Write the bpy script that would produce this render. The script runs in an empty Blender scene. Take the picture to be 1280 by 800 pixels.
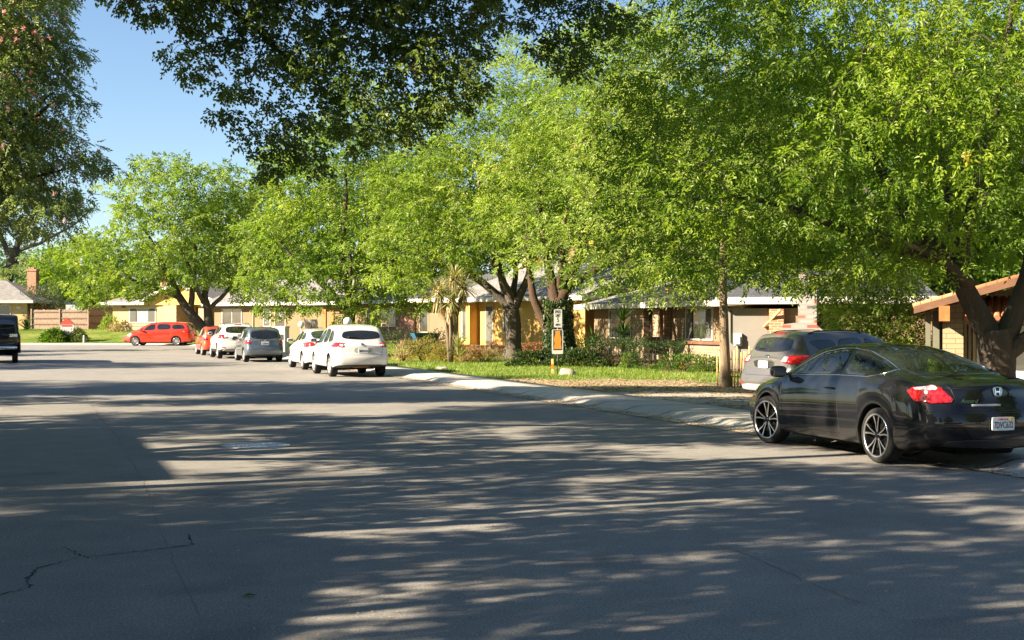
import bpy, bmesh, math, random
import numpy as np
from mathutils import Vector, Matrix
from mathutils.bvhtree import BVHTree

R = math.radians
# ------------------------------------------------------------------ camera, sky, sun, exposure
scene = bpy.context.scene
cam_d = bpy.data.cameras.new('camera')
cam = bpy.data.objects.new('camera', cam_d)
scene.collection.objects.link(cam)
cam_d.sensor_width = 36.0
cam_d.lens = 36.0 * 1650.0 / 1280.0
cam_d.clip_start = 0.1
cam_d.clip_end = 3000
cam.location = (0, 0, 1.70)
cam.rotation_euler = (R(90 + 0.104), 0, 0)
scene.camera = cam

SUN_EL = 27.0
SUN_AZ = math.atan2(-0.93, -0.38)          # measured from +Y towards +X, direction TO the sun
world = bpy.data.worlds.new('World')
scene.world = world
world.use_nodes = True
wn = world.node_tree
wn.nodes.clear()
wo = wn.nodes.new('ShaderNodeOutputWorld')
wb = wn.nodes.new('ShaderNodeBackground')
ws = wn.nodes.new('ShaderNodeTexSky')
ws.sky_type = 'NISHITA'
ws.sun_disc = False
ws.sun_elevation = R(SUN_EL)
ws.sun_rotation = SUN_AZ
ws.air_density = 0.9
ws.dust_density = 0.3
ws.ozone_density = 2.5
wb.inputs['Strength'].default_value = 0.045
wn.links.new(ws.outputs[0], wb.inputs[0])
wn.links.new(wb.outputs[0], wo.inputs[0])

sun_d = bpy.data.lights.new('sun', 'SUN')
sun_d.energy = 5.0
sun_d.angle = R(0.5)
sun_d.color = (1.0, 0.84, 0.63)
sun = bpy.data.objects.new('sun', sun_d)
scene.collection.objects.link(sun)
_sd = Vector((0.93, 0.38, 0)).normalized() * math.cos(R(SUN_EL)) + Vector((0, 0, -math.sin(R(SUN_EL))))
sun.rotation_euler = _sd.to_track_quat('-Z', 'Y').to_euler()

vs = scene.view_settings
vs.view_transform = 'Standard'
vs.look = 'None'
vs.gamma = 1.0
vs.use_curve_mapping = False
vs.exposure = 2.15
scene.cycles.max_bounces = 8
scene.cycles.diffuse_bounces = 4
scene.cycles.glossy_bounces = 3
scene.cycles.transmission_bounces = 4
scene.cycles.transparent_max_bounces = 6
scene.cycles.caustics_reflective = False
scene.cycles.caustics_refractive = False
scene.cycles.sample_clamp_indirect = 6.0
scene.cycles.use_denoising = True

# ------------------------------------------------------------------ helpers
COL = scene.collection

def link(o, parent=None):
    COL.objects.link(o)
    if parent is not None:
        o.parent = parent
    return o

def tag(o, label=None, cat=None, group=None, kind=None):
    if label: o['label'] = label
    if cat: o['category'] = cat
    if group: o['group'] = group
    if kind: o['kind'] = kind
    return o

def empty(name, loc=(0, 0, 0), rz=0.0):
    o = bpy.data.objects.new(name, None)
    o.empty_display_size = 0.3
    o.location = loc
    o.rotation_euler = (0, 0, rz)
    COL.objects.link(o)
    return o

def np_mesh(name, V, F, mats, parent=None, smooth=False, attr=None, mi=None, loc=None):
    """V (n,3) float array, F (m,k) int array (all faces the same size)."""
    V = np.asarray(V, dtype=np.float32); F = np.asarray(F, dtype=np.int32)
    me = bpy.data.meshes.new(name)
    me.vertices.add(len(V)); me.vertices.foreach_set('co', V.ravel())
    m, k = F.shape
    me.loops.add(m * k); me.loops.foreach_set('vertex_index', F.ravel())
    me.polygons.add(m)
    me.polygons.foreach_set('loop_start', np.arange(0, m * k, k, dtype=np.int32))
    if mi is not None:
        me.polygons.foreach_set('material_index', np.asarray(mi, dtype=np.int32))
    me.polygons.foreach_set('use_smooth', np.full(m, bool(smooth)))
    if attr is not None:
        for an, av in attr.items():
            a = me.attributes.new(an, 'FLOAT', 'FACE')
            a.data.foreach_set('value', np.asarray(av, dtype=np.float32))
    me.update(calc_edges=True)
    me.validate(verbose=False)
    for mt in (mats if isinstance(mats, (list, tuple)) else [mats]):
        me.materials.append(mt)
    o = bpy.data.objects.new(name, me)
    if loc is not None: o.location = loc
    return link(o, parent)

class MB:
    """collects polygons of any size; build() links ONE mesh object"""
    def __init__(s):
        s.v = []; s.f = []; s.m = []; s.sm = []
    def add(s, vs, fs, mi=0, smooth=False):
        n = len(s.v)
        s.v += [tuple(p) for p in vs]
        for f in fs:
            s.f.append([i + n for i in f]); s.m.append(mi); s.sm.append(smooth)
        return s
    def box(s, x0, x1, y0, y1, z0, z1, mi=0):
        v = [(x0,y0,z0),(x1,y0,z0),(x1,y1,z0),(x0,y1,z0),(x0,y0,z1),(x1,y0,z1),(x1,y1,z1),(x0,y1,z1)]
        return s.add(v, [(0,3,2,1),(4,5,6,7),(0,1,5,4),(1,2,6,5),(2,3,7,6),(3,0,4,7)], mi)
    def prism(s, poly, y0, y1, mi=0):
        """poly in (x,z), extruded along y"""
        n = len(poly)
        v = [(p[0], y0, p[1]) for p in poly] + [(p[0], y1, p[1]) for p in poly]
        f = [tuple(range(n)), tuple(range(2*n-1, n-1, -1))]
        f += [(i, i+n, (i+1) % n + n, (i+1) % n) for i in range(n)]
        return s.add(v, f, mi)
    def prism_x(s, poly, x0, x1, mi=0):
        """poly in (y,z), extruded along x"""
        n = len(poly)
        v = [(x0, p[0], p[1]) for p in poly] + [(x1, p[0], p[1]) for p in poly]
        f = [tuple(range(n-1, -1, -1)), tuple(range(n, 2*n))]
        f += [((i+1) % n, (i+1) % n + n, i+n, i) for i in range(n)]
        return s.add(v, f, mi)
    def prism_z(s, poly, z0, z1, mi=0):
        n = len(poly)
        v = [(p[0], p[1], z0) for p in poly] + [(p[0], p[1], z1) for p in poly]
        f = [tuple(range(n-1, -1, -1)), tuple(range(n, 2*n))]
        f += [(i, (i+1) % n, (i+1) % n + n, i+n) for i in range(n)]
        return s.add(v, f, mi)
    def tube(s, pts, rad, k=8, mi=0, smooth=True, caps=True):
        V, F = tube_np(pts, rad, k)
        n0 = len(s.v)
        s.add(V.tolist(), F.tolist(), mi, smooth)
        if caps:
            n = len(pts)
            s.f.append([n0 + i for i in range(k)][::-1]); s.m.append(mi); s.sm.append(False)
            s.f.append([n0 + (n-1)*k + i for i in range(k)]); s.m.append(mi); s.sm.append(False)
        return s
    def lathe(s, prof, k=24, axis='z', c=(0,0,0), mi=0, smooth=True):
        """prof: list of (r, h) along the axis"""
        V = []; F = []
        for r, h in prof:
            for j in range(k):
                a = 2*math.pi*j/k
                p = (r*math.cos(a), r*math.sin(a), h)
                if axis == 'y': p = (p[0], h, p[1])
                if axis == 'x': p = (h, p[0], p[1])
                V.append((p[0]+c[0], p[1]+c[1], p[2]+c[2]))
        for i in range(len(prof)-1):
            for j in range(k):
                a, b = i*k+j, i*k+(j+1) % k
                F.append((a, b, b+k, a+k))
        return s.add(V, F, mi, smooth)
    def build(s, name, mats, parent=None, loc=None):
        me = bpy.data.meshes.new(name)
        me.from_pydata(s.v, [], s.f)
        me.polygons.foreach_set('material_index', s.m)
        me.polygons.foreach_set('use_smooth', s.sm)
        for mt in (mats if isinstance(mats, (list, tuple)) else [mats]):
            me.materials.append(mt)
        me.update()
        o = bpy.data.objects.new(name, me)
        if loc is not None: o.location = loc
        return link(o, parent)

def tube_np(pts, rad, k=6):
    P = np.asarray(pts, float); n = len(P)
    r = np.broadcast_to(np.asarray(rad, float), (n,))
    T = np.gradient(P, axis=0); T /= np.linalg.norm(T, axis=1)[:, None] + 1e-9
    a = np.array([0, 0, 1.0]) if abs(T[0][2]) < 0.9 else np.array([1.0, 0, 0])
    N = np.cross(T[0], a); N /= np.linalg.norm(N)
    ang = np.arange(k) * 2 * math.pi / k
    V = np.zeros((n, k, 3))
    for i in range(n):
        N = N - T[i] * np.dot(N, T[i]); N /= np.linalg.norm(N) + 1e-9
        B = np.cross(T[i], N)
        V[i] = P[i] + r[i] * (np.cos(ang)[:, None] * N + np.sin(ang)[:, None] * B)
    idx = np.arange(n * k).reshape(n, k)
    A = idx[:-1]; Bq = idx[1:]
    F = np.stack([A, np.roll(A, -1, 1), np.roll(Bq, -1, 1), Bq], -1).reshape(-1, 4)
    return V.reshape(-1, 3), F

def copy_tree(o, parent=None):
    c = o.copy(); COL.objects.link(c); c.parent = parent
    for ch in list(o.children): copy_tree(ch, c)
    return c

# ------------------------------------------------------------------ materials
def newmat(name):
    m = bpy.data.materials.new(name); m.use_nodes = True
    nt = m.node_tree
    return m, nt, nt.nodes['Principled BSDF']

def N(nt, typ, **kw):
    n = nt.nodes.new(typ)
    for k_, v in kw.items():
        if k_ in n.inputs: n.inputs[k_].default_value = v
        else: setattr(n, k_, v)
    return n

def ramp(nt, fac, stops):
    r = nt.nodes.new('ShaderNodeValToRGB')
    el = r.color_ramp.elements
    while len(el) < len(stops): el.new(0.5)
    for e, (p, c) in zip(el, stops):
        e.position = p; e.color = (c[0], c[1], c[2], 1)
    nt.links.new(fac, r.inputs[0])
    return r.outputs[0]

def noise(nt, scale, detail=4, rough=0.6, vec=None, dist=0.0):
    n = nt.nodes.new('ShaderNodeTexNoise')
    n.inputs['Scale'].default_value = scale; n.inputs['Detail'].default_value = detail
    n.inputs['Roughness'].default_value = rough; n.inputs['Distortion'].default_value = dist
    if vec is None: vec = objco(nt)
    nt.links.new(vec, n.inputs['Vector'])
    return n.outputs['Fac']

def objco(nt, scale=None):
    tc = nt.nodes.new('ShaderNodeTexCoord'); o = tc.outputs['Object']
    if scale is not None:
        mp = nt.nodes.new('ShaderNodeMapping'); mp.inputs['Scale'].default_value = scale
        nt.links.new(o, mp.inputs['Vector']); o = mp.outputs[0]
    return o

def mixc(nt, fac, a, b, mode='MIX'):
    m = nt.nodes.new('ShaderNodeMix'); m.data_type = 'RGBA'; m.blend_type = mode
    for s_, i in ((fac, 0), (a, 6), (b, 7)):
        if hasattr(s_, 'links'): nt.links.new(s_, m.inputs[i])
        else: m.inputs[i].default_value = s_ if i == 0 else (s_[0], s_[1], s_[2], 1)
    return m.outputs[2]

def bump(nt, bs, h, strength=0.5, dist=0.01):
    b = nt.nodes.new('ShaderNodeBump'); b.inputs['Strength'].default_value = strength
    b.inputs['Distance'].default_value = dist
    nt.links.new(h, b.inputs['Height']); nt.links.new(b.outputs[0], bs.inputs['Normal'])

def plain(name, col, rough=0.6, metal=0.0, var=0.12, scale=3.0, spec=0.5, bmp=0.0):
    m, nt, bs = newmat(name)
    c2 = tuple(max(0, c * (1 - var)) for c in col); c3 = tuple(min(1, c * (1 + var)) for c in col)
    f = noise(nt, scale, 5, 0.65)
    nt.links.new(ramp(nt, f, [(0.3, c2), (0.7, c3)]), bs.inputs['Base Color'])
    bs.inputs['Roughness'].default_value = rough; bs.inputs['Metallic'].default_value = metal
    bs.inputs['Specular IOR Level'].default_value = spec
    if bmp: bump(nt, bs, noise(nt, scale * 12, 4), bmp, 0.01)
    return m

def car_paint(name, col, metal=0.0, rough=0.35, dust=0.06):
    m, nt, bs = newmat(name)
    f = noise(nt, 2.5, 5, 0.7)
    d = tuple(c * (1 - dust) + 0.30 * dust for c in col)
    c = ramp(nt, f, [(0.35, col), (0.75, d)])
    # road dirt along the sills and bumpers
    sp = nt.nodes.new('ShaderNodeSeparateXYZ'); nt.links.new(objco(nt), sp.inputs[0])
    mr = N(nt, 'ShaderNodeMapRange'); nt.links.new(sp.outputs[2], mr.inputs[0])
    mr.inputs[1].default_value = 0.52; mr.inputs[2].default_value = 0.20; mr.inputs[3].default_value = 0.0; mr.inputs[4].default_value = 0.12 if max(col) < 0.02 else 0.42
    mu = N(nt, 'ShaderNodeMath', operation='MULTIPLY'); nt.links.new(mr.outputs[0], mu.inputs[0]); nt.links.new(noise(nt, 9, 5, 0.75), mu.inputs[1])
    c = mixc(nt, mu.outputs[0], c, (0.11, 0.095, 0.075))
    nt.links.new(c, bs.inputs['Base Color'])
    bs.inputs['Metallic'].default_value = metal
    bs.inputs['Roughness'].default_value = rough
    bs.inputs['Coat Weight'].default_value = 1.0
    bs.inputs['Coat Roughness'].default_value = 0.03
    if max(col) < 0.02: bs.inputs['Specular IOR Level'].default_value = 0.05
    return m

def glass_dark(name, col=(0.012, 0.014, 0.015), rough=0.02):
    m, nt, bs = newmat(name)
    f = noise(nt, 1.6, 3, 0.5)
    nt.links.new(ramp(nt, f, [(0.3, tuple(c*0.6 for c in col)), (0.7, tuple(c*1.5 for c in col))]), bs.inputs['Base Color'])
    bs.inputs['Roughness'].default_value = rough
    bs.inputs['IOR'].default_value = 1.6
    bs.inputs['Specular IOR Level'].default_value = 0.8
    return m

def leaf_mat(name, lo, hi, trans=0.42, rough=0.45, tcol=None, spec=0.35):
    m, nt, bs = newmat(name)
    at = N(nt, 'ShaderNodeAttribute', attribute_name='rnd')
    f2 = noise(nt, 0.9, 3, 0.6)
    mx = N(nt, 'ShaderNodeMath', operation='ADD'); nt.links.new(at.outputs['Fac'], mx.inputs[0]); nt.links.new(f2, mx.inputs[1])
    hf = N(nt, 'ShaderNodeMath', operation='MULTIPLY'); nt.links.new(mx.outputs[0], hf.inputs[0]); hf.inputs[1].default_value = 0.5
    c = ramp(nt, hf.outputs[0], [(0.2, lo), (0.75, hi)])
    old = ramp(nt, at.outputs['Fac'], [(0.955, (0, 0, 0)), (0.975, (1, 1, 1))])
    c = mixc(nt, old, c, tuple(min(1, q) for q in (hi[0]*1.5+0.05, hi[1]*0.95, hi[2]*1.2)))
    patch_ = ramp(nt, noise(nt, 0.28, 2, 0.5), [(0.35, (0.74, 0.82, 0.8)), (0.65, (1.14, 1.06, 1.0))])
    c = mixc(nt, 1.0, c, patch_, 'MULTIPLY')
    nt.links.new(c, bs.inputs['Base Color'])
    bs.inputs['Roughness'].default_value = rough
    bs.inputs['Specular IOR Level'].default_value = spec
    tr = nt.nodes.new('ShaderNodeBsdfTranslucent')
    t = tcol or (1.25, 1.5, 0.45)
    tc = mixc(nt, 1.0, c, t, 'MULTIPLY')
    nt.links.new(tc, tr.inputs['Color'])
    mix = nt.nodes.new('ShaderNodeMixShader'); mix.inputs[0].default_value = trans
    out = nt.nodes['Material Output']
    nt.links.new(bs.outputs[0], mix.inputs[1]); nt.links.new(tr.outputs[0], mix.inputs[2])
    nt.links.new(mix.outputs[0], out.inputs[0])
    return m

def bark_mat(name, a, b, sc=9.0):
    m, nt, bs = newmat(name)
    f = noise(nt, 2.0, 7, 0.75, objco(nt, (sc, sc, sc * 0.22)), 0.6)
    f2 = noise(nt, 1.3, 4, 0.6)
    c = ramp(nt, f, [(0.32, a), (0.68, b)])
    c = mixc(nt, f2, c, tuple(x * 0.75 for x in b))
    nt.links.new(c, bs.inputs['Base Color'])
    bs.inputs['Roughness'].default_value = 0.92; bs.inputs['Specular IOR Level'].default_value = 0.2
    bump(nt, bs, f, 0.9, 0.05)
    return m

def brick_mat(name, c1, c2, mortar, bw=0.22, bh=0.075, var=0.5, rough=0.9, ms=0.012, axis='x'):
    m, nt, bs = newmat(name)
    tc = nt.nodes.new('ShaderNodeTexCoord')
    sp = nt.nodes.new('ShaderNodeSeparateXYZ'); nt.links.new(tc.outputs['Object'], sp.inputs[0])
    ad = N(nt, 'ShaderNodeMath', operation='ADD'); nt.links.new(sp.outputs[0], ad.inputs[0]); nt.links.new(sp.outputs[1], ad.inputs[1])
    cb = nt.nodes.new('ShaderNodeCombineXYZ'); nt.links.new(ad.outputs[0], cb.inputs[0]); nt.links.new(sp.outputs[2], cb.inputs[1])
    br = nt.nodes.new('ShaderNodeTexBrick')
    nt.links.new(cb.outputs[0], br.inputs['Vector'])
    br.inputs['Scale'].default_value = 1.0
    br.inputs['Brick Width'].default_value = bw; br.inputs['Row Height'].default_value = bh
    br.inputs['Mortar Size'].default_value = ms; br.inputs['Mortar Smooth'].default_value = 0.2
    br.inputs['Color1'].default_value = (*c1, 1); br.inputs['Color2'].default_value = (*c2, 1); br.inputs['Mortar'].default_value = (*mortar, 1)
    f = noise(nt, 6, 5, 0.7)
    c = mixc(nt, var * 0.6, br.outputs['Color'], ramp(nt, f, [(0.3, (0.35, 0.35, 0.35)), (0.7, (1.3, 1.3, 1.3))]), 'MULTIPLY')
    nt.links.new(c, bs.inputs['Base Color']); bs.inputs['Roughness'].default_value = rough
    iv = N(nt, 'ShaderNodeMath', operation='SUBTRACT'); iv.inputs[0].default_value = 1.0; nt.links.new(br.outputs['Fac'], iv.inputs[1])
    bump(nt, bs, iv.outputs[0], 0.6, 0.02)
    return m

def shingle_mat(name, a, b, rough=0.9, row=0.14, w=0.3):
    m, nt, bs = newmat(name)
    tc = nt.nodes.new('ShaderNodeTexCoord')
    br = nt.nodes.new('ShaderNodeTexBrick'); nt.links.new(tc.outputs['Object'], br.inputs['Vector'])
    br.inputs['Scale'].default_value = 1.0; br.inputs['Brick Width'].default_value = w; br.inputs['Row Height'].default_value = row
    br.inputs['Mortar Size'].default_value = 0.012
    br.inputs['Color1'].default_value = (*a, 1); br.inputs['Color2'].default_value = (*b, 1)
    br.inputs['Mortar'].default_value = (*[x * 0.5 for x in a], 1)
    f = noise(nt, 2.2, 6, 0.75)
    c = mixc(nt, 0.6, br.outputs['Color'], ramp(nt, f, [(0.3, (0.5, 0.5, 0.5)), (0.7, (1.3, 1.3, 1.3))]), 'MULTIPLY')
    nt.links.new(c, bs.inputs['Base Color']); bs.inputs['Roughness'].default_value = rough
    iv = N(nt, 'ShaderNodeMath', operation='SUBTRACT'); iv.inputs[0].default_value = 1.0; nt.links.new(br.outputs['Fac'], iv.inputs[1])
    bump(nt, bs, iv.outputs[0], 0.5, 0.02)
    return m

M = {}
M['black_paint'] = car_paint('gloss_black_paint', (0.006, 0.0065, 0.008), 0.0, 0.25, 0.015)
M['white_paint'] = car_paint('white_car_paint', (0.60, 0.59, 0.56), 0.0, 0.35, 0.08)
M['grey_metal_paint'] = car_paint('grey_metallic_paint', (0.105, 0.10, 0.094), 0.25, 0.32, 0.05)
M['blue_grey_paint'] = car_paint('blue_grey_metallic_paint', (0.13, 0.16, 0.19), 0.6, 0.3, 0.05)
M['red_paint'] = car_paint('orange_red_paint', (0.60, 0.025, 0.004), 0.1, 0.3, 0.0)
M['orange_paint'] = car_paint('red_orange_paint', (0.64, 0.06, 0.010), 0.1, 0.3, 0.0)
M['van_black'] = car_paint('van_black_paint', (0.012, 0.013, 0.014), 0.0, 0.4, 0.03)
M['car_glass'] = glass_dark('car_window_glass')
M['grey_glass'] = glass_dark('pale_window_glass', (0.06, 0.07, 0.075), 0.05)
M['house_glass'] = glass_dark('house_window_glass', (0.03, 0.032, 0.03), 0.04)
M['trim_black'] = plain('black_plastic', (0.012, 0.012, 0.012), 0.5)
M['under'] = plain('underbody_black', (0.010, 0.010, 0.010), 0.9, spec=0.1)
M['skid'] = plain('silver_plastic', (0.34, 0.33, 0.31), 0.45, 0.1)
M['tyre'] = plain('tyre_rubber', (0.018, 0.018, 0.018), 0.85, var=0.25, scale=9, spec=0.3)
M['alloy'] = plain('alloy_wheel', (0.55, 0.55, 0.56), 0.28, 0.9)
M['alloy_dull'] = plain('painted_alloy', (0.42, 0.42, 0.43), 0.4, 0.5)
M['rim_black'] = plain('black_rim', (0.01, 0.01, 0.01), 0.25)
M['chrome'] = plain('chrome', (0.72, 0.73, 0.75), 0.12, 1.0, 0.03)
M['wht'] = plain('white_trim', (0.52, 0.50, 0.45), 0.6, var=0.18, scale=1.5)
M['plate'] = plain('plate_white', (0.72, 0.73, 0.72), 0.4, var=0.04)
M['plate_ink'] = plain('plate_dark_blue', (0.02, 0.04, 0.10), 0.5)
M['red_ink'] = plain('plate_red', (0.5, 0.03, 0.03), 0.5)
M['yellow'] = plain('sticker_yellow', (0.75, 0.5, 0.02), 0.5)

def lens_mat(name, col, rough=0.12):
    m, nt, bs = newmat(name)
    w = nt.nodes.new('ShaderNodeTexVoronoi'); w.inputs['Scale'].default_value = 26.0
    nt.links.new(objco(nt), w.inputs['Vector'])
    c = ramp(nt, w.outputs['Distance'], [(0.0, tuple(min(1, x * 1.5 + 0.02) for x in col)), (0.7, tuple(x * 0.5 for x in col))])
    nt.links.new(c, bs.inputs['Base Color']); bs.inputs['Roughness'].default_value = rough
    bs.inputs['Coat Weight'].default_value = 1.0; bs.inputs['Coat Roughness'].default_value = 0.02
    return m
M['lens_red'] = lens_mat('red_lens', (0.55, 0.006, 0.008))
M['lens_clear'] = lens_mat('clear_lens', (0.55, 0.55, 0.56))
# ------------------------------------------------------------------ ground, road, kerb, lots
# kerb line of the right-hand side, from behind the camera to the bend at the far end
_near = [(21.2 - 0.3304*a, -30 + 0.9439*a) for a in np.arange(0, 118, 3.0)]
_bend = [(-18.9, 84.5), (-20.6, 89.5), (-22.4, 94.0), (-24.6, 97.3), (-27.6, 99.2), (-31.5, 99.9), (-38, 100.1), (-60, 100.3), (-95, 100.6), (-140, 101)]
_K = np.array([p for p in _near if p[1] < 81] + _bend)
def _dense(P, step=0.25):
    d = np.r_[0, np.cumsum(np.linalg.norm(np.diff(P, axis=0), axis=1))]
    t = np.arange(0, d[-1], step)
    Q = np.stack([np.interp(t, d, P[:, i]) for i in range(2)], -1)
    k = np.hanning(23); k /= k.sum()
    Qp = np.pad(Q, ((11, 11), (0, 0)), mode='reflect', reflect_type='odd')
    return np.stack([np.convolve(Qp[:, i], k, 'valid') for i in range(2)], -1), t
KP, KA = _dense(_K)
_T = np.gradient(KP, axis=0); _T /= np.linalg.norm(_T, axis=1)[:, None]
KN = np.stack([_T[:, 1], -_T[:, 0]], -1)           # to the right of travel (towards the houses)

def sstep(x, a, b):
    t = np.clip((x-a)/(b-a), 0, 1); return t*t*(3-2*t)
def lot_z(s, Y):
    base = np.interp(Y, [10, 24, 31, 36, 40, 50, 70, 95, 103, 116], [-0.12, -0.14, -0.12, -0.04, 0.08, 0.18, 0.45, 0.7, 0.9, 1.15])
    return 0.10 + (base - 0.10) * sstep(s, 2.2, 11.0)
def near_as(x, y):
    d = (KP[:, 0]-x)**2 + (KP[:, 1]-y)**2
    i = int(d.argmin()); v = np.array([x, y]) - KP[i]
    return KA[i], float(v @ KN[i])
def gz(x, y):
    a, s_ = near_as(x, y)
    if s_ < 0.55: return 0.0
    if s_ < 1.95: return 0.10
    return float(lot_z(s_, y))

def asphalt_mat():
    m, nt, bs = newmat('asphalt')
    big = noise(nt, 0.16, 5, 0.6); mid = noise(nt, 1.7, 6, 0.7)
    fine = noise(nt, 60, 3, 0.8); grit = noise(nt, 240, 2, 0.9)
    c = ramp(nt, big, [(0.3, (0.195, 0.188, 0.175)), (0.7, (0.255, 0.245, 0.228))])
    c = mixc(nt, 0.55, c, ramp(nt, mid, [(0.3, (0.72, 0.72, 0.72)), (0.7, (1.22, 1.21, 1.18))]), 'MULTIPLY')
    c = mixc(nt, 0.7, c, ramp(nt, fine, [(0.36, (0.40, 0.40, 0.41)), (0.60, (1.55, 1.54, 1.5))]), 'MULTIPLY')
    # pale stones showing in the worn surface
    vo = nt.nodes.new('ShaderNodeTexVoronoi'); vo.inputs['Scale'].default_value = 55.0; nt.links.new(objco(nt), vo.inputs['Vector'])
    st = ramp(nt, vo.outputs['Distance'], [(0.0, (1, 1, 1)), (0.13, (1, 1, 1)), (0.2, (0, 0, 0))])
    sel = ramp(nt, noise(nt, 22, 2, 0.9), [(0.52, (0, 0, 0)), (0.58, (1, 1, 1))])
    f = N(nt, 'ShaderNodeMath', operation='MULTIPLY'); nt.links.new(st, f.inputs[0]); nt.links.new(sel, f.inputs[1])
    c = mixc(nt, f.outputs[0], c, (0.60, 0.57, 0.50))
    # darker tar patches and stains
    pt = ramp(nt, noise(nt, 0.45, 3, 0.5, dist=1.2), [(0.60, (1, 1, 1)), (0.68, (0.80, 0.80, 0.81))])
    c = mixc(nt, 1.0, c, pt, 'MULTIPLY')
    nt.links.new(c, bs.inputs['Base Color'])
    bs.inputs['Roughness'].default_value = 0.82; bs.inputs['Specular IOR Level'].default_value = 0.35
    bump(nt, bs, mixc(nt, 0.5, fine, grit), 1.0, 0.010)
    return m

def grass_ground_mat(name, a, b, dry):
    m, nt, bs = newmat(name)
    f = noise(nt, 5, 6, 0.75); g = noise(nt, 0.5, 4, 0.6); h = noise(nt, 40, 3, 0.8)
    c = ramp(nt, f, [(0.3, a), (0.7, b)])
    c = mixc(nt, ramp(nt, g, [(0.46, (0, 0, 0)), (0.66, (0.85, 0.85, 0.85))]), c, dry)
    c = mixc(nt, 0.6, c, ramp(nt, h, [(0.3, (0.5, 0.5, 0.5)), (0.7, (1.35, 1.35, 1.35))]), 'MULTIPLY')
    nt.links.new(c, bs.inputs['Base Color']); bs.inputs['Roughness'].default_value = 0.95; bs.inputs['Specular IOR Level'].default_value = 0.1
    bump(nt, bs, h, 1.0, 0.03)
    return m

def concrete_mat(name, a, b, joints=True):
    m, nt, bs = newmat(name)
    f = noise(nt, 1.1, 6, 0.7); g = noise(nt, 45, 4, 0.8)
    c = ramp(nt, f, [(0.3, a), (0.7, b)])
    c = mixc(nt, 0.6, c, ramp(nt, g, [(0.3, (0.7, 0.7, 0.7)), (0.7, (1.2, 1.2, 1.2))]), 'MULTIPLY')
    if joints:
        uv = nt.nodes.new('ShaderNodeUVMap'); sp = nt.nodes.new('ShaderNodeSeparateXYZ'); nt.links.new(uv.outputs[0], sp.inputs[0])
        md = N(nt, 'ShaderNodeMath', operation='PINGPONG'); nt.links.new(sp.outputs[0], md.inputs[0]); md.inputs[1].default_value = 0.75
        c = mixc(nt, ramp(nt, md.outputs[0], [(0.0, (1, 1, 1)), (0.025, (1, 1, 1)), (0.045, (0, 0, 0))]), c, tuple(x*0.35 for x in a))
        # slabs of slightly different age
        wn_ = nt.nodes.new('ShaderNodeTexWhiteNoise'); wn_.noise_dimensions = '1D'
        fl = N(nt, 'ShaderNodeMath', operation='DIVIDE'); nt.links.new(sp.outputs[0], fl.inputs[0]); fl.inputs[1].default_value = 1.5
        f2 = N(nt, 'ShaderNodeMath', operation='ROUND'); nt.links.new(fl.outputs[0], f2.inputs[0]); nt.links.new(f2.outputs[0], wn_.inputs['W'])
        c = mixc(nt, 0.5, c, ramp(nt, wn_.outputs['Value'], [(0, (0.78, 0.78, 0.78)), (1, (1.1, 1.1, 1.1))]), 'MULTIPLY')
    nt.links.new(c, bs.inputs['Base Color']); bs.inputs['Roughness'].default_value = 0.9; bs.inputs['Specular IOR Level'].default_value = 0.25
    bump(nt, bs, g, 0.4, 0.006)
    return m

def litter_mat():
    m, nt, bs = newmat('leaf_litter_soil')
    f = noise(nt, 9, 6, 0.8); g = noise(nt, 1.2, 4, 0.6); h = noise(nt, 70, 3, 0.85)
    c = ramp(nt, f, [(0.32, (0.18, 0.14, 0.085)), (0.5, (0.38, 0.31, 0.19)), (0.7, (0.56, 0.48, 0.32))])
    c = mixc(nt, 0.6, c, ramp(nt, h, [(0.3, (0.55, 0.55, 0.55)), (0.7, (1.3, 1.3, 1.3))]), 'MULTIPLY')
    c = mixc(nt, 0.5, c, ramp(nt, g, [(0.35, (0.6, 0.6, 0.6)), (0.7, (1.1, 1.1, 1.1))]), 'MULTIPLY')
    nt.links.new(c, bs.inputs['Base Color']); bs.inputs['Roughness'].default_value = 0.95
    bump(nt, bs, h, 1.0, 0.03)
    return m
M['asphalt'] = asphalt_mat()
M['lawn'] = grass_ground_mat('lawn_green', (0.07, 0.13, 0.015), (0.15, 0.22, 0.03), (0.27, 0.26, 0.08))
M['field'] = grass_ground_mat('distant_ground', (0.06, 0.10, 0.02), (0.10, 0.13, 0.03), (0.20, 0.17, 0.08))
M['concrete'] = concrete_mat('sidewalk_concrete', (0.44, 0.41, 0.36), (0.57, 0.53, 0.47))
M['drive'] = concrete_mat('driveway_concrete', (0.30, 0.27, 0.23), (0.40, 0.36, 0.30), False)
M['litter'] = litter_mat()
M['soil'] = plain('planting_bed_soil', (0.10, 0.07, 0.045), 0.95, var=0.5, scale=8, spec=0.1)

def sheet(name, P, mat, kind='structure', label=None):
    """P: grid (n,m,3) -> one surface with uv = grid distances"""
    n, m_ = P.shape[:2]; idx = np.arange(n*m_).reshape(n, m_)
    F = np.stack([idx[:-1, :-1], idx[:-1, 1:], idx[1:, 1:], idx[1:, :-1]], -1).reshape(-1, 4)
    return np_mesh(name, P.reshape(-1, 3), F, mat, smooth=True)

# base ground far beyond everything
g = MB(); g.add([(-1500, -600, -0.9), (1500, -600, -0.9), (1500, 2400, -0.9), (-1500, 2400, -0.9)], [(0, 1, 2, 3)])
tag(g.build('ground', M['field']), kind='structure')

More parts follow.
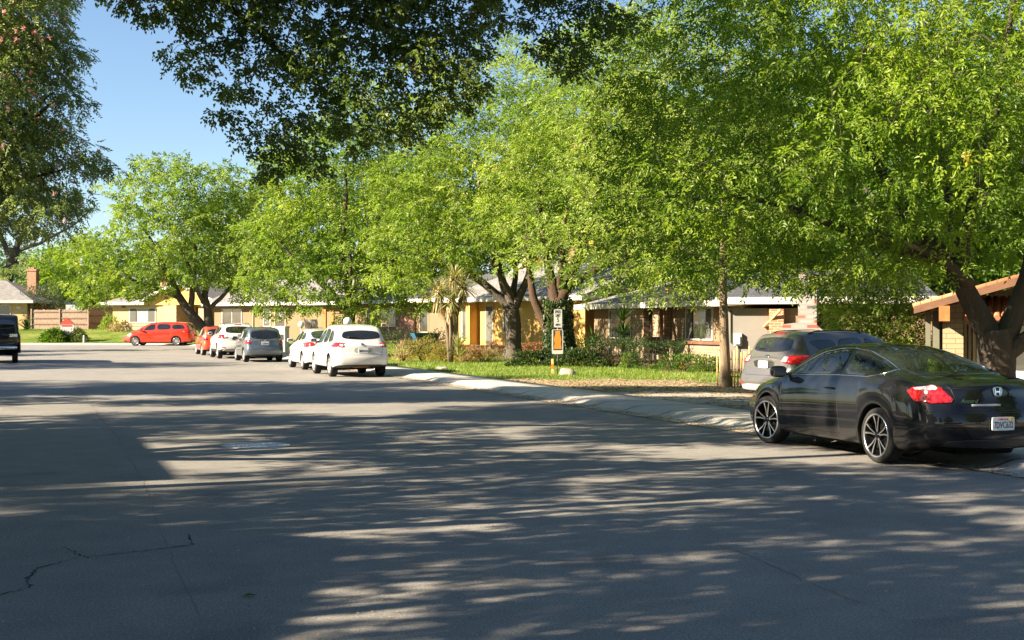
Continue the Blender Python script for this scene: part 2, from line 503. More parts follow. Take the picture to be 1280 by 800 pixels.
# road: from the left side to the right kerb (a slight crown, falls to the gutter)
W_ROAD = 14.3
rows = []
lx = []
for i, (p, a) in enumerate(zip(KP, KA)):
    lx.append(a)
inner = []     # left-hand kerb
for p in KP:
    if p[1] < 80: inner.append((p[0]-13.55/0.9439, p[1]))
inner = np.array(inner)
rp = MB()
poly_r = [tuple(p) for p in KP[::6]] + [(-140, 101)]
poly_l = [tuple(p) for p in inner[::8]] + [(-31.6, 83.0), (-33.2, 85.6), (-36.5, 87.2), (-42, 87.6), (-140, 88.0)]
pts = poly_r + poly_l[::-1]
rp.add([(x + (0.0), y, 0.0) for x, y in pts], [tuple(range(len(pts)))[::-1]])
road = rp.build('road', M['asphalt'])
bm = bmesh.new(); bm.from_mesh(road.data); bmesh.ops.triangulate(bm, faces=bm.faces); bmesh.ops.recalc_face_normals(bm, faces=bm.faces)
if sum(f.normal.z for f in bm.faces) < 0: bmesh.ops.reverse_faces(bm, faces=bm.faces)
bm.to_mesh(road.data); bm.free()
tag(road, kind='structure')

# rolled kerb and gutter, then pavement
def along(svals, zvals, step=2):
    P = []
    for i in range(0, len(KP), step):
        P.append([(KP[i][0] + KN[i][0]*s_, KP[i][1] + KN[i][1]*s_, z_) for s_, z_ in zip(svals, zvals)])
    return np.array(P)
def add_uv(o, P):
    n, m_ = P.shape[:2]
    a = np.r_[0, np.cumsum(np.linalg.norm(np.diff(P[:, 0, :2], axis=0), axis=1))]
    s_ = np.r_[0, np.cumsum(np.linalg.norm(np.diff(P[0], axis=0), axis=1))]
    U = np.stack(np.meshgrid(a, s_, indexing='ij'), -1).reshape(-1, 2)
    li = np.zeros(len(o.data.loops), dtype=np.int32); o.data.loops.foreach_get('vertex_index', li)
    uv = o.data.uv_layers.new(name='UVMap'); uv.data.foreach_set('uv', U[li].astype(np.float32).ravel())
sv = [-0.05, 0.0, 0.12, 0.28, 0.36, 0.44, 0.52, 0.60, 0.70]
zv = [0.002, 0.006, 0.010, 0.018, 0.034, 0.058, 0.080, 0.094, 0.100]
P = along(sv, zv)
o = sheet('kerb', P, M['concrete']); add_uv(o, P); tag(o, kind='structure')
P = along([0.705, 1.3, 1.93, 1.95], [0.096, 0.102, 0.098, 0.02])
o = sheet('sidewalk', P, M['concrete']); add_uv(o, P); tag(o, kind='structure')
P = along([-0.085, -0.045], [0.0045, 0.0045], 1); P[:, 0, :2] += np.random.default_rng(2).normal(0, 0.008, (len(P), 2))
M['joint'] = plain('dirty_joint', (0.055, 0.050, 0.042), 0.95, var=0.4, scale=5, spec=0.1)
o = sheet('gutter_joint', P, M['joint']); tag(o, kind='structure')
# left-hand kerb, pavement and verge
LK = np.array(poly_l)
LT = np.gradient(LK, axis=0); LT /= np.linalg.norm(LT, axis=1)[:, None]
LN = np.stack([-LT[:, 1], LT[:, 0]], -1)
def along_left(svals, zvals):
    return np.array([[(LK[i][0]+LN[i][0]*s_, LK[i][1]+LN[i][1]*s_, z_) for s_, z_ in zip(svals, zvals)] for i in range(len(LK))])
P = along_left(sv, zv)[:, ::-1]; o = sheet('kerb', P, M['concrete']); add_uv(o, P); tag(o, kind='structure')
P = along_left([0.705, 1.3, 1.93, 1.95], [0.096, 0.102, 0.098, 0.02])[:, ::-1]; o = sheet('sidewalk', P, M['concrete']); add_uv(o, P); tag(o, kind='structure')
P = along_left([1.9, 4, 8, 14], [0.09, 0.11, 0.12, 0.12])[:, ::-1]; o = sheet('lawn', P, M['lawn']); tag(o, kind='structure')

# lots on the right: one grid in kerb coordinates, split by what covers the ground
def lot_class(a, s_, x, y):
    """0 lawn, 1 litter, 2 driveway, 3 planting bed"""
    if 57.8 < a < 63.2 and s_ < 16: return 2
    if y < 37.3 + 0.25*math.sin(x*3.1) + 0.15*math.sin(x*9): return 1
    if s_ > 9.2 + 0.5*math.sin(a*0.9) and y < 66: return 3
    if 8.6 < s_ < 13 and y < 80 and y >= 66: return 3
    return 0
S_ = np.r_[np.arange(1.95, 14, 0.25), np.arange(14, 30, 1.0), np.arange(30, 111, 10)]
iK = [i for i in range(0, len(KP)) if (KP[i][1] > 14 and i % 1 == 0) or i % 8 == 0]
GP = np.zeros((len(iK), len(S_), 3)); CL = np.zeros((len(iK), len(S_)), int)
for r_, i in enumerate(iK):
    x = KP[i][0] + KN[i][0]*S_; y = KP[i][1] + KN[i][1]*S_
    z = lot_z(S_, y) + 0.02*np.sin(x*1.3)*np.cos(y*1.1)*sstep(S_, 2, 4)
    GP[r_, :, 0] = x; GP[r_, :, 1] = y; GP[r_, :, 2] = z
    for c_ in range(len(S_)): CL[r_, c_] = lot_class(KA[i], S_[c_], x[c_], y[c_])
idx = np.arange(GP.shape[0]*GP.shape[1]).reshape(GP.shape[:2])
FF = np.stack([idx[:-1, :-1], idx[:-1, 1:], idx[1:, 1:], idx[1:, :-1]], -1).reshape(-1, 4)
FC = CL[:-1, :-1].reshape(-1)
for c_, nm, mt in ((0, 'lawn', 'lawn'), (1, 'earth_verge', 'litter'), (2, 'driveway', 'drive'), (3, 'planting_bed', 'soil')):
    F_ = FF[FC == c_]
    if len(F_) == 0: continue
    u, inv = np.unique(F_, return_inverse=True)
    V_ = GP.reshape(-1, 3)[u]
    if c_ == 2: V_ = V_ + [0, 0, 0.0]
    tag(np_mesh(nm, V_, inv.reshape(-1, 4), M[mt], smooth=True), kind='structure')

# grass blades and leaf litter
def scatter(name, n, xy_fn, size, mat, seed, flat=False, aspect=0.18):
    rng = np.random.default_rng(seed)
    P = xy_fn(rng, n)
    n = len(P)
    a = rng.uniform(0, 2*math.pi, n); h = size*rng.uniform(0.5, 1.3, n)
    d = np.stack([np.cos(a), np.sin(a), np.zeros(n)], -1)
    if flat:
        e = np.stack([-np.sin(a), np.cos(a), np.zeros(n)], -1)
        up = np.array([0, 0, 1.0])
        t1, t2 = rng.uniform(-0.35, 0.35, (2, n))
        v0 = P + up*0.004
        v1 = v0 + d*(h*0.5)[:, None] + e*(h*aspect)[:, None] + up*(h*np.abs(t1))[:, None]*0.5
        v2 = v0 + d*h[:, None] + up*(h*np.abs(t2))[:, None]*0.6
        v3 = v0 + d*(h*0.5)[:, None] - e*(h*aspect)[:, None]
        V = np.stack([v0, v1, v2, v3], 1).reshape(-1, 3); F = np.arange(4*n).reshape(n, 4)
    else:
        ln = np.stack([np.cos(a+1.3), np.sin(a+1.3), np.zeros(n)], -1)*(h*0.45)[:, None]
        v0 = P - d*(h*aspect/2)[:, None]; v1 = P + d*(h*aspect/2)[:, None]; v2 = P + ln + np.array([0, 0, 1.0])*h[:, None]
        V = np.stack([v0, v1, v2], 1).reshape(-1, 3); F = np.arange(3*n).reshape(n, 3)
    return np_mesh(name, V, F, mat, attr={'rnd': rng.uniform(0, 1, n)})
M['blade'] = leaf_mat('grass_blades', (0.07, 0.14, 0.012), (0.24, 0.32, 0.05), 0.35)
M['dry_leaf'] = leaf_mat('fallen_leaves', (0.20, 0.13, 0.06), (0.52, 0.42, 0.25), 0.1, tcol=(1, 0.9, 0.6))
_flat = GP.reshape(-1, 3)
def lawn_pts(rng, n):
    q = idx[:-1, :-1].reshape(-1)[FC == 0]
    c = _flat[q]; vis = (c[:, 0] < 0.40*c[:, 1]+2) & (c[:, 0] > -0.40*c[:, 1]-2) & (c[:, 1] < 118) & (c[:, 1] > 20)
    q = q[vis]; w = np.where(_flat[q][:, 1] < 66, 1.0, 0.35)
    q = rng.choice(q, n, p=w/w.sum()); f = np.array(FF)
    m_ = GP.shape[1]
    A, B, C, D = _flat[q], _flat[q+1], _flat[q+m_], _flat[q+m_+1]
    u, v = rng.uniform(0, 1, (2, n, 1))
    return (A*(1-u)+B*u)*(1-v) + (C*(1-u)+D*u)*v
o = scatter('grass', 130000, lawn_pts, 0.075, M['blade'], 3); tag(o, kind='stuff')
def litter_pts(rng, n):
    q = idx[:-1, :-1].reshape(-1)[(FC == 1) | ((FC == 2) & (rng.uniform(0, 1, len(FC)) < 0.4))]
    c = _flat[q]; q = q[(c[:, 0] < 0.40*c[:, 1]+2) & (c[:, 1] > 18)]
    q = rng.choice(q, n); m_ = GP.shape[1]
    A, B, C, D = _flat[q], _flat[q+1], _flat[q+m_], _flat[q+m_+1]
    u, v = rng.uniform(0, 1, (2, n, 1))
    return (A*(1-u)+B*u)*(1-v) + (C*(1-u)+D*u)*v
o = scatter('leaf_litter', 26000, litter_pts, 0.08, M['dry_leaf'], 4, True, 0.25); tag(o, kind='stuff')
def road_pts(rng, n):
    y = 5.0*np.exp(rng.uniform(0, 1.75, n)); x = rng.uniform(-0.42, 0.42, n)*y
    x = np.where(rng.uniform(0, 1, n) < 0.55, -np.abs(x), x)
    kx = np.interp(y, KP[:, 1][:600], KP[:, 0][:600]); ok = x < kx - 0.1
    x, y = x[ok], y[ok]
    return np.stack([x, y, np.full(len(x), 0.003)], -1)
o = scatter('leaf_litter', 3200, road_pts, 0.022, M['dry_leaf'], 5, True, 0.3); tag(o, kind='stuff')
def gutter_pts(rng, n):
    i = rng.integers(150, 330, n); s_ = np.abs(rng.normal(0, 0.18, n)) - 0.12 + 0.08
    x = KP[i][:, 0] + KN[i][:, 0]*s_ + rng.uniform(-.1, .1, n); y = KP[i][:, 1] + KN[i][:, 1]*s_ + rng.uniform(-.2, .2, n)
    return np.stack([x, y, np.interp(s_, sv, zv)], -1)
o = scatter('leaf_litter', 9000, gutter_pts, 0.05, M['dry_leaf'], 6, True, 0.28); tag(o, kind='stuff')

# cracks in the asphalt (thin dark seams lying in the surface)
def px(x, y, z=0.0):
    Y = 1650.0*(1.70 - z)/(y - 403.0); return ((x-640.0)/1650.0*Y, Y)
M['crack'] = plain('crack_filler', (0.045, 0.043, 0.040), 0.95, spec=0.1)
M['seam'] = plain('worn_seam', (0.22, 0.20, 0.17), 0.95, spec=0.1)
def crack(pts, w, mat, seed, z=0.004):
    rng = random.Random(seed); P = []
    for a, b in zip(pts[:-1], pts[1:]):
        for i in range(10):
            t = i/10; P.append((a[0]+(b[0]-a[0])*t + rng.uniform(-1, 1)*(w*1.5+0.006), a[1]+(b[1]-a[1])*t + rng.uniform(-1, 1)*(w*1.5+0.012)))
    P.append(pts[-1]); V = []; F = []
    for i, p in enumerate(P):
        q = P[min(i+1, len(P)-1)]; o_ = P[max(i-1, 0)]
        dx, dy = q[0]-o_[0], q[1]-o_[1]; l = math.hypot(dx, dy) + 1e-6
        ww = w*rng.choice((0.25, 0.5, 0.8, 1.2, 1.7))
        V += [(p[0]-dy/l*ww, p[1]+dx/l*ww, z), (p[0]+dy/l*ww, p[1]-dx/l*ww, z)]
    for i in range(len(P)-1): F.append((2*i, 2*i+1, 2*i+3, 2*i+2))
    me = MB(); me.add(V, F); tag(me.build('road_crack', mat), kind='structure')
crack([px(-5, 745), px(40, 733), px(33, 724), px(48, 710), px(100, 697), px(170, 690), px(243, 681), px(236, 668)], 0.006, M['crack'], 1)
crack([px(80, 684), px(96, 692), px(110, 698)], 0.004, M['crack'], 2)
crack([px(148, 548), px(160, 570), px(178, 600), px(192, 640), px(212, 690), px(245, 760), px(262, 810)], 0.004, M['seam'], 3)
crack([px(880, 676), px(930, 692), px(1000, 723), px(1060, 748), px(1110, 766)], 0.005, M['seam'], 4)
crack([px(95, 480), px(106, 495), px(120, 515), px(148, 548)], 0.010, M['seam'], 5)

# manhole cover
mh = empty('manhole_cover', (*px(320, 557), 0.0)); tag(mh, 'round cast iron manhole cover set in the asphalt', 'manhole cover')
M['iron'] = plain('worn_iron', (0.60, 0.59, 0.57), 0.45, 0.4, 0.3, 20, bmp=0.3)
M['ring'] = plain('manhole_ring_concrete', (0.55, 0.54, 0.51), 0.9, var=0.3, scale=12)
m = MB(); m.lathe([(0.36, 0.004), (0.36, 0.010), (0.455, 0.010), (0.47, 0.003)], 40); m.build('ring', M['ring'], mh)
m = MB(); m.lathe([(0.001, 0.007), (0.345, 0.007), (0.352, 0.012), (0.358, 0.003)], 40)
for r_ in (0.08, 0.15, 0.22, 0.29):
    n_ = int(r_*60)
    for q in range(n_):
        a = 2*math.pi*q/n_; c_, s_ = math.cos(a), math.sin(a)
        m.box(r_*c_-0.013, r_*c_+0.013, r_*s_-0.013, r_*s_+0.013, 0.006, 0.014)
m.build('lid', M['iron'], mh)
# ------------------------------------------------------------------ cars
def smooth_fn(pts, k=0.05, lo=None, hi=None):
    """piecewise linear curve through pts, softened by a small window"""
    xs = np.array([p[0] for p in pts], float); ys = np.array([p[1] for p in pts], float)
    g = np.linspace(xs[0] - 3*k, xs[-1] + 3*k, 1600)
    v = np.interp(g, xs, ys)
    # keep end slope
    s0 = (ys[1]-ys[0])/(xs[1]-xs[0]); s1 = (ys[-1]-ys[-2])/(xs[-1]-xs[-2])
    v = np.where(g < xs[0], ys[0] + s0*(g-xs[0]), v); v = np.where(g > xs[-1], ys[-1] + s1*(g-xs[-1]), v)
    w = max(3, int(2*k/(g[1]-g[0]))) | 1
    ker = np.hanning(w+2)[1:-1]; ker /= ker.sum()
    pad = w//2
    vp = np.concatenate([v[0] + (v[1]-v[0])*np.arange(-pad, 0), v, v[-1] + (v[-1]-v[-2])*np.arange(1, pad+1)])
    vs_ = np.convolve(vp, ker, 'valid')
    return lambda x: np.interp(x, g, vs_)

def round_poly(poly, it=2, f=0.18):
    P = [np.array(p, float) for p in poly]
    for _ in range(it):
        Q = []
        n = len(P)
        for i in range(n):
            a, b = P[i], P[(i+1) % n]
            Q.append(a*(1-f) + b*f); Q.append(a*f + b*(1-f))
        P = Q; f = 0.25
    return [tuple(p) for p in P]

class Car:
    """local axes: x forward (0 = rear bumper, L = nose), y left, z up"""
    def __init__(s, name, label, cat, sp, paint, group=None):
        s.sp = sp; s.paint = paint
        s.root = empty(name)
        tag(s.root, label, cat, group)
        s.body()
    def body(s):
        sp = s.sp; L = sp['L']; hw0 = sp['W']/2
        top = smooth_fn(sp['top'], sp.get('tk', 0.09)); belt = smooth_fn(sp['belt'], 0.1)
        plan = smooth_fn(sp['plan'], 0.08); hr = smooth_fn(sp['roof_hw'], 0.12)
        xr = smooth_fn(sp['xr'], 0.035); xf = smooth_fn(sp['xf'], 0.035)
        zb = sp['sill']; ra = sp['wr'] + sp.get('arch', 0.055); wz = sp['wr']
        ax = [sp['rear_axle'], sp['rear_axle'] + sp['wb']]
        st = list(np.linspace(0, L, 86)) + list(np.linspace(0, 0.5, 16)) + list(np.linspace(L-0.5, L, 14))
        for a in ax:
            st += list(a - ra*np.cos(np.linspace(0, math.pi, 23)))
            st += [a-ra-0.012, a+ra+0.012]
        st = np.array(sorted(set(np.round(st, 4))))
        st = st[(st >= 0) & (st <= L)]
        keep = [0]
        for i in range(1, len(st)):
            if st[i] - st[keep[-1]] > 0.004: keep.append(i)
        st = st[keep]
        secs = []
        for x in st:
            t = float(top(x)); b = float(min(belt(x), t - 0.05)); w = hw0 * float(plan(x))
            z0 = zb
            arch = None
            for a in ax:
                if abs(x - a) <= ra + 1e-6:
                    arch = wz + math.sqrt(max(0, ra*ra - (x-a)**2))
            endz = sp.get('end_up', 0.06)
            e = max(0, 1 - x/0.45, 1 - (L-x)/0.55)
            z0 = zb + endz * e
            zl = max(z0, arch) if arch else z0
            g = max(0.0, min(1.0, (t - b)/0.34))
            rw = (w-0.16)*(1-g) + float(hr(x))*w*g
            rz = (b + 0.45*(t-b))*(1-g) + (t - 0.085)*g
            zm = zl + 0.42*(b - zl)
            if arch: zm = max(zm, zl + 0.03)
            ins = sp.get('tuck', 0.05)
            wl = w - (0.0 if arch else ins)
            bul = sp.get('bulge', 0.03)
            P = [(0, zl if arch else z0), (w*0.55, zl if arch else z0), (wl-0.05, zl if arch else z0), (wl, zl + (0.006 if arch else 0.03)),
                 (w - 0.004, zl + 0.10*(b-zl) + (0 if arch else 0.05)), (w, zm), (w - 0.008, zl + 0.72*(b-zl)), (w - bul, b - 0.05), (w - bul - 0.035, b + 0.005),
                 (0.5*(w - bul - 0.04 + rw), 0.5*(b + rz)), (rw, rz), (rw - 0.09, rz + 0.62*(t - rz)), (rw*0.5, t - 0.012*g - 0.004), (0, t)]
            P = np.array(P)
            # one corner-cutting pass, end points kept
            Q = [P[0]]
            for i in range(len(P)-1):
                a, c = P[i], P[i+1]
                q = 0.2
                if i > 0: Q.append(a*(1-q) + c*q)
                if i < len(P)-2: Q.append(a*q + c*(1-q))
            Q.append(P[-1])
            Q = np.array(Q)
            full = np.concatenate([Q * [1, 1], (Q[1:-1][::-1]) * [-1, 1]])
            zz = full[:, 1]
            X = xr(zz)*(1 - x/L) ** 6 + x + (xf(zz) - L) * (x/L) ** 6
            secs.append(np.stack([X, full[:, 0], zz], -1))
        secs = np.array(secs); n, k = secs.shape[:2]
        V = secs.reshape(-1, 3).tolist(); F = []
        for i in range(n-1):
            for j in range(k):
                F.append((i*k+j, i*k+(j+1) % k, (i+1)*k+(j+1) % k, (i+1)*k+j))
        mid = (k)//2                     # top centre index
        # caps: strips between left (j) and right (k-j)
        for (si, sg, bl) in ((0, -1, sp.get('rear_bow', 0.05)), (n-1, 1, sp.get('front_bow', 0.10))):
            base = si*k
            rows = []
            m_ = 12
            for j in range(0, mid+1):
                pl = secs[si, j]; pr = secs[si, (k-j) % k]
                row = []
                for c in range(m_+1):
                    u = c/m_
                    if c == 0: row.append(base+j)
                    elif c == m_: row.append(base+(k-j) % k)
                    else:
                        p = pl*(1-u) + pr*u
                        q = p.copy(); q[0] += sg*bl*(1-(2*u-1)**2)
                        V.append(q.tolist()); row.append(len(V)-1)
                rows.append(row)
            for j in range(0, mid):
                for c in range(m_):
                    f = (rows[j][c], rows[j][c+1], rows[j+1][c+1], rows[j+1][c])
                    f = tuple(dict.fromkeys(f))
                    if len(f) >= 3: F.append(f if sg < 0 else f[::-1])
        me = bpy.data.meshes.new('body'); me.from_pydata(V, [], F)
        bm = bmesh.new(); bm.from_mesh(me)
        bmesh.ops.remove_doubles(bm, verts=bm.verts, dist=0.0008)
        bmesh.ops.recalc_face_normals(bm, faces=bm.faces)
        bm.to_mesh(me)
        s.bvh = BVHTree.FromBMesh(bm); bm.free()
        under = sp['under_z']
        pv = np.array([p.center[:] for p in me.polygons]); nv = np.array([p.normal[:] for p in me.polygons])
        mi = np.zeros(len(pv), int)
        mi[(nv[:, 2] < -0.6) & (pv[:, 2] < 0.9)] = 1
        inarch = np.zeros(len(pv), bool)
        for a in ax:
            inarch |= (np.abs(pv[:, 0]-a) < ra + 0.02) & (np.abs(pv[:, 1]) < hw0 - 0.04) & (pv[:, 2] < wz+ra+0.02) & (np.abs(nv[:, 1]) < 0.6)
        mi[inarch] = 1
        if sp.get('clad'):
            mi[(pv[:, 2] < sp['clad']) & (mi == 0)] = 2
        me.polygons.foreach_set('material_index', mi.tolist())
        me.polygons.foreach_set('use_smooth', [True]*len(me.polygons))
        me.materials.append(s.paint); me.materials.append(M['under']); me.materials.append(sp.get('clad_mat') or M['trim_black'])
        me.update()
        s.bodyo = link(bpy.data.objects.new('body', me), s.root)
        s.ax = ax
        bx = MB(); bx.box(sp['rear_axle']+0.3, ax[1]-0.3, -hw0*0.7, hw0*0.7, zb-0.03, zb+0.1)
        bx.box(0.25, ax[0], -0.4, 0.35, zb-0.02, zb+0.1)
        bx.tube([(ax[0], -hw0+0.2, wz), (ax[0], hw0-0.2, wz)], 0.05, 8); bx.tube([(ax[1], -hw0+0.2, wz), (ax[1], hw0-0.2, wz)], 0.05, 8)
        bx.build('underbody', M['under'], s.root)
    # --- projection
    def cast(s, kind, u, v, sd=1):
        if kind == 'side': o, d = Vector((u, 3*sd, v)), Vector((0, -sd, 0))
        elif kind == 'rear': o, d = Vector((-3, u, v)), Vector((1, 0, 0))
        elif kind == 'front': o, d = Vector((s.sp['L']+3, u, v)), Vector((-1, 0, 0))
        else: o, d = Vector((u, v, 4)), Vector((0, 0, -1))
        h = s.bvh.ray_cast(o, d)
        return (h[0], h[1] if h[1].dot(d) < 0 else -h[1]) if h[0] is not None else (None, None)
    def patch(s, name, mat, kind, poly, sd=1, off=0.004, nu=14, nv=8, rnd=2, parent=None, lab=None, max_d=0.4):
        if rnd: poly = round_poly(poly, rnd)
        P = np.array(poly); u0, u1 = P[:, 0].min(), P[:, 0].max()
        us = np.unique(np.round(np.concatenate([np.linspace(u0, u1, nu), P[:, 0]]), 5))
        us[0] += 1e-4; us[-1] -= 1e-4
        V = []; rows = []; E = len(P)
        for u in us:
            zs = []
            for i in range(E):
                a, b = P[i], P[(i+1) % E]
                if (a[0]-u)*(b[0]-u) <= 0 and abs(a[0]-b[0]) > 1e-9:
                    zs.append(a[1] + (b[1]-a[1])*(u-a[0])/(b[0]-a[0]))
            if len(zs) < 2: rows.append(None); continue
            lo, hi = min(zs), max(zs); row = []
            for j in range(nv+1):
                p, nn = s.cast(kind, u, lo + (hi-lo)*j/nv, sd)
                if p is None: row.append(None)
                else: V.append((p + nn*off)[:]); row.append(len(V)-1)
            rows.append(row)
        F = []
        for a, b in zip(rows[:-1], rows[1:]):
            if a is None or b is None: continue
            for j in range(nv):
                f = (a[j], b[j], b[j+1], a[j+1])
                if None in f: continue
                pts = [Vector(V[i]) for i in f]
                if max_d and max((pts[0]-pts[2]).length, (pts[1]-pts[3]).length) > max_d: continue
                F.append(f)
        if not F: return None
        me = bpy.data.meshes.new(name); me.from_pydata(V, [], F)
        bm = bmesh.new(); bm.from_mesh(me); bmesh.ops.remove_doubles(bm, verts=bm.verts, dist=0.0005)
        bmesh.ops.recalc_face_normals(bm, faces=bm.faces)
        # give it a thickness
        bm.verts.index_update(); bm.normal_update()
        fs = list(bm.faces); be = [e for e in bm.edges if len(e.link_faces) == 1]
        back = {v: bm.verts.new(v.co - v.normal*0.004) for v in list(bm.verts)}
        for f in fs: bm.faces.new([back[v] for v in reversed(f.verts)])
        for e in be:
            a, b = e.verts
            try: bm.faces.new((a, b, back[b], back[a]))
            except ValueError: pass
        bmesh.ops.recalc_face_normals(bm, faces=bm.faces)
        for f in bm.faces: f.smooth = True
        bm.to_mesh(me); bm.free()
        me.materials.append(mat)
        o = link(bpy.data.objects.new(name, me), parent or s.root)
        if lab: o['label'] = lab
        return o
    def strip(s, mb, kind, pts, r=0.006, sd=1, off=0.0, k=5, mi=0, dens=0.06, close=False):
        if close: pts = list(pts) + [pts[0]]
        out = []
        for a, b in zip(pts[:-1], pts[1:]):
            n = max(1, int(math.hypot(b[0]-a[0], b[1]-a[1])/dens))
            for i in range(n): out.append((a[0]+(b[0]-a[0])*i/n, a[1]+(b[1]-a[1])*i/n))
        out.append(pts[-1])
        P = []
        for u, v in out:
            p, nn = s.cast(kind, u, v, sd)
            if p is not None: P.append((p + nn*off)[:])
        if len(P) > 1: mb.tube(P, r, k, mi)
        return mb
    def wheel(s, ax, sd, style, steer=0.0, mat=None, tyre_w=0.22):
        sp = s.sp; r = sp['wr']; w = tyre_w
        W = empty('wheel'); W.parent = s.root
        W.location = (s.ax[ax], sd*(sp['W']/2 - sp.get('inset', 0.03)), r)
        W.rotation_euler = (0, 0, (0 if sd > 0 else math.pi) + R(steer))
        rr = sp.get('rim', 0.7) * r
        t = MB()     # outer face at +y
        prof = [(rr, -w), (r*0.93, -w), (r-0.008, -w+0.02), (r, -w+0.05), (r, -0.05), (r-0.008, -0.02), (r*0.93, -0.004), (r*0.85, 0.0), (rr+0.01, -0.006), (rr, -0.015)]
        t.lathe(prof, 44, 'y', mi=0)
        t.build('tyre', M['tyre'], W)
        m = MB()
        if style == 'coupe':
            m.lathe([(rr+0.001, -0.19), (rr-0.004, -0.02), (rr+0.004, -0.006), (rr-0.008, -0.001), (rr-0.018, -0.01), (rr-0.022, -0.05), (rr-0.03, -0.17), (0.05, -0.175)], 44, 'y', mi=1)
            m.lathe([(rr+0.006, -0.008), (rr+0.003, 0.002), (rr-0.010, 0.002), (rr-0.016, -0.008)], 44, 'y', mi=0)
            m.lathe([(0.001, -0.012), (0.03, -0.012), (0.034, -0.02), (0.055, -0.03), (0.06, -0.09)], 20, 'y', mi=1)
            for q in range(5):
                a0 = 2*math.pi*q/5 + 0.3
                for dd in (-1, 1):
                    a1 = a0 + dd*0.05; a2 = a0 + dd*0.235
                    rin, rout = 0.05, rr-0.012
                    def pt(a, rad, y, lat): return (rad*math.cos(a) - lat*math.sin(a), y, rad*math.sin(a) + lat*math.cos(a))
                    v = []
                    for (a, rad, y, wd) in ((a0+dd*0.16, rin, -0.022, 0.011), ((a1+a2)/2+dd*0.03, rin+0.5*(rout-rin), -0.018, 0.012), (a2, rout, -0.010, 0.015)):
                        v += [pt(a, rad, y-0.03, -wd), pt(a, rad, y, -wd*0.75), pt(a, rad, y, wd*0.75), pt(a, rad, y-0.03, wd)]
                    m.add(v, [(1, 2, 6, 5), (5, 6, 10, 9)], 0)
                    m.add(v, [(0, 1, 5, 4), (4, 5, 9, 8), (2, 3, 7, 6), (6, 7, 11, 10), (0, 4, 7, 3), (4, 8, 11, 7)], 1)
            for q in range(5):
                a = 2*math.pi*q/5 + 0.3; m.lathe([(0.001, -0.02), (0.009, -0.02), (0.01, -0.05)], 8, 'y', (0.036*math.cos(a)*1.25, -0.0, 0.036*math.sin(a)*1.25), 0)
            mats = [M['alloy'], M['rim_black']]
        else:
            m.lathe([(rr+0.001, -0.17), (rr-0.004, -0.02), (rr+0.005, -0.006), (rr-0.006, 0.0), (rr-0.018, -0.012), (rr-0.03, -0.12)], 40, 'y', mi=0)
            m.lathe([(rr-0.03, -0.12), (0.05, -0.12)], 40, 'y', mi=1)
            nsp = {'five': 5, 'seven': 7, 'ten': 10}[style]
            m.lathe([(0.001, -0.018), (0.045, -0.02), (0.07, -0.035), (0.075, -0.09)], 20, 'y', mi=0)
            for q in range(nsp):
                a = 2*math.pi*q/nsp + 0.3; wd0 = 0.11/nsp + 0.014; wd1 = 0.16/nsp + 0.02
                ca, sa = math.cos(a), math.sin(a)
                def pt2(rad, y, lat): return (rad*ca - lat*sa, y, rad*sa + lat*ca)
                rout = rr - 0.012
                v = [pt2(0.04, -0.05, -wd0), pt2(0.04, -0.022, -wd0*.8), pt2(0.04, -0.022, wd0*.8), pt2(0.04, -0.05, wd0),
                     pt2(rout, -0.05, -wd1), pt2(rout, -0.012, -wd1*.8), pt2(rout, -0.012, wd1*.8), pt2(rout, -0.05, wd1)]
                m.add(v, [(1, 2, 6, 5), (0, 1, 5, 4), (2, 3, 7, 6), (0, 4, 7, 3)], 0)
            mats = [mat or M['alloy_dull'], M['rim_black']]
        m.build('rim', mats, W)
        return W
    def mirror(s, x, z, sd, mat, size=1.0):
        p, nn = s.cast('side', x, z, sd)
        if p is None: return
        m = MB()
        hx, hy, hz = 0.075*size, 0.115*size, 0.075*size
        c = (p.x - 0.01, p.y + sd*(0.06 + hy), p.z + 0.045)
        V = []; F = []; a_, b_ = 9, 16
        for i in range(a_+1):
            th = -math.pi/2 + math.pi*i/a_
            for j in range(b_):
                ph = 2*math.pi*j/b_
                def se(q, e): return math.copysign(abs(q)**e, q)
                xx = hx*se(math.cos(th), .6)*se(math.cos(ph), .7); yy = hy*se(math.cos(th), .6)*se(math.sin(ph), .7); zz = hz*se(math.sin(th), .7)
                if xx < 0: xx *= 0.45
                V.append((c[0]+xx, c[1]+yy, c[2]+zz))
        for i in range(a_):
            for j in range(b_):
                F.append((i*b_+j, i*b_+(j+1) % b_, (i+1)*b_+(j+1) % b_, (i+1)*b_+j))
        m.add(V, F, 0, True)
        m.box(c[0]-0.02, c[0]+0.03, min(p.y-0.01*sd, c[1]), max(p.y-0.01*sd, c[1]), c[2]-0.055, c[2]-0.025, 1)
        m.box(c[0]-hx*0.45-0.004, c[0]-hx*0.45+0.01, c[1]-hy*0.75, c[1]+hy*0.75, c[2]-hz*0.7, c[2]+hz*0.7, 2)
        m.build('mirror', [mat, M['trim_black'], M['grey_glass']], s.root)
    def handle(s, x, z, sd, mat):
        p, nn = s.cast('side', x, z, sd)
        if p is None: return
        m = MB()
        m.tube([(x-0.09, p.y-0.004*sd, z), (x-0.075, p.y+0.03*sd, z+0.004), (x, p.y+0.038*sd, z+0.006), (x+0.075, p.y+0.03*sd, z+0.004), (x+0.09, p.y-0.004*sd, z)], 0.012, 6)
        m.build('door_handle', mat, s.root)
    def place(s, pos, heading_deg, z=0.0):
        """pos: world point under the middle of the REAR axle; heading measured from +Y towards -X (left)"""
        a = R(90 + heading_deg)
        ra = s.sp['rear_axle']
        s.root.location = (pos[0] - ra*math.cos(a), pos[1] - ra*math.sin(a), z)
        s.root.rotation_euler = (0, 0, a)

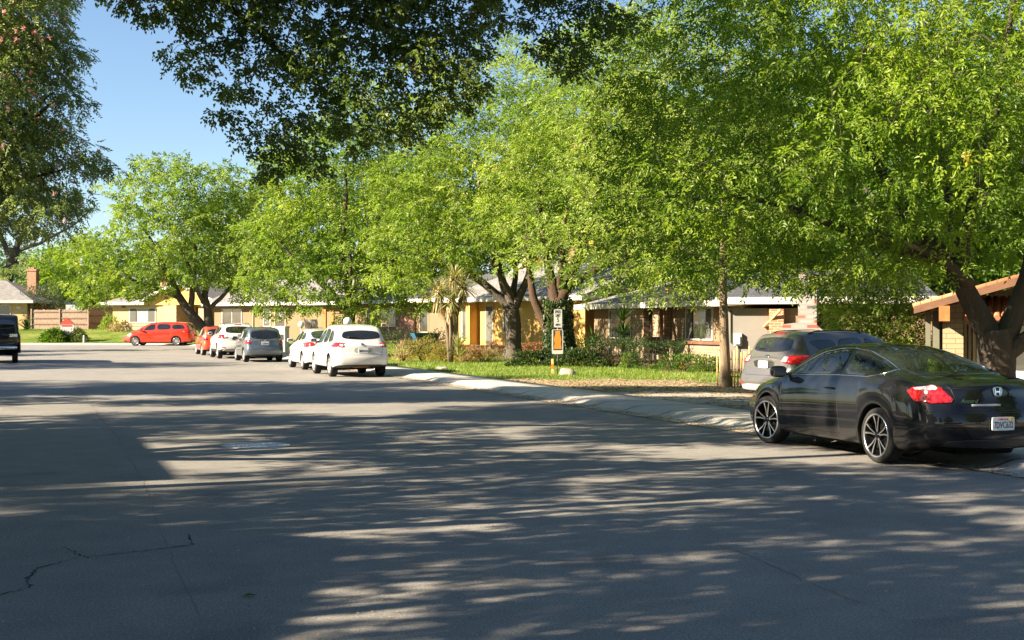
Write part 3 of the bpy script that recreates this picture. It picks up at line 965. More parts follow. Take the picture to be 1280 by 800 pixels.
def text_mesh(name, body, size, mat, parent, matrix, bold=0.0, extrude=0.002, shear=0.0, width=None, align='CENTER'):
    cu = bpy.data.curves.new(name, 'FONT'); cu.body = body; cu.size = size; cu.extrude = extrude; cu.offset = bold
    cu.shear = shear; cu.align_x = align; cu.align_y = 'CENTER'; cu.resolution_u = 3
    t = bpy.data.objects.new(name, cu); COL.objects.link(t)
    bpy.context.view_layer.update()
    me = bpy.data.meshes.new_from_object(t.evaluated_get(bpy.context.evaluated_depsgraph_get()))
    COL.objects.unlink(t); bpy.data.objects.remove(t)
    if width:
        xs = [v.co.x for v in me.vertices]; w = max(xs)-min(xs)
        for v in me.vertices: v.co.x *= width/w
    me.transform(matrix); me.materials.clear(); me.materials.append(mat)
    o = bpy.data.objects.new(name, me)
    return link(o, parent)

def face_matrix(p, n, up=Vector((0, 0, 1))):
    """text plane: x to the viewer's right, y up, z towards the viewer"""
    z = n.normalized(); x = up.cross(z).normalized(); y = z.cross(x)
    m = Matrix((x, y, z)).transposed().to_4x4(); m.translation = p
    return m

def licence_plate(car, z, text, y=0.0, kind='rear', state=True, fancy=False):
    p, n = car.cast(kind, y, z)
    if p is None: return
    n = Vector((n.x, n.y, n.z*0.5)).normalized()
    mt = face_matrix(p + n*0.022, n)
    m = MB(); w, h = 0.152, 0.076
    m.prism_z(round_poly([(-w, -h), (w, -h), (w, h), (-w, h)], 2, 0.06), -0.02, 0.002)
    o = m.build('licence_plate', M['plate'], car.root); o.matrix_parent_inverse = Matrix(); o.data.transform(mt)
    if text.strip(): text_mesh('plate_number', text, 0.105, M['plate_ink'], o, mt @ Matrix.Translation((0, -0.016, 0.003)), bold=0.0008, width=0.262)
    if fancy:
        text_mesh('plate_state', 'California', 0.034, M['red_ink'], o, mt @ Matrix.Translation((-0.01, 0.054, 0.003)), shear=0.3, width=0.14)
        q = MB(); q.box(0.085, 0.135, 0.034, 0.068, 0.002, 0.005)
        qo = q.build('sticker', M['yellow'], o); qo.data.transform(mt)
    return o

M['wood_tow'] = plain('orange_plastic', (0.45, 0.20, 0.06), 0.7)
# ---- generic finishing for a hatch / crossover seen mostly from behind
def finish(car, d):
    sp = car.sp; L = sp['L']
    for sd in (1, -1):
        for poly in d['side_windows']:
            car.patch('window', d.get('glass', M['car_glass']), 'side', poly, sd, rnd=2)
        for q in ('tail', 'tail_side'):
            pass
        if 'tail_rear' in d:
            poly = [(sd*y, z) for y, z in d['tail_rear']]
            o = car.patch('tail_light', M['lens_red'], 'rear', poly, off=0.010, rnd=1, nu=14)
            if 'tail_side' in d and o:
                car.patch('tail_light_side', M['lens_red'], 'side', d['tail_side'], sd, off=0.008, rnd=1, parent=o)
            if 'tail_clear' in d and o:
                car.patch('reversing_lamp', M['lens_clear'], 'rear', [(sd*y, z) for y, z in d['tail_clear']], off=0.016, rnd=1, nu=6, nv=4, parent=o)
        if 'head_front' in d:
            o = car.patch('headlight', M['lens_clear'], 'front', [(sd*y, z) for y, z in d['head_front']], off=0.006, rnd=1, nu=10)
            if 'head_side' in d and o:
                car.patch('headlight_side', M['lens_clear'], 'side', d['head_side'], sd, off=0.006, rnd=1, parent=o)
        if 'reflector' in d:
            car.patch('reflector', M['lens_red'], 'rear', [(sd*y, z) for y, z in d['reflector']], off=0.008, rnd=1, nu=8, nv=3)
        for pl in d.get('seams', []):
            m = MB(); car.strip(m, 'side', pl, 0.0045, sd, -0.001, 4); m.build('door_seam', M['trim_black'], car.root)
        for x, z in d.get('handles', []): car.handle(x, z, sd, d.get('handle_mat', car.paint))
        if d.get('mirror'):
            mx, mz = d['mirror']; car.mirror(mx, mz, sd, d.get('mirror_mat', car.paint), d.get('mirror_size', 1.0))
        if d.get('rails'):
            x0, x1, yy = d['rails']
            m = MB(); P = []
            for i in range(9):
                x = x0 + (x1-x0)*i/8; p, n = car.cast('top', x, sd*yy)
                P.append((p.x, p.y, p.z + (0.035 if 0 < i < 8 else 0.0)))
            m.tube(P, 0.014, 6); m.build('roof_rail', d.get('rail_mat', M['trim_black']), car.root)
        if d.get('lips'):
            m = MB()
            for a in car.ax:
                P = []
                for i in range(19):
                    th = math.pi*(i/18.0)*1.1 - 0.16
                    rr = sp['wr'] + sp.get('arch', 0.055) + 0.02
                    u, v = a + rr*math.cos(th), sp['wr'] + rr*math.sin(th)
                    p, n = car.cast('side', u, v, sd)
                    if p is not None and abs(p.y) > 0.5: P.append(p[:])
                if len(P) > 2: m.tube(P, 0.022, 6)
            m.build('arch_trim', d['lips'], car.root)
    if 'rear_window' in d:
        rw = car.patch('rear_window', d.get('rear_glass', d.get('glass', M['car_glass'])), d.get('rw_kind', 'rear'), d['rear_window'], nu=22, nv=10, rnd=3)
        if d.get('wiper') and rw:
            m = MB(); w = d['wiper']
            car.strip(m, 'rear', [(0, w), (0.2, w+0.05), (0.42, w+0.045)], 0.010, 1, 0.02, 5)
            m.build('wiper', M['trim_black'], rw)
    if 'windscreen' in d:
        car.patch('windscreen', M['car_glass'], 'top', d['windscreen'], nu=14, nv=12, rnd=1)
    if 'grille' in d:
        car.patch('grille', M['trim_black'], 'front', d['grille'], nu=14, rnd=1)
    if 'rear_seams' in d:
        m = MB()
        for pl in d['rear_seams']: car.strip(m, 'rear', pl, 0.005, 1, -0.001, 4)
        m.build('tailgate_seam', M['trim_black'], car.root)
    if 'brake_lamp' in d:
        car.patch('brake_lamp', M['lens_red'], 'rear', d['brake_lamp'], off=0.012, nu=8, nv=3, rnd=0)
    if 'plate_recess' in d:
        car.patch('plate_recess', d.get('recess_mat', M['trim_black']), 'rear', d['plate_recess'], off=0.003, nu=10, rnd=1)
    if 'bumper_low' in d:
        car.patch('lower_bumper', d.get('low_mat', M['trim_black']), 'rear', d['bumper_low'], off=0.006, nu=20, nv=5, rnd=1)
    if 'diffuser' in d:
        car.patch('skid_plate', d.get('diff_mat', M['skid']), 'rear', d['diffuser'], off=0.012, nu=16, nv=5, rnd=1)
    if 'plate' in d:
        licence_plate(car, d['plate'][0], d['plate'][1])
    for q in range(2):
        for sd in (1, -1):
            car.wheel(q, sd, d['wheel'], d.get('steer', 0.0) if q == 1 else 0.0, d.get('wheel_mat'))

# ---------------- black coupe, nearest
SP = dict(L=4.82, W=1.85, wb=2.74, rear_axle=1.06, wr=0.335, rim=0.78, sill=0.19, under_z=0.2, arch=0.045,
    top=[(0, 0.985), (0.12, 1.035), (0.28, 1.055), (0.60, 1.085), (1.45, 1.345), (1.95, 1.425), (2.25, 1.435), (2.6, 1.425), (2.95, 1.36), (3.72, 1.02), (4.2, 0.93), (4.6, 0.80), (4.82, 0.64)],
    belt=[(0, 0.955), (0.6, 1.03), (1.6, 1.03), (2.8, 0.985), (3.6, 0.925), (4.4, 0.79), (4.82, 0.56)],
    plan=[(0, 0.74), (0.06, 0.84), (0.18, 0.91), (0.40, 0.955), (0.9, 0.99), (1.6, 0.985), (2.6, 0.985), (3.6, 0.985), (4.2, 0.93), (4.6, 0.80), (4.82, 0.60)],
    roof_hw=[(0, 0.72), (0.7, 0.66), (1.5, 0.64), (2.4, 0.655), (3.2, 0.70), (3.8, 0.78)],
    xr=[(0.15, 0.16), (0.27, 0.06), (0.42, 0.01), (0.58, 0.0), (0.70, 0.035), (0.78, 0.085), (0.95, 0.10), (1.03, 0.12), (1.1, 0.16)],
    xf=[(0.15, 4.68), (0.3, 4.80), (0.55, 4.82), (0.8, 4.68)], rear_bow=0.13, bulge=0.045, tuck=0.05, tk=0.07)
coupe = Car('coupe', 'gloss black two-door coupe parked at the right kerb with chrome window line', 'car', SP, M['black_paint'])
glass_coupe = M['car_glass']
for sd in (1, -1):
    door_w = [(1.98, 1.04), (3.42, 0.985), (3.28, 1.03), (2.95, 1.175), (2.62, 1.29), (2.3, 1.34), (2.06, 1.345)]
    quarter = [(1.03, 1.13), (1.16, 1.08), (1.34, 1.05), (1.90, 1.045), (1.97, 1.345), (1.70, 1.315), (1.35, 1.23)]
    coupe.patch('window', glass_coupe, 'side', door_w, sd, rnd=1, nu=22)
    coupe.patch('window', glass_coupe, 'side', quarter, sd, rnd=1)
    m = MB()
    outl = [(3.50, 0.972), (3.32, 1.035), (2.98, 1.185), (2.66, 1.305), (2.32, 1.358), (2.0, 1.366), (1.70, 1.335), (1.35, 1.25), (0.97, 1.135), (1.12, 1.07), (1.34, 1.035), (2.0, 1.028), (2.8, 1.0), (3.50, 0.972)]
    coupe.strip(m, 'side', outl, 0.0085, sd, 0.003, 6)
    m.build('window_trim', M['chrome'], coupe.root)
    m = MB()
    coupe.strip(m, 'side', [(1.98, 0.97), (1.93, 0.70), (1.88, 0.45), (1.86, 0.30), (3.30, 0.28), (3.33, 0.60), (3.42, 0.89)], 0.004, sd, -0.001, 4)
    m.build('door_seam', M['trim_black'], coupe.root)
    # wrap-round tail lamp: rear face piece and side piece meet at the corner
    tl = coupe.patch('tail_light', M['lens_red'], 'rear', [(sd*0.50, 0.785), (sd*0.845, 0.765), (sd*0.85, 0.94), (sd*0.68, 0.985)], off=0.010, rnd=1, nu=22, nv=10, max_d=0.4)
    coupe.patch('tail_light_side', M['lens_red'], 'side', [(0.10, 0.775), (0.17, 0.80), (0.27, 0.94), (0.22, 0.95), (0.10, 0.95)], sd, off=0.010, rnd=1, nu=14, parent=tl)
    coupe.patch('reversing_lamp', M['lens_clear'], 'rear', [(sd*0.67, 0.925), (sd*0.82, 0.915), (sd*0.82, 0.945), (sd*0.69, 0.975)], off=0.017, rnd=1, nu=10, nv=5, parent=tl, max_d=0.3)
    hl = coupe.patch('headlight', M['lens_clear'], 'front', [(sd*0.42, 0.60), (sd*0.80, 0.66), (sd*0.82, 0.76), (sd*0.5, 0.70)], off=0.006, rnd=1, max_d=0.3)
    coupe.mirror(3.30, 0.985, sd, M['black_paint'], 1.05)
    coupe.handle(2.12, 0.86, sd, M['black_paint'])
coupe.patch('rear_window', glass_coupe, 'top', [(0.62, -0.66), (1.66, -0.55), (1.70, 0.0), (1.66, 0.55), (0.62, 0.66), (0.55, 0.0)], nu=16, nv=18, rnd=2)
coupe.patch('windscreen', glass_coupe, 'top', [(2.86, -0.55), (3.60, -0.66), (3.66, 0), (3.60, 0.66), (2.86, 0.55), (2.84, 0)], nu=14, nv=14, rnd=1)
coupe.patch('lower_bumper', M['trim_black'], 'rear', [(-0.70, 0.27), (0.70, 0.27), (0.60, 0.36), (-0.60, 0.36)], off=0.004, nu=18, rnd=1)
m = MB()
coupe.strip(m, 'rear', [(-0.56, 1.0), (-0.50, 0.79), (-0.44, 0.70), (0, 0.685), (0.44, 0.70), (0.50, 0.79), (0.56, 1.0)], 0.005, 1, -0.001, 4)
coupe.strip(m, 'rear', [(-0.86, 0.66), (-0.5, 0.665), (0.5, 0.665), (0.86, 0.66)], 0.005, 1, -0.001, 4)
m.build('boot_seam', M['trim_black'], coupe.root)
licence_plate(coupe, 0.545, '7DVC632', fancy=True)
p, n = coupe.cast('rear', 0.0, 0.905)
mt = face_matrix(p + n*0.004, n)
em = MB()
ring = [(x*0.062*1.0, y*0.05) for x, y in [(-0.8, 1), (0.8, 1), (1, 0.5), (0.72, -1), (-0.72, -1), (-1, 0.5)]]
ring = round_poly(ring, 2)
rp = [(x, y, 0.006) for x, y in ring]; em.tube(rp + [rp[0]], 0.006, 6)
em.prism_z([(-0.042, 0.040), (-0.028, 0.040), (-0.022, -0.040), (-0.034, -0.040)], 0, 0.009)
em.prism_z([(0.028, 0.040), (0.042, 0.040), (0.034, -0.040), (0.022, -0.040)], 0, 0.009)
em.prism_z([(-0.028, 0.006), (0.028, 0.006), (0.026, -0.010), (-0.026, -0.010)], 0, 0.009)
eo = em.build('badge', M['chrome'], coupe.root); eo.data.transform(mt)
p, n = coupe.cast('rear', 0.36, 0.80)
text_mesh('lettering', 'Accord', 0.062, M['chrome'], coupe.root, face_matrix(p + n*0.003, n), shear=0.35, extrude=0.003, width=0.21)
m = MB()
coupe.strip(m, 'rear', [(-0.02, 0.752), (0.34, 0.752)], 0.016, 1, 0.0, 6)
m.build('boot_grip_trim', M['alloy_dull'], coupe.root)
for q in range(2):
    for sd in (1, -1): coupe.wheel(q, sd, 'coupe', 9.0 if q == 1 else 0.0)
coupe.place((5.24, 16.2), 17.4, 0.0)

# ---------------- crossover shape shared by three cars
def crossover(name, label, paint, style, group='cars parked along the kerb'):
    if style == 'round':
        sp = dict(L=4.65, W=1.80, wb=2.69, rear_axle=0.95, wr=0.345, rim=0.68, sill=0.27, under_z=0.3, arch=0.05,
            top=[(0, 1.02), (0.06, 1.10), (0.34, 1.50), (0.50, 1.585), (1.0, 1.645), (1.9, 1.66), (2.6, 1.62), (3.0, 1.50), (3.7, 1.10), (4.2, 1.00), (4.5, 0.85), (4.65, 0.66)],
            belt=[(0, 0.98), (0.5, 1.08), (1.4, 1.03), (3.5, 0.97), (4.3, 0.85), (4.65, 0.58)],
            plan=[(0, 0.80), (0.06, 0.88), (0.2, 0.94), (0.5, 0.98), (1.2, 1.0), (3.6, 0.99), (4.2, 0.93), (4.65, 0.66)],
            roof_hw=[(0, 0.84), (0.3, 0.76), (0.8, 0.72), (2.6, 0.70), (3.6, 0.80)],
            xr=[(0.2, 0.16), (0.3, 0.06), (0.5, 0.0), (0.66, 0.0), (0.75, 0.06), (0.95, 0.09), (1.1, 0.12), (1.6, 0.16)],
            xf=[(0.2, 4.5), (0.35, 4.62), (0.6, 4.65), (0.9, 4.5)], rear_bow=0.09, tk=0.10, end_up=0.08)
        c = Car(name, label, 'car', sp, paint, group)
        finish(c, dict(side_windows=[[(0.72, 1.16), (0.80, 1.10), (1.42, 1.07), (1.44, 1.47), (1.0, 1.42)], [(1.49, 1.07), (2.28, 1.04), (2.26, 1.52), (1.50, 1.48)], [(2.33, 1.04), (3.42, 1.02), (3.2, 1.14), (2.8, 1.40), (2.33, 1.52)]],
            tail_rear=[(0.54, 0.93), (0.92, 0.94), (0.92, 1.07), (0.60, 1.06)], tail_side=[(0.10, 0.94), (0.5, 1.0), (0.46, 1.09), (0.16, 1.08)], tail_clear=[(0.58, 0.96), (0.70, 0.96), (0.70, 1.02), (0.58, 1.02)],
            head_front=[(0.45, 0.70), (0.80, 0.74), (0.80, 0.85), (0.5, 0.80)],
            rear_window=[(-0.62, 1.20), (0, 1.16), (0.62, 1.20), (0.56, 1.42), (0, 1.46), (-0.56, 1.42)], windscreen=[(2.9, -0.58), (3.60, -0.70), (3.66, 0), (3.60, 0.70), (2.9, 0.58)],
            wiper=1.19, mirror=(3.20, 1.07), handles=[(1.72, 0.90), (2.66, 0.88)], lips=None,
            seams=[[(2.30, 1.02), (2.30, 0.4)], [(1.46, 1.06), (1.40, 0.75), (1.45, 0.4)], [(3.35, 0.98), (3.28, 0.4)], [(1.46, 0.40), (3.28, 0.40)]],
            rear_seams=[[(-0.70, 1.15), (-0.62, 0.85), (-0.58, 0.70), (0.58, 0.70), (0.62, 0.85), (0.70, 1.15)]],
            plate_recess=[(-0.26, 0.76), (0.26, 0.76), (0.30, 0.93), (-0.30, 0.93)], recess_mat=M['skid'], plate=(0.83, '5MKR218'),
            bumper_low=[(-0.80, 0.30), (0.80, 0.30), (0.74, 0.40), (-0.74, 0.40)], diffuser=[(-0.30, 0.27), (0.30, 0.27), (0.28, 0.33), (-0.28, 0.33)], diff_mat=M['wood_tow'],
            wheel='five', grille=[(-0.4, 0.6), (0.4, 0.6), (0.4, 0.75), (-0.4, 0.75)]))
        c.patch('badge', M['chrome'], 'rear', [(-0.05, 0.98), (0.05, 0.98), (0.05, 1.05), (-0.05, 1.05)], off=0.01, rnd=2, nu=6, nv=4)
    else:
        sp = dict(L=4.52, W=1.84, wb=2.69, rear_axle=0.93, wr=0.35, rim=0.68, sill=0.28, under_z=0.3, arch=0.055,
            top=[(0, 1.08), (0.05, 1.14), (0.36, 1.56), (0.46, 1.61), (0.9, 1.655), (1.9, 1.68), (2.5, 1.64), (2.95, 1.50), (3.6, 1.14), (4.1, 1.04), (4.4, 0.90), (4.52, 0.70)],
            belt=[(0, 1.03), (0.5, 1.16), (1.3, 1.11), (3.4, 1.01), (4.2, 0.88), (4.52, 0.6)],
            plan=[(0, 0.83), (0.05, 0.90), (0.18, 0.955), (0.5, 0.985), (1.2, 1.0), (3.5, 0.99), (4.1, 0.93), (4.52, 0.66)],
            roof_hw=[(0, 0.86), (0.3, 0.75), (0.8, 0.71), (2.6, 0.70), (3.6, 0.80)],
            xr=[(0.2, 0.18), (0.34, 0.05), (0.5, 0.0), (0.68, 0.02), (0.76, 0.09), (0.92, 0.10), (1.1, 0.10), (1.65, 0.14)],
            xf=[(0.2, 4.4), (0.35, 4.5), (0.6, 4.52), (0.9, 4.40)], rear_bow=0.08, tk=0.07, end_up=0.08, clad=0.44)
        c = Car(name, label, 'car', sp, paint, group)
        finish(c, dict(side_windows=[[(0.62, 1.44), (0.98, 1.19), (1.40, 1.15), (1.42, 1.47), (1.0, 1.475)], [(1.48, 1.145), (2.24, 1.10), (2.24, 1.53), (1.49, 1.49)], [(2.30, 1.10), (3.32, 1.06), (3.1, 1.20), (2.75, 1.42), (2.30, 1.53)]],
            tail_rear=[(0.50, 0.98), (0.93, 0.93), (0.93, 1.12), (0.55, 1.13)], tail_side=[(0.10, 0.95), (0.36, 1.00), (0.60, 1.10), (0.50, 1.14), (0.12, 1.13)], tail_clear=[(0.52, 1.0), (0.66, 0.985), (0.66, 1.10), (0.55, 1.115)],
            head_front=[(0.45, 0.74), (0.80, 0.78), (0.80, 0.90), (0.5, 0.85)],
            rear_window=[(-0.60, 1.22), (0, 1.19), (0.60, 1.22), (0.56, 1.49), (0, 1.52), (-0.56, 1.49)], windscreen=[(2.85, -0.58), (3.50, -0.70), (3.56, 0), (3.50, 0.70), (2.85, 0.58)],
            wiper=1.22, mirror=(3.10, 1.12), handles=[(1.70, 0.98), (2.62, 0.95)], rails=(0.75, 2.35, 0.58), rail_mat=M['trim_black'],
            seams=[[(2.27, 1.08), (2.27, 0.46)], [(1.45, 1.12), (1.38, 0.8), (1.44, 0.46)], [(3.25, 1.02), (3.2, 0.46)]],
            rear_seams=[[(-0.74, 1.18), (-0.66, 0.80), (-0.60, 0.70), (0.60, 0.70), (0.66, 0.80), (0.74, 1.18)]],
            brake_lamp=[(-0.16, 1.575), (0.16, 1.575), (0.16, 1.60), (-0.16, 1.60)],
            plate_recess=[(-0.30, 0.86), (0.30, 0.86), (0.36, 1.02), (-0.36, 1.02)], plate=(0.93, ' '),
            reflector=[(0.62, 0.50), (0.80, 0.52), (0.80, 0.56), (0.64, 0.55)],
            diffuser=[(-0.78, 0.36), (0.78, 0.36), (0.66, 0.50), (-0.66, 0.50)],
            wheel='five', grille=[(-0.4, 0.6), (0.4, 0.6), (0.4, 0.75), (-0.4, 0.75)]))
        c.patch('badge', M['chrome'], 'rear', [(-0.07, 1.08), (0.07, 1.08), (0.07, 1.13), (-0.07, 1.13)], off=0.01, rnd=2, nu=6, nv=4)
    return c

white_suv = crossover('crossover', 'white rounded crossover with red tail lights, nearest of the cars parked before the lawn', M['white_paint'], 'round')
white_suv.place((-4.90, 41.6), 18.8)
white_ford = crossover('crossover', 'white crossover parked between the blue-grey and the red-orange hatchbacks', M['white_paint'], 'edged')
white_ford.place((-13.05, 62.5), 19.5)
grey_suv = crossover('crossover', 'dark grey metallic crossover standing in the driveway behind the black coupe', M['grey_metal_paint'], 'edged', None)
for k_ in list(grey_suv.root.keys()):
    if k_ == 'group': del grey_suv.root['group']
grey_suv.place((6.25, 29.1), -60.0, -0.14)

# ---------------- small hatchbacks
def hatchback(label, paint, pos, head, plate):
    sp = dict(L=4.10, W=1.69, wb=2.50, rear_axle=0.72, wr=0.30, rim=0.68, sill=0.22, under_z=0.22, arch=0.05,
        top=[(0, 0.98), (0.04, 1.06), (0.26, 1.40), (0.40, 1.475), (0.9, 1.515), (1.6, 1.525), (2.3, 1.47), (2.7, 1.34), (3.4, 0.98), (3.8, 0.88), (4.0, 0.74), (4.1, 0.6)],
        belt=[(0, 0.93), (0.5, 1.02), (1.4, 0.97), (3.0, 0.88), (3.9, 0.72), (4.1, 0.54)],
        plan=[(0, 0.83), (0.05, 0.90), (0.18, 0.95), (0.5, 0.985), (1.2, 1.0), (3.2, 0.99), (3.8, 0.9), (4.1, 0.64)],
        roof_hw=[(0, 0.87), (0.3, 0.78), (0.8, 0.73), (2.3, 0.71), (3.3, 0.80)],
        xr=[(0.15, 0.14), (0.28, 0.04), (0.45, 0.0), (0.6, 0.01), (0.68, 0.06), (0.9, 0.07), (1.5, 0.11)],
        xf=[(0.2, 4.0), (0.35, 4.08), (0.6, 4.1), (0.8, 4.0)], rear_bow=0.07, tk=0.07, end_up=0.06)
    c = Car('hatchback', label, 'car', sp, paint, 'cars parked along the kerb')
    finish(c, dict(side_windows=[[(0.50, 1.08), (0.60, 1.03), (1.22, 1.0), (1.24, 1.36), (0.62, 1.34)], [(1.29, 1.0), (2.0, 0.96), (2.0, 1.39), (1.30, 1.365)], [(2.06, 0.96), (3.12, 0.90), (2.95, 1.05), (2.5, 1.28), (2.06, 1.39)]],
        tail_rear=[(0.60, 0.80), (0.86, 0.78), (0.86, 0.92), (0.62, 0.93)], tail_side=[(0.08, 0.79), (0.28, 0.82), (0.24, 0.98), (0.10, 0.98)], tail_clear=[(0.62, 0.94), (0.80, 0.93), (0.78, 1.10), (0.66, 1.02)],
        head_front=[(0.42, 0.62), (0.74, 0.68), (0.72, 0.80), (0.5, 0.74)],
        rear_window=[(-0.60, 1.02), (0, 0.98), (0.60, 1.02), (0.55, 1.34), (0, 1.38), (-0.55, 1.34)], windscreen=[(2.6, -0.52), (3.28, -0.64), (3.36, 0), (3.28, 0.64), (2.6, 0.52)],
        wiper=1.0, mirror=(2.86, 0.97), handles=[(1.50, 0.86), (2.36, 0.83)],
        seams=[[(2.03, 0.94), (2.03, 0.34)], [(1.26, 0.98), (1.22, 0.7), (1.30, 0.34)], [(3.0, 0.88), (2.96, 0.34)]],
        rear_seams=[[(-0.66, 1.0), (-0.60, 0.72), (-0.50, 0.58), (0.50, 0.58), (0.60, 0.72), (0.66, 1.0)]],
        plate_recess=[(-0.24, 0.74), (0.24, 0.74), (0.26, 0.90), (-0.26, 0.90)], recess_mat=paint, plate=(0.81, plate),
        bumper_low=[(-0.66, 0.24), (0.66, 0.24), (0.6, 0.34), (-0.6, 0.34)], wheel='seven', brake_lamp=[(-0.12, 1.41), (0.12, 1.41), (0.12, 1.425), (-0.12, 1.425)]))
    c.patch('badge', M['chrome'], 'rear', [(-0.05, 0.93), (0.05, 0.93), (0.05, 0.98), (-0.05, 0.98)], off=0.01, rnd=2, nu=6, nv=4)
    c.place(pos, head)
    return c
grey_hatch = hatchback('blue-grey metallic hatchback, nearest of the three cars beside the utility box', M['blue_grey_paint'], (-10.75, 56.9), 19.5, '6LTB409')
red_hatch = hatchback('red-orange hatchback with dark roof, parked farthest along the kerb under the tree', M['orange_paint'], (-15.3, 68.6), 20.0, '4HWN773')
red_hatch.patch('roof_panel', M['van_black'], 'top', [(0.38, -0.56), (2.4, -0.54), (2.4, 0.54), (0.38, 0.56)], nu=14, nv=12, rnd=1)

# ---------------- white lift-back saloon between
SP = dict(L=4.46, W=1.745, wb=2.70, rear_axle=0.88, wr=0.315, rim=0.66, sill=0.20, under_z=0.2, arch=0.05,
    top=[(0, 1.03), (0.10, 1.10), (0.5, 1.22), (1.3, 1.42), (1.9, 1.485), (2.3, 1.47), (2.8, 1.33), (3.6, 0.98), (4.1, 0.86), (4.35, 0.72), (4.46, 0.58)],
    belt=[(0, 0.98), (0.6, 1.03), (1.6, 0.98), (3.3, 0.88), (4.2, 0.72), (4.46, 0.5)],
    plan=[(0, 0.80), (0.06, 0.87), (0.2, 0.93), (0.5, 0.97), (1.2, 1.0), (3.4, 0.99), (4.0, 0.92), (4.46, 0.62)],
    roof_hw=[(0, 0.80), (0.6, 0.72), (1.4, 0.69), (2.4, 0.69), (3.5, 0.80)],
    xr=[(0.15, 0.14), (0.28, 0.04), (0.5, 0.0), (0.7, 0.02), (0.95, 0.07), (1.15, 0.09)],
    xf=[(0.2, 4.34), (0.35, 4.44), (0.55, 4.46), (0.8, 4.3)], rear_bow=0.08, tk=0.08)
prius = Car('saloon_car', 'white lift-back saloon with black tail, parked just ahead of the rounded white crossover', 'car', SP, M['white_paint'], 'cars parked along the kerb')
finish(prius, dict(side_windows=[[(0.95, 1.13), (1.05, 1.08), (1.55, 1.05), (1.57, 1.36), (1.25, 1.30)], [(1.61, 1.05), (2.20, 1.01), (2.2, 1.38), (1.63, 1.37)], [(2.26, 1.01), (3.35, 0.93), (3.1, 1.06), (2.7, 1.26), (2.26, 1.38)]],
    tail_rear=[(0.50, 0.90), (0.86, 0.80), (0.86, 0.98), (0.60, 1.01)], tail_side=[(0.08, 0.82), (0.34, 0.86), (0.30, 1.0), (0.10, 1.0)],
    head_front=[(0.42, 0.60), (0.76, 0.66), (0.74, 0.78), (0.5, 0.72)],
    rear_window=[(0.22, -0.55), (1.2, -0.50), (1.26, 0), (1.2, 0.50), (0.22, 0.55)], rw_kind='top', windscreen=[(2.7, -0.52), (3.5, -0.64), (3.56, 0), (3.5, 0.64), (2.7, 0.52)],
    mirror=(3.08, 0.99), handles=[(1.75, 0.88), (2.6, 0.84)], seams=[[(2.22, 0.99), (2.22, 0.32)], [(1.58, 1.03), (1.48, 0.7), (1.52, 0.32)], [(3.25, 0.90), (3.2, 0.32)]],
    plate_recess=[(-0.5, 0.88), (0.5, 0.88), (0.56, 1.05), (-0.56, 1.05)], plate=(0.80, '7UFG550'), wheel='five'))
prius.place((-6.75, 47.7), 18.8)

# ---------------- orange-red minivan, side on
SP = dict(L=5.08, W=1.98, wb=3.03, rear_axle=1.05, wr=0.34, rim=0.72, sill=0.22, under_z=0.25, arch=0.05,
    top=[(0, 1.12), (0.05, 1.22), (0.22, 1.62), (0.36, 1.70), (1.0, 1.745), (2.2, 1.75), (2.9, 1.69), (3.4, 1.52), (4.2, 1.12), (4.65, 0.98), (4.9, 0.82), (5.08, 0.62)],
    belt=[(0, 1.05), (0.6, 1.14), (2.0, 1.09), (3.8, 1.0), (4.7, 0.84), (5.08, 0.56)],
    plan=[(0, 0.84), (0.05, 0.90), (0.18, 0.955), (0.5, 0.985), (1.2, 1.0), (3.8, 0.99), (4.5, 0.93), (5.08, 0.62)],
    roof_hw=[(0, 0.88), (0.3, 0.80), (0.8, 0.76), (2.8, 0.74), (4.0, 0.82)],
    xr=[(0.2, 0.14), (0.32, 0.04), (0.5, 0.0), (0.7, 0.02), (1.0, 0.06), (1.7, 0.12)],
    xf=[(0.2, 4.95), (0.35, 5.06), (0.6, 5.08), (0.9, 4.9)], rear_bow=0.07, tk=0.08)
van = Car('minivan', 'orange-red minivan parked side-on at the far kerb before the yellow house', 'car', SP, M['red_paint'])
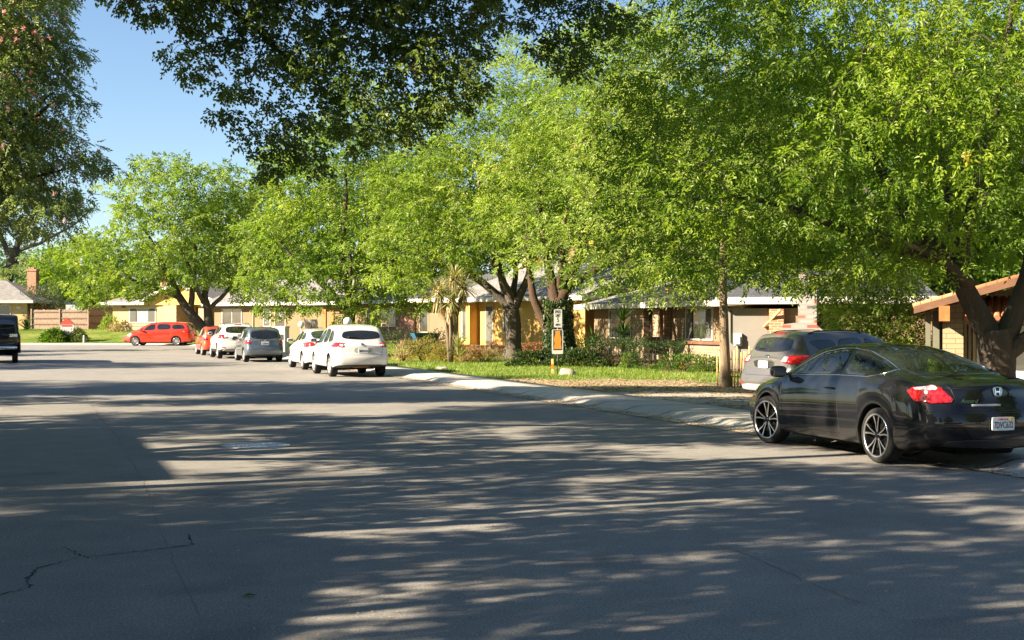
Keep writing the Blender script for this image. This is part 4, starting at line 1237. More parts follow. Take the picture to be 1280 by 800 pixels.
finish(van, dict(side_windows=[[(0.42, 1.27), (0.55, 1.22), (1.38, 1.19), (1.40, 1.56), (0.62, 1.55)], [(1.48, 1.19), (2.50, 1.15), (2.50, 1.60), (1.50, 1.575)], [(2.60, 1.15), (3.55, 1.10), (3.20, 1.43), (2.95, 1.54), (2.62, 1.59)], [(3.62, 1.10), (3.95, 1.09), (3.35, 1.38), (3.62, 1.22)][0:2] + [(3.40, 1.37)]],
    tail_rear=[(0.62, 0.95), (0.98, 0.94), (0.98, 1.12), (0.66, 1.12)], tail_side=[(0.06, 0.95), (0.42, 1.0), (0.55, 1.10), (0.10, 1.13)], tail_clear=[(0.64, 1.0), (0.72, 1.0), (0.72, 1.08), (0.64, 1.08)],
    head_front=[(0.5, 0.70), (0.88, 0.76), (0.86, 0.92), (0.6, 0.84)], head_side=[(4.35, 0.86), (4.78, 0.72), (4.9, 0.72), (4.7, 0.88), (4.40, 0.94)],
    rear_window=[(-0.68, 1.24), (0.68, 1.24), (0.62, 1.58), (-0.62, 1.58)], windscreen=[(3.3, -0.6), (4.1, -0.74), (4.16, 0), (4.1, 0.74), (3.3, 0.6)],
    mirror=(3.62, 1.10), handles=[(2.35, 0.98), (2.80, 0.97)], seams=[[(2.55, 1.13), (2.55, 0.34)], [(1.43, 1.17), (1.36, 0.8), (1.42, 0.34)], [(3.7, 1.06), (3.62, 0.34)], [(0.6, 1.15), (1.4, 1.14)]],
    plate=(0.85, '8CJX021'), plate_recess=[(-0.3, 0.78), (0.3, 0.78), (0.3, 0.94), (-0.3, 0.94)], wheel='ten', wheel_mat=M['alloy'], grille=[(-0.5, 0.5), (0.5, 0.5), (0.5, 0.66), (-0.5, 0.66)]))
van.place((-24.4, 97.0), 88.0)

# ---------------- black boxy van at the left edge
SP = dict(L=5.2, W=2.0, wb=3.2, rear_axle=0.85, wr=0.37, rim=0.6, inset=0.12, sill=0.40, under_z=0.45, arch=0.05,
    top=[(0, 1.93), (0.06, 1.99), (0.2, 2.03), (1.0, 2.05), (3.2, 2.05), (3.5, 1.98), (4.1, 1.45), (4.5, 1.25), (5.0, 1.12), (5.2, 0.9)],
    belt=[(0, 1.25), (1.0, 1.27), (3.6, 1.22), (4.6, 1.05), (5.2, 0.8)],
    plan=[(0, 0.955), (0.05, 0.975), (0.2, 0.99), (1.2, 1.0), (4.2, 1.0), (5.0, 0.95), (5.2, 0.8)],
    roof_hw=[(0, 0.88), (1, 0.88), (3.2, 0.86), (4.4, 0.86)],
    xr=[(0.3, 0.04), (0.75, 0.0), (1.2, 0.0), (1.6, 0.03), (2.1, 0.10)],
    xf=[(0.2, 5.15), (0.6, 5.2), (1.2, 5.1)], rear_bow=0.05, tk=0.06, end_up=0.36)
bvan = Car('van', 'boxy black van seen from behind at the left edge of the street', 'van', SP, M['van_black'])
finish(bvan, dict(side_windows=[[(0.35, 1.30), (1.5, 1.30), (1.5, 1.78), (0.35, 1.78)], [(1.6, 1.30), (2.6, 1.30), (2.6, 1.78), (1.6, 1.78)], [(2.7, 1.30), (3.75, 1.28), (3.35, 1.72), (2.7, 1.78)]],
    rear_window=[(-0.78, 1.42), (0.78, 1.42), (0.72, 1.86), (-0.72, 1.86)], windscreen=[(3.6, -0.7), (4.05, -0.75), (4.05, 0.75), (3.6, 0.7)],
    handles=[(2.55, 1.1), (2.8, 1.1)], seams=[[(2.65, 1.28), (2.65, 0.5)], [(1.55, 1.28), (1.55, 0.5)]], wheel='five',
    rear_seams=[[(0, 1.9), (0, 0.85)]]))
m = MB(); m.tube([(-0.02, 0.86, 0.66), (-0.10, 0.80, 0.66), (-0.11, 0, 0.66), (-0.10, -0.74, 0.66), (-0.02, -0.80, 0.66)], 0.085, 12)
m.box(-0.02, 0.2, -0.7, -0.6, 0.6, 0.72); m.box(-0.02, 0.2, 0.6, 0.7, 0.6, 0.72)
m.build('rear_bumper', M['chrome'], bvan.root)
p, n = bvan.cast('rear', -0.70, 1.16)
text_mesh('lettering', '2500', 0.15, M['chrome'], bvan.root, face_matrix(p + n*0.004, n), bold=0.004, extrude=0.006)
bvan.place((-21.6, 55.2), 21.0)
# ------------------------------------------------------------------ houses, walls and fences
def stucco(name, c, var=0.10):
    m, nt, bs = newmat(name)
    f = noise(nt, 0.8, 5, 0.65); g = noise(nt, 60, 3, 0.8)
    cc = ramp(nt, f, [(0.3, tuple(x*(1-var) for x in c)), (0.7, tuple(min(1, x*(1+var*0.7)) for x in c))])
    nt.links.new(cc, bs.inputs['Base Color']); bs.inputs['Roughness'].default_value = 0.95; bs.inputs['Specular IOR Level'].default_value = 0.15
    bump(nt, bs, g, 0.5, 0.01)
    return m
M['yellow_stucco'] = stucco('yellow_stucco', (0.58, 0.36, 0.12))
M['cream_stucco'] = stucco('cream_stucco', (0.50, 0.35, 0.18))
M['tan_stucco'] = stucco('tan_stucco', (0.215, 0.155, 0.095))
M['brown_stucco'] = stucco('brown_stucco', (0.20, 0.14, 0.09))
M['grey_stucco'] = stucco('pale_grey_stucco', (0.205, 0.19, 0.17))
M['orange_wood'] = plain('orange_stained_wood', (0.30, 0.115, 0.03), 0.7, var=0.25, scale=6)
M['stone'] = brick_mat('tan_stone_veneer', (0.26, 0.19, 0.12), (0.36, 0.27, 0.17), (0.16, 0.13, 0.10), 0.34, 0.12, 0.8)
M['brick'] = brick_mat('red_brick', (0.34, 0.12, 0.07), (0.24, 0.09, 0.06), (0.32, 0.27, 0.22), 0.24, 0.085, 0.8)
M['orange_brick'] = brick_mat('orange_brick', (0.50, 0.20, 0.09), (0.36, 0.13, 0.07), (0.42, 0.33, 0.25), 0.24, 0.085, 0.6)
M['pale_brick'] = brick_mat('buff_brick', (0.50, 0.33, 0.18), (0.38, 0.24, 0.13), (0.45, 0.38, 0.30), 0.22, 0.08, 0.7)
M['block'] = brick_mat('buff_painted_block', (0.34, 0.26, 0.155), (0.32, 0.245, 0.145), (0.20, 0.15, 0.09), 0.42, 0.125, 0.3, ms=0.010)
M['shingle'] = shingle_mat('grey_shingle', (0.20, 0.19, 0.18), (0.27, 0.26, 0.25))
M['dark_shingle'] = shingle_mat('dark_shingle', (0.06, 0.065, 0.075), (0.10, 0.105, 0.115))
M['tile_roof'] = shingle_mat('terracotta_tiles', (0.36, 0.13, 0.06), (0.46, 0.19, 0.09), 0.85, 0.34, 0.25)
M['dark_door'] = plain('dark_brown_door', (0.035, 0.022, 0.016), 0.5)
M['red_door'] = plain('red_door', (0.36, 0.04, 0.02), 0.5)
M['shutter'] = plain('grey_green_shutter', (0.09, 0.09, 0.075), 0.8)
M['curtain'] = plain('pale_blind', (0.30, 0.30, 0.28), 0.8, var=0.15, scale=10)
M['garage_white'] = plain('white_garage_panel', (0.74, 0.73, 0.70), 0.6, var=0.05)
M['beam'] = plain('brown_beam', (0.13, 0.062, 0.034), 0.75, var=0.25)
M['tan_trim'] = plain('tan_trim', (0.42, 0.33, 0.20), 0.7)
M['green_trim'] = plain('grey_green_post', (0.12, 0.12, 0.085), 0.7)
M['fence_wood'] = plain('weathered_fence_wood', (0.24, 0.17, 0.125), 0.95, var=0.4, scale=7)
M['fence_gap'] = plain('fence_rail', (0.13, 0.09, 0.065), 0.95, var=0.3)
M['cane'] = plain('split_cane', (0.55, 0.38, 0.16), 0.85, var=0.35, scale=12)
M['lamp_globe'] = plain('opal_globe', (0.80, 0.78, 0.72), 0.35, var=0.02)
M['utility'] = plain('pale_green_utility_paint', (0.46, 0.52, 0.48), 0.55, var=0.06)
M['meter'] = plain('grey_blue_meter', (0.28, 0.34, 0.38), 0.5)

def patchwork_brick():
    m, nt, bs = newmat('whitewashed_patchwork_brick')
    tc = nt.nodes.new('ShaderNodeTexCoord')
    sp = nt.nodes.new('ShaderNodeSeparateXYZ'); nt.links.new(tc.outputs['Object'], sp.inputs[0])
    ad = N(nt, 'ShaderNodeMath', operation='ADD'); nt.links.new(sp.outputs[0], ad.inputs[0]); nt.links.new(sp.outputs[1], ad.inputs[1])
    cb = nt.nodes.new('ShaderNodeCombineXYZ'); nt.links.new(ad.outputs[0], cb.inputs[0]); nt.links.new(sp.outputs[2], cb.inputs[1])
    br = nt.nodes.new('ShaderNodeTexBrick'); nt.links.new(cb.outputs[0], br.inputs['Vector'])
    br.inputs['Scale'].default_value = 1; br.inputs['Brick Width'].default_value = 0.44; br.inputs['Row Height'].default_value = 0.15
    br.inputs['Mortar Size'].default_value = 0.03; br.inputs['Bias'].default_value = 0.0
    br.inputs['Color1'].default_value = (0.0, 0, 0, 1); br.inputs['Color2'].default_value = (1, 1, 1, 1); br.inputs['Mortar'].default_value = (0.5, 0.5, 0.5, 1)
    bw = nt.nodes.new('ShaderNodeRGBToBW'); nt.links.new(br.outputs['Color'], bw.inputs[0])
    c = ramp(nt, bw.outputs[0], [(0.0, (0.08, 0.08, 0.09)), (0.18, (0.26, 0.07, 0.04)), (0.42, (0.26, 0.245, 0.235)), (0.62, (0.28, 0.10, 0.06)), (0.74, (0.24, 0.225, 0.21)), (0.88, (0.09, 0.085, 0.085))])
    for e in c.node.color_ramp.elements: pass
    c.node.color_ramp.interpolation = 'CONSTANT'
    c = mixc(nt, br.outputs['Fac'], c, (0.21, 0.20, 0.19))
    nt.links.new(c, bs.inputs['Base Color']); bs.inputs['Roughness'].default_value = 0.95
    return m
M['patch_brick'] = patchwork_brick()

class House:
    """local axes: x along the facade (viewer's left to right), y away from the viewer into the house, z up from the lot"""
    def __init__(s, name, label, p0, p1, z, cat='house'):
        dx, dy = p1[0]-p0[0], p1[1]-p0[1]
        s.w = math.hypot(dx, dy)
        s.root = empty(name, (p0[0], p0[1], z), math.atan2(dy, dx)); tag(s.root, label, cat)
    def part(s, name, mat, fn, parent=None, label=None):
        m = MB(); fn(m); o = m.build(name, mat, parent or s.root)
        if label: o['label'] = label
        return o
    def box(s, name, mat, *a, parent=None, label=None):
        return s.part(name, mat, lambda m: m.box(*a), parent, label)
    def window(s, x0, x1, z0, z1, y=0.0, fr=0.06, mull=1, glass='house_glass', shutters=0.0, frame='wht', blinds=False):
        m = MB(); d0, d1 = y-0.055, y+0.02
        m.box(x0-fr, x0, d0, d1, z0-fr, z1+fr); m.box(x1, x1+fr, d0, d1, z0-fr, z1+fr)
        m.box(x0, x1, d0, d1, z1, z1+fr); m.box(x0, x1, d0-0.03, d1, z0-fr, z0)
        for q in range(1, mull+1):
            xc = x0 + (x1-x0)*q/(mull+1); m.box(xc-0.02, xc+0.02, d0+0.02, d1, z0, z1)
        f = m.build('window', M[frame], s.root)
        g = MB(); g.box(x0, x1, y-0.018, y-0.006, z0, z1); g.build('pane', M[glass], f)
        if blinds:
            g = MB(); g.box(x0+0.28*(x1-x0), x0+0.72*(x1-x0), y-0.022, y-0.0185, z0, z1); g.build('curtain', M['curtain'], f)
        if shutters:
            for sx0, sx1 in ((x0, x0+shutters), (x1-shutters, x1)):
                g = MB(); g.box(sx0, sx1, y-0.05, y-0.02, z0, z1)
                zz = z0 + 0.05
                while zz < z1 - 0.05:
                    g.box(sx0+0.02, sx1-0.02, y-0.056, y-0.05, zz, zz+0.02); zz += 0.05
                g.build('shutter', M['shutter'], f)
        return f
    def door(s, x0, x1, h, mat, y=0.0, z=0.0, frame='wht', knob=True):
        d = s.box('door', M[mat], x0, x1, y-0.035, y+0.02, z, z+h)
        fm = MB(); fm.box(x0-0.07, x0, y-0.05, y+0.02, z, z+h+0.07); fm.box(x1, x1+0.07, y-0.05, y+0.02, z, z+h+0.07); fm.box(x0, x1, y-0.05, y+0.02, z+h, z+h+0.07)
        fm.build('door_frame', M[frame], d)
        if knob:
            k = MB(); k.tube([(x0+0.1, y-0.035, z+1.0), (x0+0.1, y-0.09, z+1.0)], 0.025, 8); k.build('handle', M['chrome'], d)
        return d
    def roof(s, x0, x1, y0, y1, ze, zr, mat='shingle', hip=(0, 0), th=0.16, ridge_y=None, fascia='wht', soffit=True, name='roof'):
        ry = ridge_y if ridge_y is not None else (y0+y1)/2
        a, b = x0+hip[0], x1-hip[1]
        m = MB()
        v = [(x0, y0, ze), (x1, y0, ze), (x1, y1, ze), (x0, y1, ze), (a, ry, zr), (b, ry, zr)]
        f = [(0, 1, 5, 4), (2, 3, 4, 5), (1, 2, 5), (3, 0, 4)]
        mi = 0
        m.add(v, f[:2], 0)
        if hip[1] > 0: m.add(v, [f[2]], 0)
        else: m.add(v, [f[2]], 1)
        if hip[0] > 0: m.add(v, [f[3]], 0)
        else: m.add(v, [f[3]], 1)
        m.add([(x0+.01, y0+.01, ze-th), (x1-.01, y0+.01, ze-th), (x1-.01, y1-.01, ze-th), (x0+.01, y1-.01, ze-th)], [(0, 3, 2, 1)], 1)
        r = m.build(name, [M[mat], M['wht']], s.root)
        fa = MB()
        fa.box(x0-0.02, x1+0.02, y0-0.03, y0-0.002, ze-th-0.04, ze+0.02); fa.box(x0-0.02, x1+0.02, y1+0.002, y1+0.03, ze-th-0.04, ze+0.02)
        fa.box(x0-0.03, x0-0.002, y0, y1, ze-th-0.04, ze+0.015); fa.box(x1+0.002, x1+0.03, y0, y1, ze-th-0.04, ze+0.015)
        fa.build('fascia', M[fascia], r)
        return r
    def gable_front(s, x0, x1, y0, y1, ze, zr, mat='shingle', wall='cream_stucco', over=0.5, fascia='wht', xr=None):
        """gable facing the street: ridge runs away from the viewer"""
        xm = xr if xr is not None else (x0+x1)/2
        m = MB()
        v = [(x0-over, y0-over, ze), (xm, y0-over, zr), (x1+over, y0-over, ze), (x0-over, y1, ze), (xm, y1, zr), (x1+over, y1, ze)]
        t = 0.14
        m.add(v, [(0, 3, 4, 1)][0:1], 0); m.add(v, [(1, 4, 5, 2)], 0)
        w = [(p[0], p[1]+0.01, p[2]-t) for p in v]; m.add(w, [(0, 1, 4, 3), (1, 2, 5, 4)], 1)
        r = m.build('roof', [M[mat], M['wht']], s.root)
        fa = MB()
        for (a, b) in ((v[0], v[1]), (v[1], v[2])):
            fa.add([(a[0], a[1]-0.03, a[2]+0.02), (b[0], b[1]-0.03, b[2]+0.02), (b[0], b[1]-0.03, b[2]-t-0.06), (a[0], a[1]-0.03, a[2]-t-0.06),
                    (a[0], a[1]+0.02, a[2]+0.02), (b[0], b[1]+0.02, b[2]+0.02), (b[0], b[1]+0.02, b[2]-t-0.06), (a[0], a[1]+0.02, a[2]-t-0.06)],
                   [(0, 1, 2, 3), (7, 6, 5, 4), (0, 4, 5, 1), (3, 2, 6, 7), (0, 3, 7, 4), (1, 5, 6, 2)])
        fa.build('fascia', M[fascia], r)
        g = MB(); sl = (zr-ze)/((x1-x0)/2+over)
        g.prism([(x0, ze-t-0.1), (x1, ze-t-0.1), (x1, ze-t+sl*over), (xm, zr-t-0.02), (x0, ze-t+sl*over)], y0, y1-0.1)
        g.build('gable_wall', M[wall], s.root)
        return r
    def chimney(s, x0, x1, y0, y1, z0, z1, mat='orange_brick', parent=None):
        c = s.part('chimney', M[mat], lambda m: m.box(x0, x1, y0, y1, z0, z1).box(x0-0.05, x1+0.05, y0-0.05, y1+0.05, z1-0.16, z1), parent)
        s.part('chimney_pot', M['orange_brick'], lambda m: m.box((x0+x1)/2-0.15, (x0+x1)/2+0.15, (y0+y1)/2-0.15, (y0+y1)/2+0.15, z1, z1+0.18), parent or s.root)
        return c

def pxy(x, Y): return ((x-640.0)/1650.0*Y, Y)

# far left house: cream corner, hip roof and tall brick chimney
h = House('house', 'cream yellow house at the left end of the street with a tall brick chimney', pxy(-190, 116), pxy(34, 116), 1.15)
w = h.w
h.box('wall', M['cream_stucco'], 0, w, 0, 10, -0.6, 2.35)
h.roof(-0.7, w+0.75, -0.7, 10.7, 2.45, 4.4, 'shingle', (4.5, 4.5))
h.window(w-4.3, w-1.5, 0.35, 2.05, mull=2)
h.box('soffit_light', M['wht'], w-0.9, w-0.5, -0.12, 0, 1.75, 1.95)
h.chimney(w-1.55, w-0.75, 4.2, 5.0, 2.4, 5.4)
# right of it, the house behind the minivan
h = House('house', 'yellow house with brick pillar and red door behind the orange-red minivan', pxy(141, 112), pxy(292, 108), 0.95)
w = h.w
h.box('wall', M['cream_stucco'], 0, 5.1, 0, 10, -0.6, 2.4)
h.part('wainscot', M['pale_brick'], lambda m: m.box(-0.08, 5.1, -0.10, -0.003, -0.6, 0.42).box(-0.10, 5.12, -0.14, -0.003, 0.42, 0.48))
h.window(1.75, 4.25, 0.78, 1.92, mull=0, blinds=True, shutters=0.62)
h.box('wall', M['cream_stucco'], 5.1, w, 2.2, 10, -0.6, 2.9)
h.box('brick_pillar', M['pale_brick'], 5.1, 6.4, -0.15, 2.2, -0.6, 2.38)
h.box('brick_pillar', M['pale_brick'], 8.3, 9.0, 0.2, 2.19, -0.6, 2.38)
h.door(6.85, 7.75, 2.05, 'red_door', 2.2)
h.part('security_door', M['red_door'], lambda m: [m.box(6.85+0.09*i, 6.87+0.09*i, 2.10, 2.13, 0.05, 2.0) for i in range(11)])
h.gable_front(3.3, 10.2, -0.2, 9, 2.45, 4.1, 'shingle', 'yellow_stucco', 0.55)
h.roof(-0.75, 3.6, -0.7, 10.5, 2.42, 4.15, 'shingle', (3.4, 0.0))
h.chimney(0.9, 1.6, 5.5, 6.2, 2.6, 4.75)
h.box('vent', M['dark_door'], 0.9, 1.3, -0.03, 0, 2.0, 2.15)
# low tan house behind the parked cars
h = House('house', 'low tan stucco house with ornate dark front door behind the parked cars', pxy(268, 100.5), pxy(424, 93.5), 0.72)
w = h.w
h.box('wall', M['tan_stucco'], 0, w, 0, 10, -0.6, 2.35)
h.roof(-0.6, w+0.6, -0.75, 10.6, 2.42, 4.3, 'shingle', (0.01, 2))
h.window(0.9, 2.9, 0.75, 1.95, mull=1)
h.window(5.25, 5.85, 0.72, 1.98, mull=0, glass='grey_glass')
h.door(6.35, 7.35, 2.15, 'dark_door', 0, -0.2, frame='tan_trim')
h.part('door_grille', M['skid'], lambda m: m.lathe([(0.10, 0), (0.12, -0.02), (0.14, 0)], 20, 'y', (6.85, -0.05, 1.35)).lathe([(0.24, 0), (0.26, -0.02), (0.28, 0)], 24, 'y', (6.85, -0.05, 1.35)))
h.part('ledge', M['beam'], lambda m: m.box(0.5, 5.0, -0.5, -0.02, 0.40, 0.52).box(0.5, 5.0, -0.35, -0.02, -0.6, 0.40))
h.part('drainpipe', M['tan_trim'], lambda m: m.tube([(4.15, -0.06, -0.4), (4.15, -0.06, 2.3)], 0.04, 8))
# porch with orange panels
h = House('house', 'shaded house with orange porch panels and white chairs seen over the white cars', pxy(424, 92.5), pxy(560, 80), 0.62)
w = h.w
h.box('wall', M['brown_stucco'], 0, w, 0, 10, -0.6, 2.4)
h.roof(-0.5, w+0.5, -1.2, 10.6, 2.5, 4.2, 'dark_shingle')
h.box('porch_panel', M['orange_wood'], 0.35, 0.95, -0.9, -0.8, -0.2, 1.9)
h.box('porch_panel', M['orange_wood'], -0.9, -0.3, -0.9, -0.8, -0.2, 2.0)
h.door(4.3, 5.1, 2.1, 'dark_door', 0, -0.1)
h.window(6.2, 8.3, 0.85, 1.95, mull=1)
h.box('brick_wall', M['brick'], 9.2, 11.0, -0.12, -0.003, -0.6, 2.38)
h.window(11.6, 12.6, 0.5, 1.95, mull=0, frame='tan_trim')
# yellow house
h = House('house', 'bright yellow house with white eaves behind the two large trees', (-2.75, 68.2), (3.55, 61.0), 0.50)
w = h.w
h.box('wall', M['yellow_stucco'], 0, 3.2, 0.0, 9, -0.6, 2.30)
h.window(0.35, 1.05, 0.35, 1.85, y=0.0, mull=0, glass='grey_glass')
h.box('pilaster', M['yellow_stucco'], 1.25, 1.55, -0.55, -0.003, -0.6, 2.28)
h.door(2.25, 2.75, 1.95, 'shutter', 0.0, 0.05, frame='tan_trim')
h.box('wall', M['yellow_stucco'], 3.2, w, -0.25, 9, -0.6, 2.30)
h.window(3.9, 4.3, 0.75, 1.75, y=-0.25, mull=0, glass='grey_glass')
h.part('brick_planter', M['orange_brick'], lambda m: m.box(1.7, w-0.3, -1.6, -1.35, -0.6, 0.02).box(1.7, w-0.3, -1.66, -1.30, 0.02, 0.09))
h.roof(-0.7, w+0.4, -0.85, 9.6, 2.42, 4.25, 'shingle', (1.5, 0.01))
h.chimney(1.6, 2.5, 6.0, 6.8, 2.6, 5.2, 'brick')
h.gable_front(-3.5, 1.5, 6.5, 12, 3.6, 5.2, 'dark_shingle', 'orange_wood', 0.3)
h.box('wall', M['yellow_stucco'], -3.5, 1.5, 6.52, 12, -0.6, 3.3)
h.part('wall_lamp', M['lamp_globe'], lambda m: m.lathe([(0.01, -0.1), (0.06, -0.06), (0.07, 0.02), (0.03, 0.08)], 12, 'z', (3.0, -0.12, 1.75)))
# tan house with stone wainscot
h = House('house', 'tan house with stone veneer, dark front door and shuttered window behind clipped hedges', (3.75, 60.2), (8.15, 47.0), 0.10)
w = h.w
h.box('wall', M['tan_stucco'], 0, w, 0.0, 10, -0.5, 2.30)
h.part('wainscot', M['stone'], lambda m: m.box(0.0, 5.0, -0.18, -0.003, -0.5, 0.72).box(0.0, 5.0, -0.22, -0.003, 0.72, 0.79))
h.part('wainscot', M['stone'], lambda m: m.box(8.35, w, -0.18, -0.003, -0.5, 0.78))
h.part('ledge', M['beam'], lambda m: m.box(8.3, w+0.05, -0.28, -0.003, 0.78, 0.90))
h.window(1.9, 4.2, 0.95, 2.1, y=0, mull=1)
h.box('stone_wall', M['stone'], 5.0, 6.15, -0.3, -0.003, -0.5, 2.28)
h.door(6.2, 7.0, 2.1, 'dark_door', 0, -0.02, frame='dark_door')
h.box('stone_wall', M['stone'], 7.05, 8.1, -0.3, -0.003, -0.5, 2.28)
h.box('porch_post', M['beam'], 8.12, 8.28, -0.55, -0.4, -0.4, 2.3)
h.window(9.6, 11.75, 0.98, 2.12, y=0, mull=0, shutters=0.5)
h.box('vent', M['dark_door'], 12.9, 13.25, -0.03, 0.0, 1.95, 2.12)
h.roof(-0.4, w+0.5, -0.8, 10.5, 2.38, 3.7, 'shingle', (0.01, 0.01))
# its street-facing wing: meter box, patchwork brick chimney
h = House('house_wing', 'pale stucco wing with meter box and whitewashed patchwork brick chimney behind the grey crossover', pxy(910, 42.5), pxy(1165, 40.5), 0.0, 'house')
w = h.w
h.box('wall', M['grey_stucco'], 0, 1.25, 0, 9, -0.5, 2.15)
h.box('wall', M['tan_stucco'], 1.25, w, 0.0, 9, -0.5, 2.15)
h.part('meter_box', M['meter'], lambda m: m.box(0.20, 0.46, -0.14, 0.0, 0.95, 1.35).box(0.24, 0.42, -0.2, -0.14, 1.0, 1.25))
h.part('conduit', M['green_trim'], lambda m: m.tube([(0.08, -0.04, 2.1), (0.08, -0.04, 1.05), (0.20, -0.06, 1.0)], 0.022, 6).tube([(0.33, -0.05, 0.95), (0.33, -0.05, -0.3)], 0.018, 6))
h.box('brick_pillar', M['orange_brick'], 1.35, 1.80, -0.30, -0.003, -0.5, 2.12)
h.part('chimney', M['patch_brick'], lambda m: m.prism([(1.80, -0.5), (3.10, -0.5), (3.10, 1.40), (2.85, 1.62), (2.85, 3.2), (2.28, 3.2), (2.28, 1.70), (1.80, 1.64)], -0.55, 0.3))
h.part('knee_brace', M['cane'], lambda m: m.tube([(1.15, -0.05, 1.55), (1.75, -0.55, 2.1)], 0.045, 6))
h.roof(-0.3, w+0.2, -0.45, 9.5, 2.48, 3.5, 'dark_shingle', (1.0, 1.0))
# right-hand house with tile roof and white garage door
h = House('house', 'buff block house with terracotta tile roof and white garage door behind the big tree', pxy(1158, 32.5), pxy(1420, 31.0), -0.32)
w = h.w
h.box('wall', M['block'], 0.62, w, 1.0, 9, -0.3, 2.35)
h.part('block_pier', M['block'], lambda m: m.box(0.38, 0.86, -0.05, 0.997, -0.3, 2.50))
h.part('corner_post', M['green_trim'], lambda m: m.box(-0.02, 0.10, -0.1, 0.1, -0.3, 2.5).box(0.14, 0.30, 0.5, 0.6, -0.3, 2.3))
h.box('side_door', M['dark_door'], 0.30, 0.38, 0.3, 0.9, -0.3, 2.0)
h.part('garage_frame', M['tan_trim'], lambda m: [m.box(0.88+0.10*i, 0.95+0.10*i, 0.40-0.05*i, 0.996, -0.3, 1.98) for i in range(3)] + [m.box(0.88, 4.3, 0.28, 0.4, 1.98, 2.12)])
gd = MB()
for r_ in range(4):
    gd.box(1.18, 4.0, 0.96, 0.99, -0.28+0.56*r_, 0.26+0.56*r_)
    for c_ in range(4): gd.box(1.28+0.68*c_, 1.84+0.68*c_, 0.945, 0.96, -0.18+0.56*r_, 0.16+0.56*r_)
gd.build('garage_door', M['garage_white'], h.root)
m = MB()
for i in range(34):     # barrel tiles on the garage awning
    x = 0.95 + i*0.17; m.tube([(x, -0.25, 2.13), (x, 0.9, 2.62)], 0.078, 6)
m.build('awning', M['tile_roof'], h.root)
m = MB(); n_ = 40
v = [(-0.25, -0.5, 2.40), (-0.25, 9, 2.40), (2.9, 9, 3.3), (2.9, -0.5, 3.3), (7.6, 9, 2.2), (7.6, -0.5, 2.2)]
m.add(v, [(0, 3, 2, 1), (3, 5, 4, 2)], 0); m.add([(p[0], p[1]+0.01, p[2]-0.2) for p in v], [(0, 1, 2, 3), (3, 2, 4, 5)], 1)
r = m.build('roof', [M['tile_roof'], M['beam']], h.root)
m = MB()
for i in range(38):
    y = -0.45 + i*0.25; m.tube([(-0.3, y, 2.41), (2.9, y, 3.33)], 0.08, 6)
m.build('roof_tile_row', M['tile_roof'], r)
m = MB()
for a, b in (((-0.28, 2.33), (2.9, 3.24)), ((2.9, 3.24), (7.6, 2.1))):
    m.add([(a[0], -0.56, a[1]+0.08), (b[0], -0.56, b[1]+0.08), (b[0], -0.56, b[1]-0.10), (a[0], -0.56, a[1]-0.10), (a[0], -0.50, a[1]+0.08), (b[0], -0.50, b[1]+0.08), (b[0], -0.50, b[1]-0.10), (a[0], -0.50, a[1]-0.10)],
          [(0, 1, 2, 3), (7, 6, 5, 4), (0, 4, 5, 1), (3, 2, 6, 7), (0, 3, 7, 4), (1, 5, 6, 2)])
m.build('barge_board', M['beam'], r)
h.part('beam', M['orange_wood'], lambda m: m.box(0.30, 0.55, -0.62, -0.06, 2.05, 2.42))
h.part('gable_wall', M['block'], lambda m: m.prism([(0.0, 2.2), (7.0, 2.2), (2.9, 3.1), (0.1, 2.30)], 0.998, 8.9))
# houses on the left side of the street, outside the picture; their roofs throw the straight-edged shade
h = House('house', 'two-storey gabled house on the near left side of the street, outside the picture', (-16.2, 17.1), (-13.8, 10.5), 0.12)
h.box('wall', M['tan_stucco'], 0, h.w, -9, 0, -0.3, 5.0)
h.roof(-0.3, h.w+0.3, -9.6, 0.6, 5.1, 6.5, 'shingle')
h = House('house', 'two-storey gabled house behind the viewpoint on the left, outside the picture', (-11.35, 6.2), (-11.35, -8.5), 0.12)
h.box('wall', M['brown_stucco'], 0, h.w, -9, 0, -0.3, 5.0)
h.roof(-0.3, h.w+0.3, -9.6, 0.6, 5.1, 6.5, 'shingle')
h = House('house', 'single-storey house added behind the viewpoint, outside the picture, to block sky in reflections', (26, -34), (4, -42), 0.0)  # unseen house added to keep bright sky out of the coupe's reflections
h.box('wall', M['brown_stucco'], 0, h.w, 0, 9, -0.5, 2.7)
h.roof(-0.5, h.w+0.5, -0.6, 9.6, 2.8, 5.2, 'dark_shingle')

# timber fences beyond the far lawn
def board_fence(name, label, p0, p1, z, ht, seed, boards=0.145):
    dx, dy = p1[0]-p0[0], p1[1]-p0[1]; L = math.hypot(dx, dy); rng = random.Random(seed)
    r = empty(name, (*p0, z), math.atan2(dy, dx)); tag(r, label, 'fence')
    m = MB(); x = 0
    while x < L:
        m.box(x+0.004, x+boards-0.006, -0.012+rng.uniform(-.006, .006), 0.012, 0.05, ht+rng.uniform(-0.03, 0.03)); x += boards
    m.build('board_panel', M['fence_wood'], r)
    for zz in (0.45, ht*0.55, ht-0.25):
        q = MB(); q.box(0, L, -0.07, -0.02, zz, zz+0.09); q.build('rail', M['fence_gap'], r)
    n = max(1, int(L/2.4))
    for i in range(n+1):
        q = MB(); q.box(L*i/n-0.055, L*i/n+0.055, -0.13, -0.07, 0, ht+0.08); q.build('post', M['fence_wood'], r)
    return r
board_fence('wooden_fence', 'weathered board fence between the two far houses, behind the little red-roofed sign', pxy(40, 115), pxy(111, 113.5), 1.05, 1.75, 1)
board_fence('wooden_fence', 'greyer board fence stepping back beside the yellow house behind the minivan', pxy(110, 114), pxy(146, 118), 1.12, 2.0, 2)
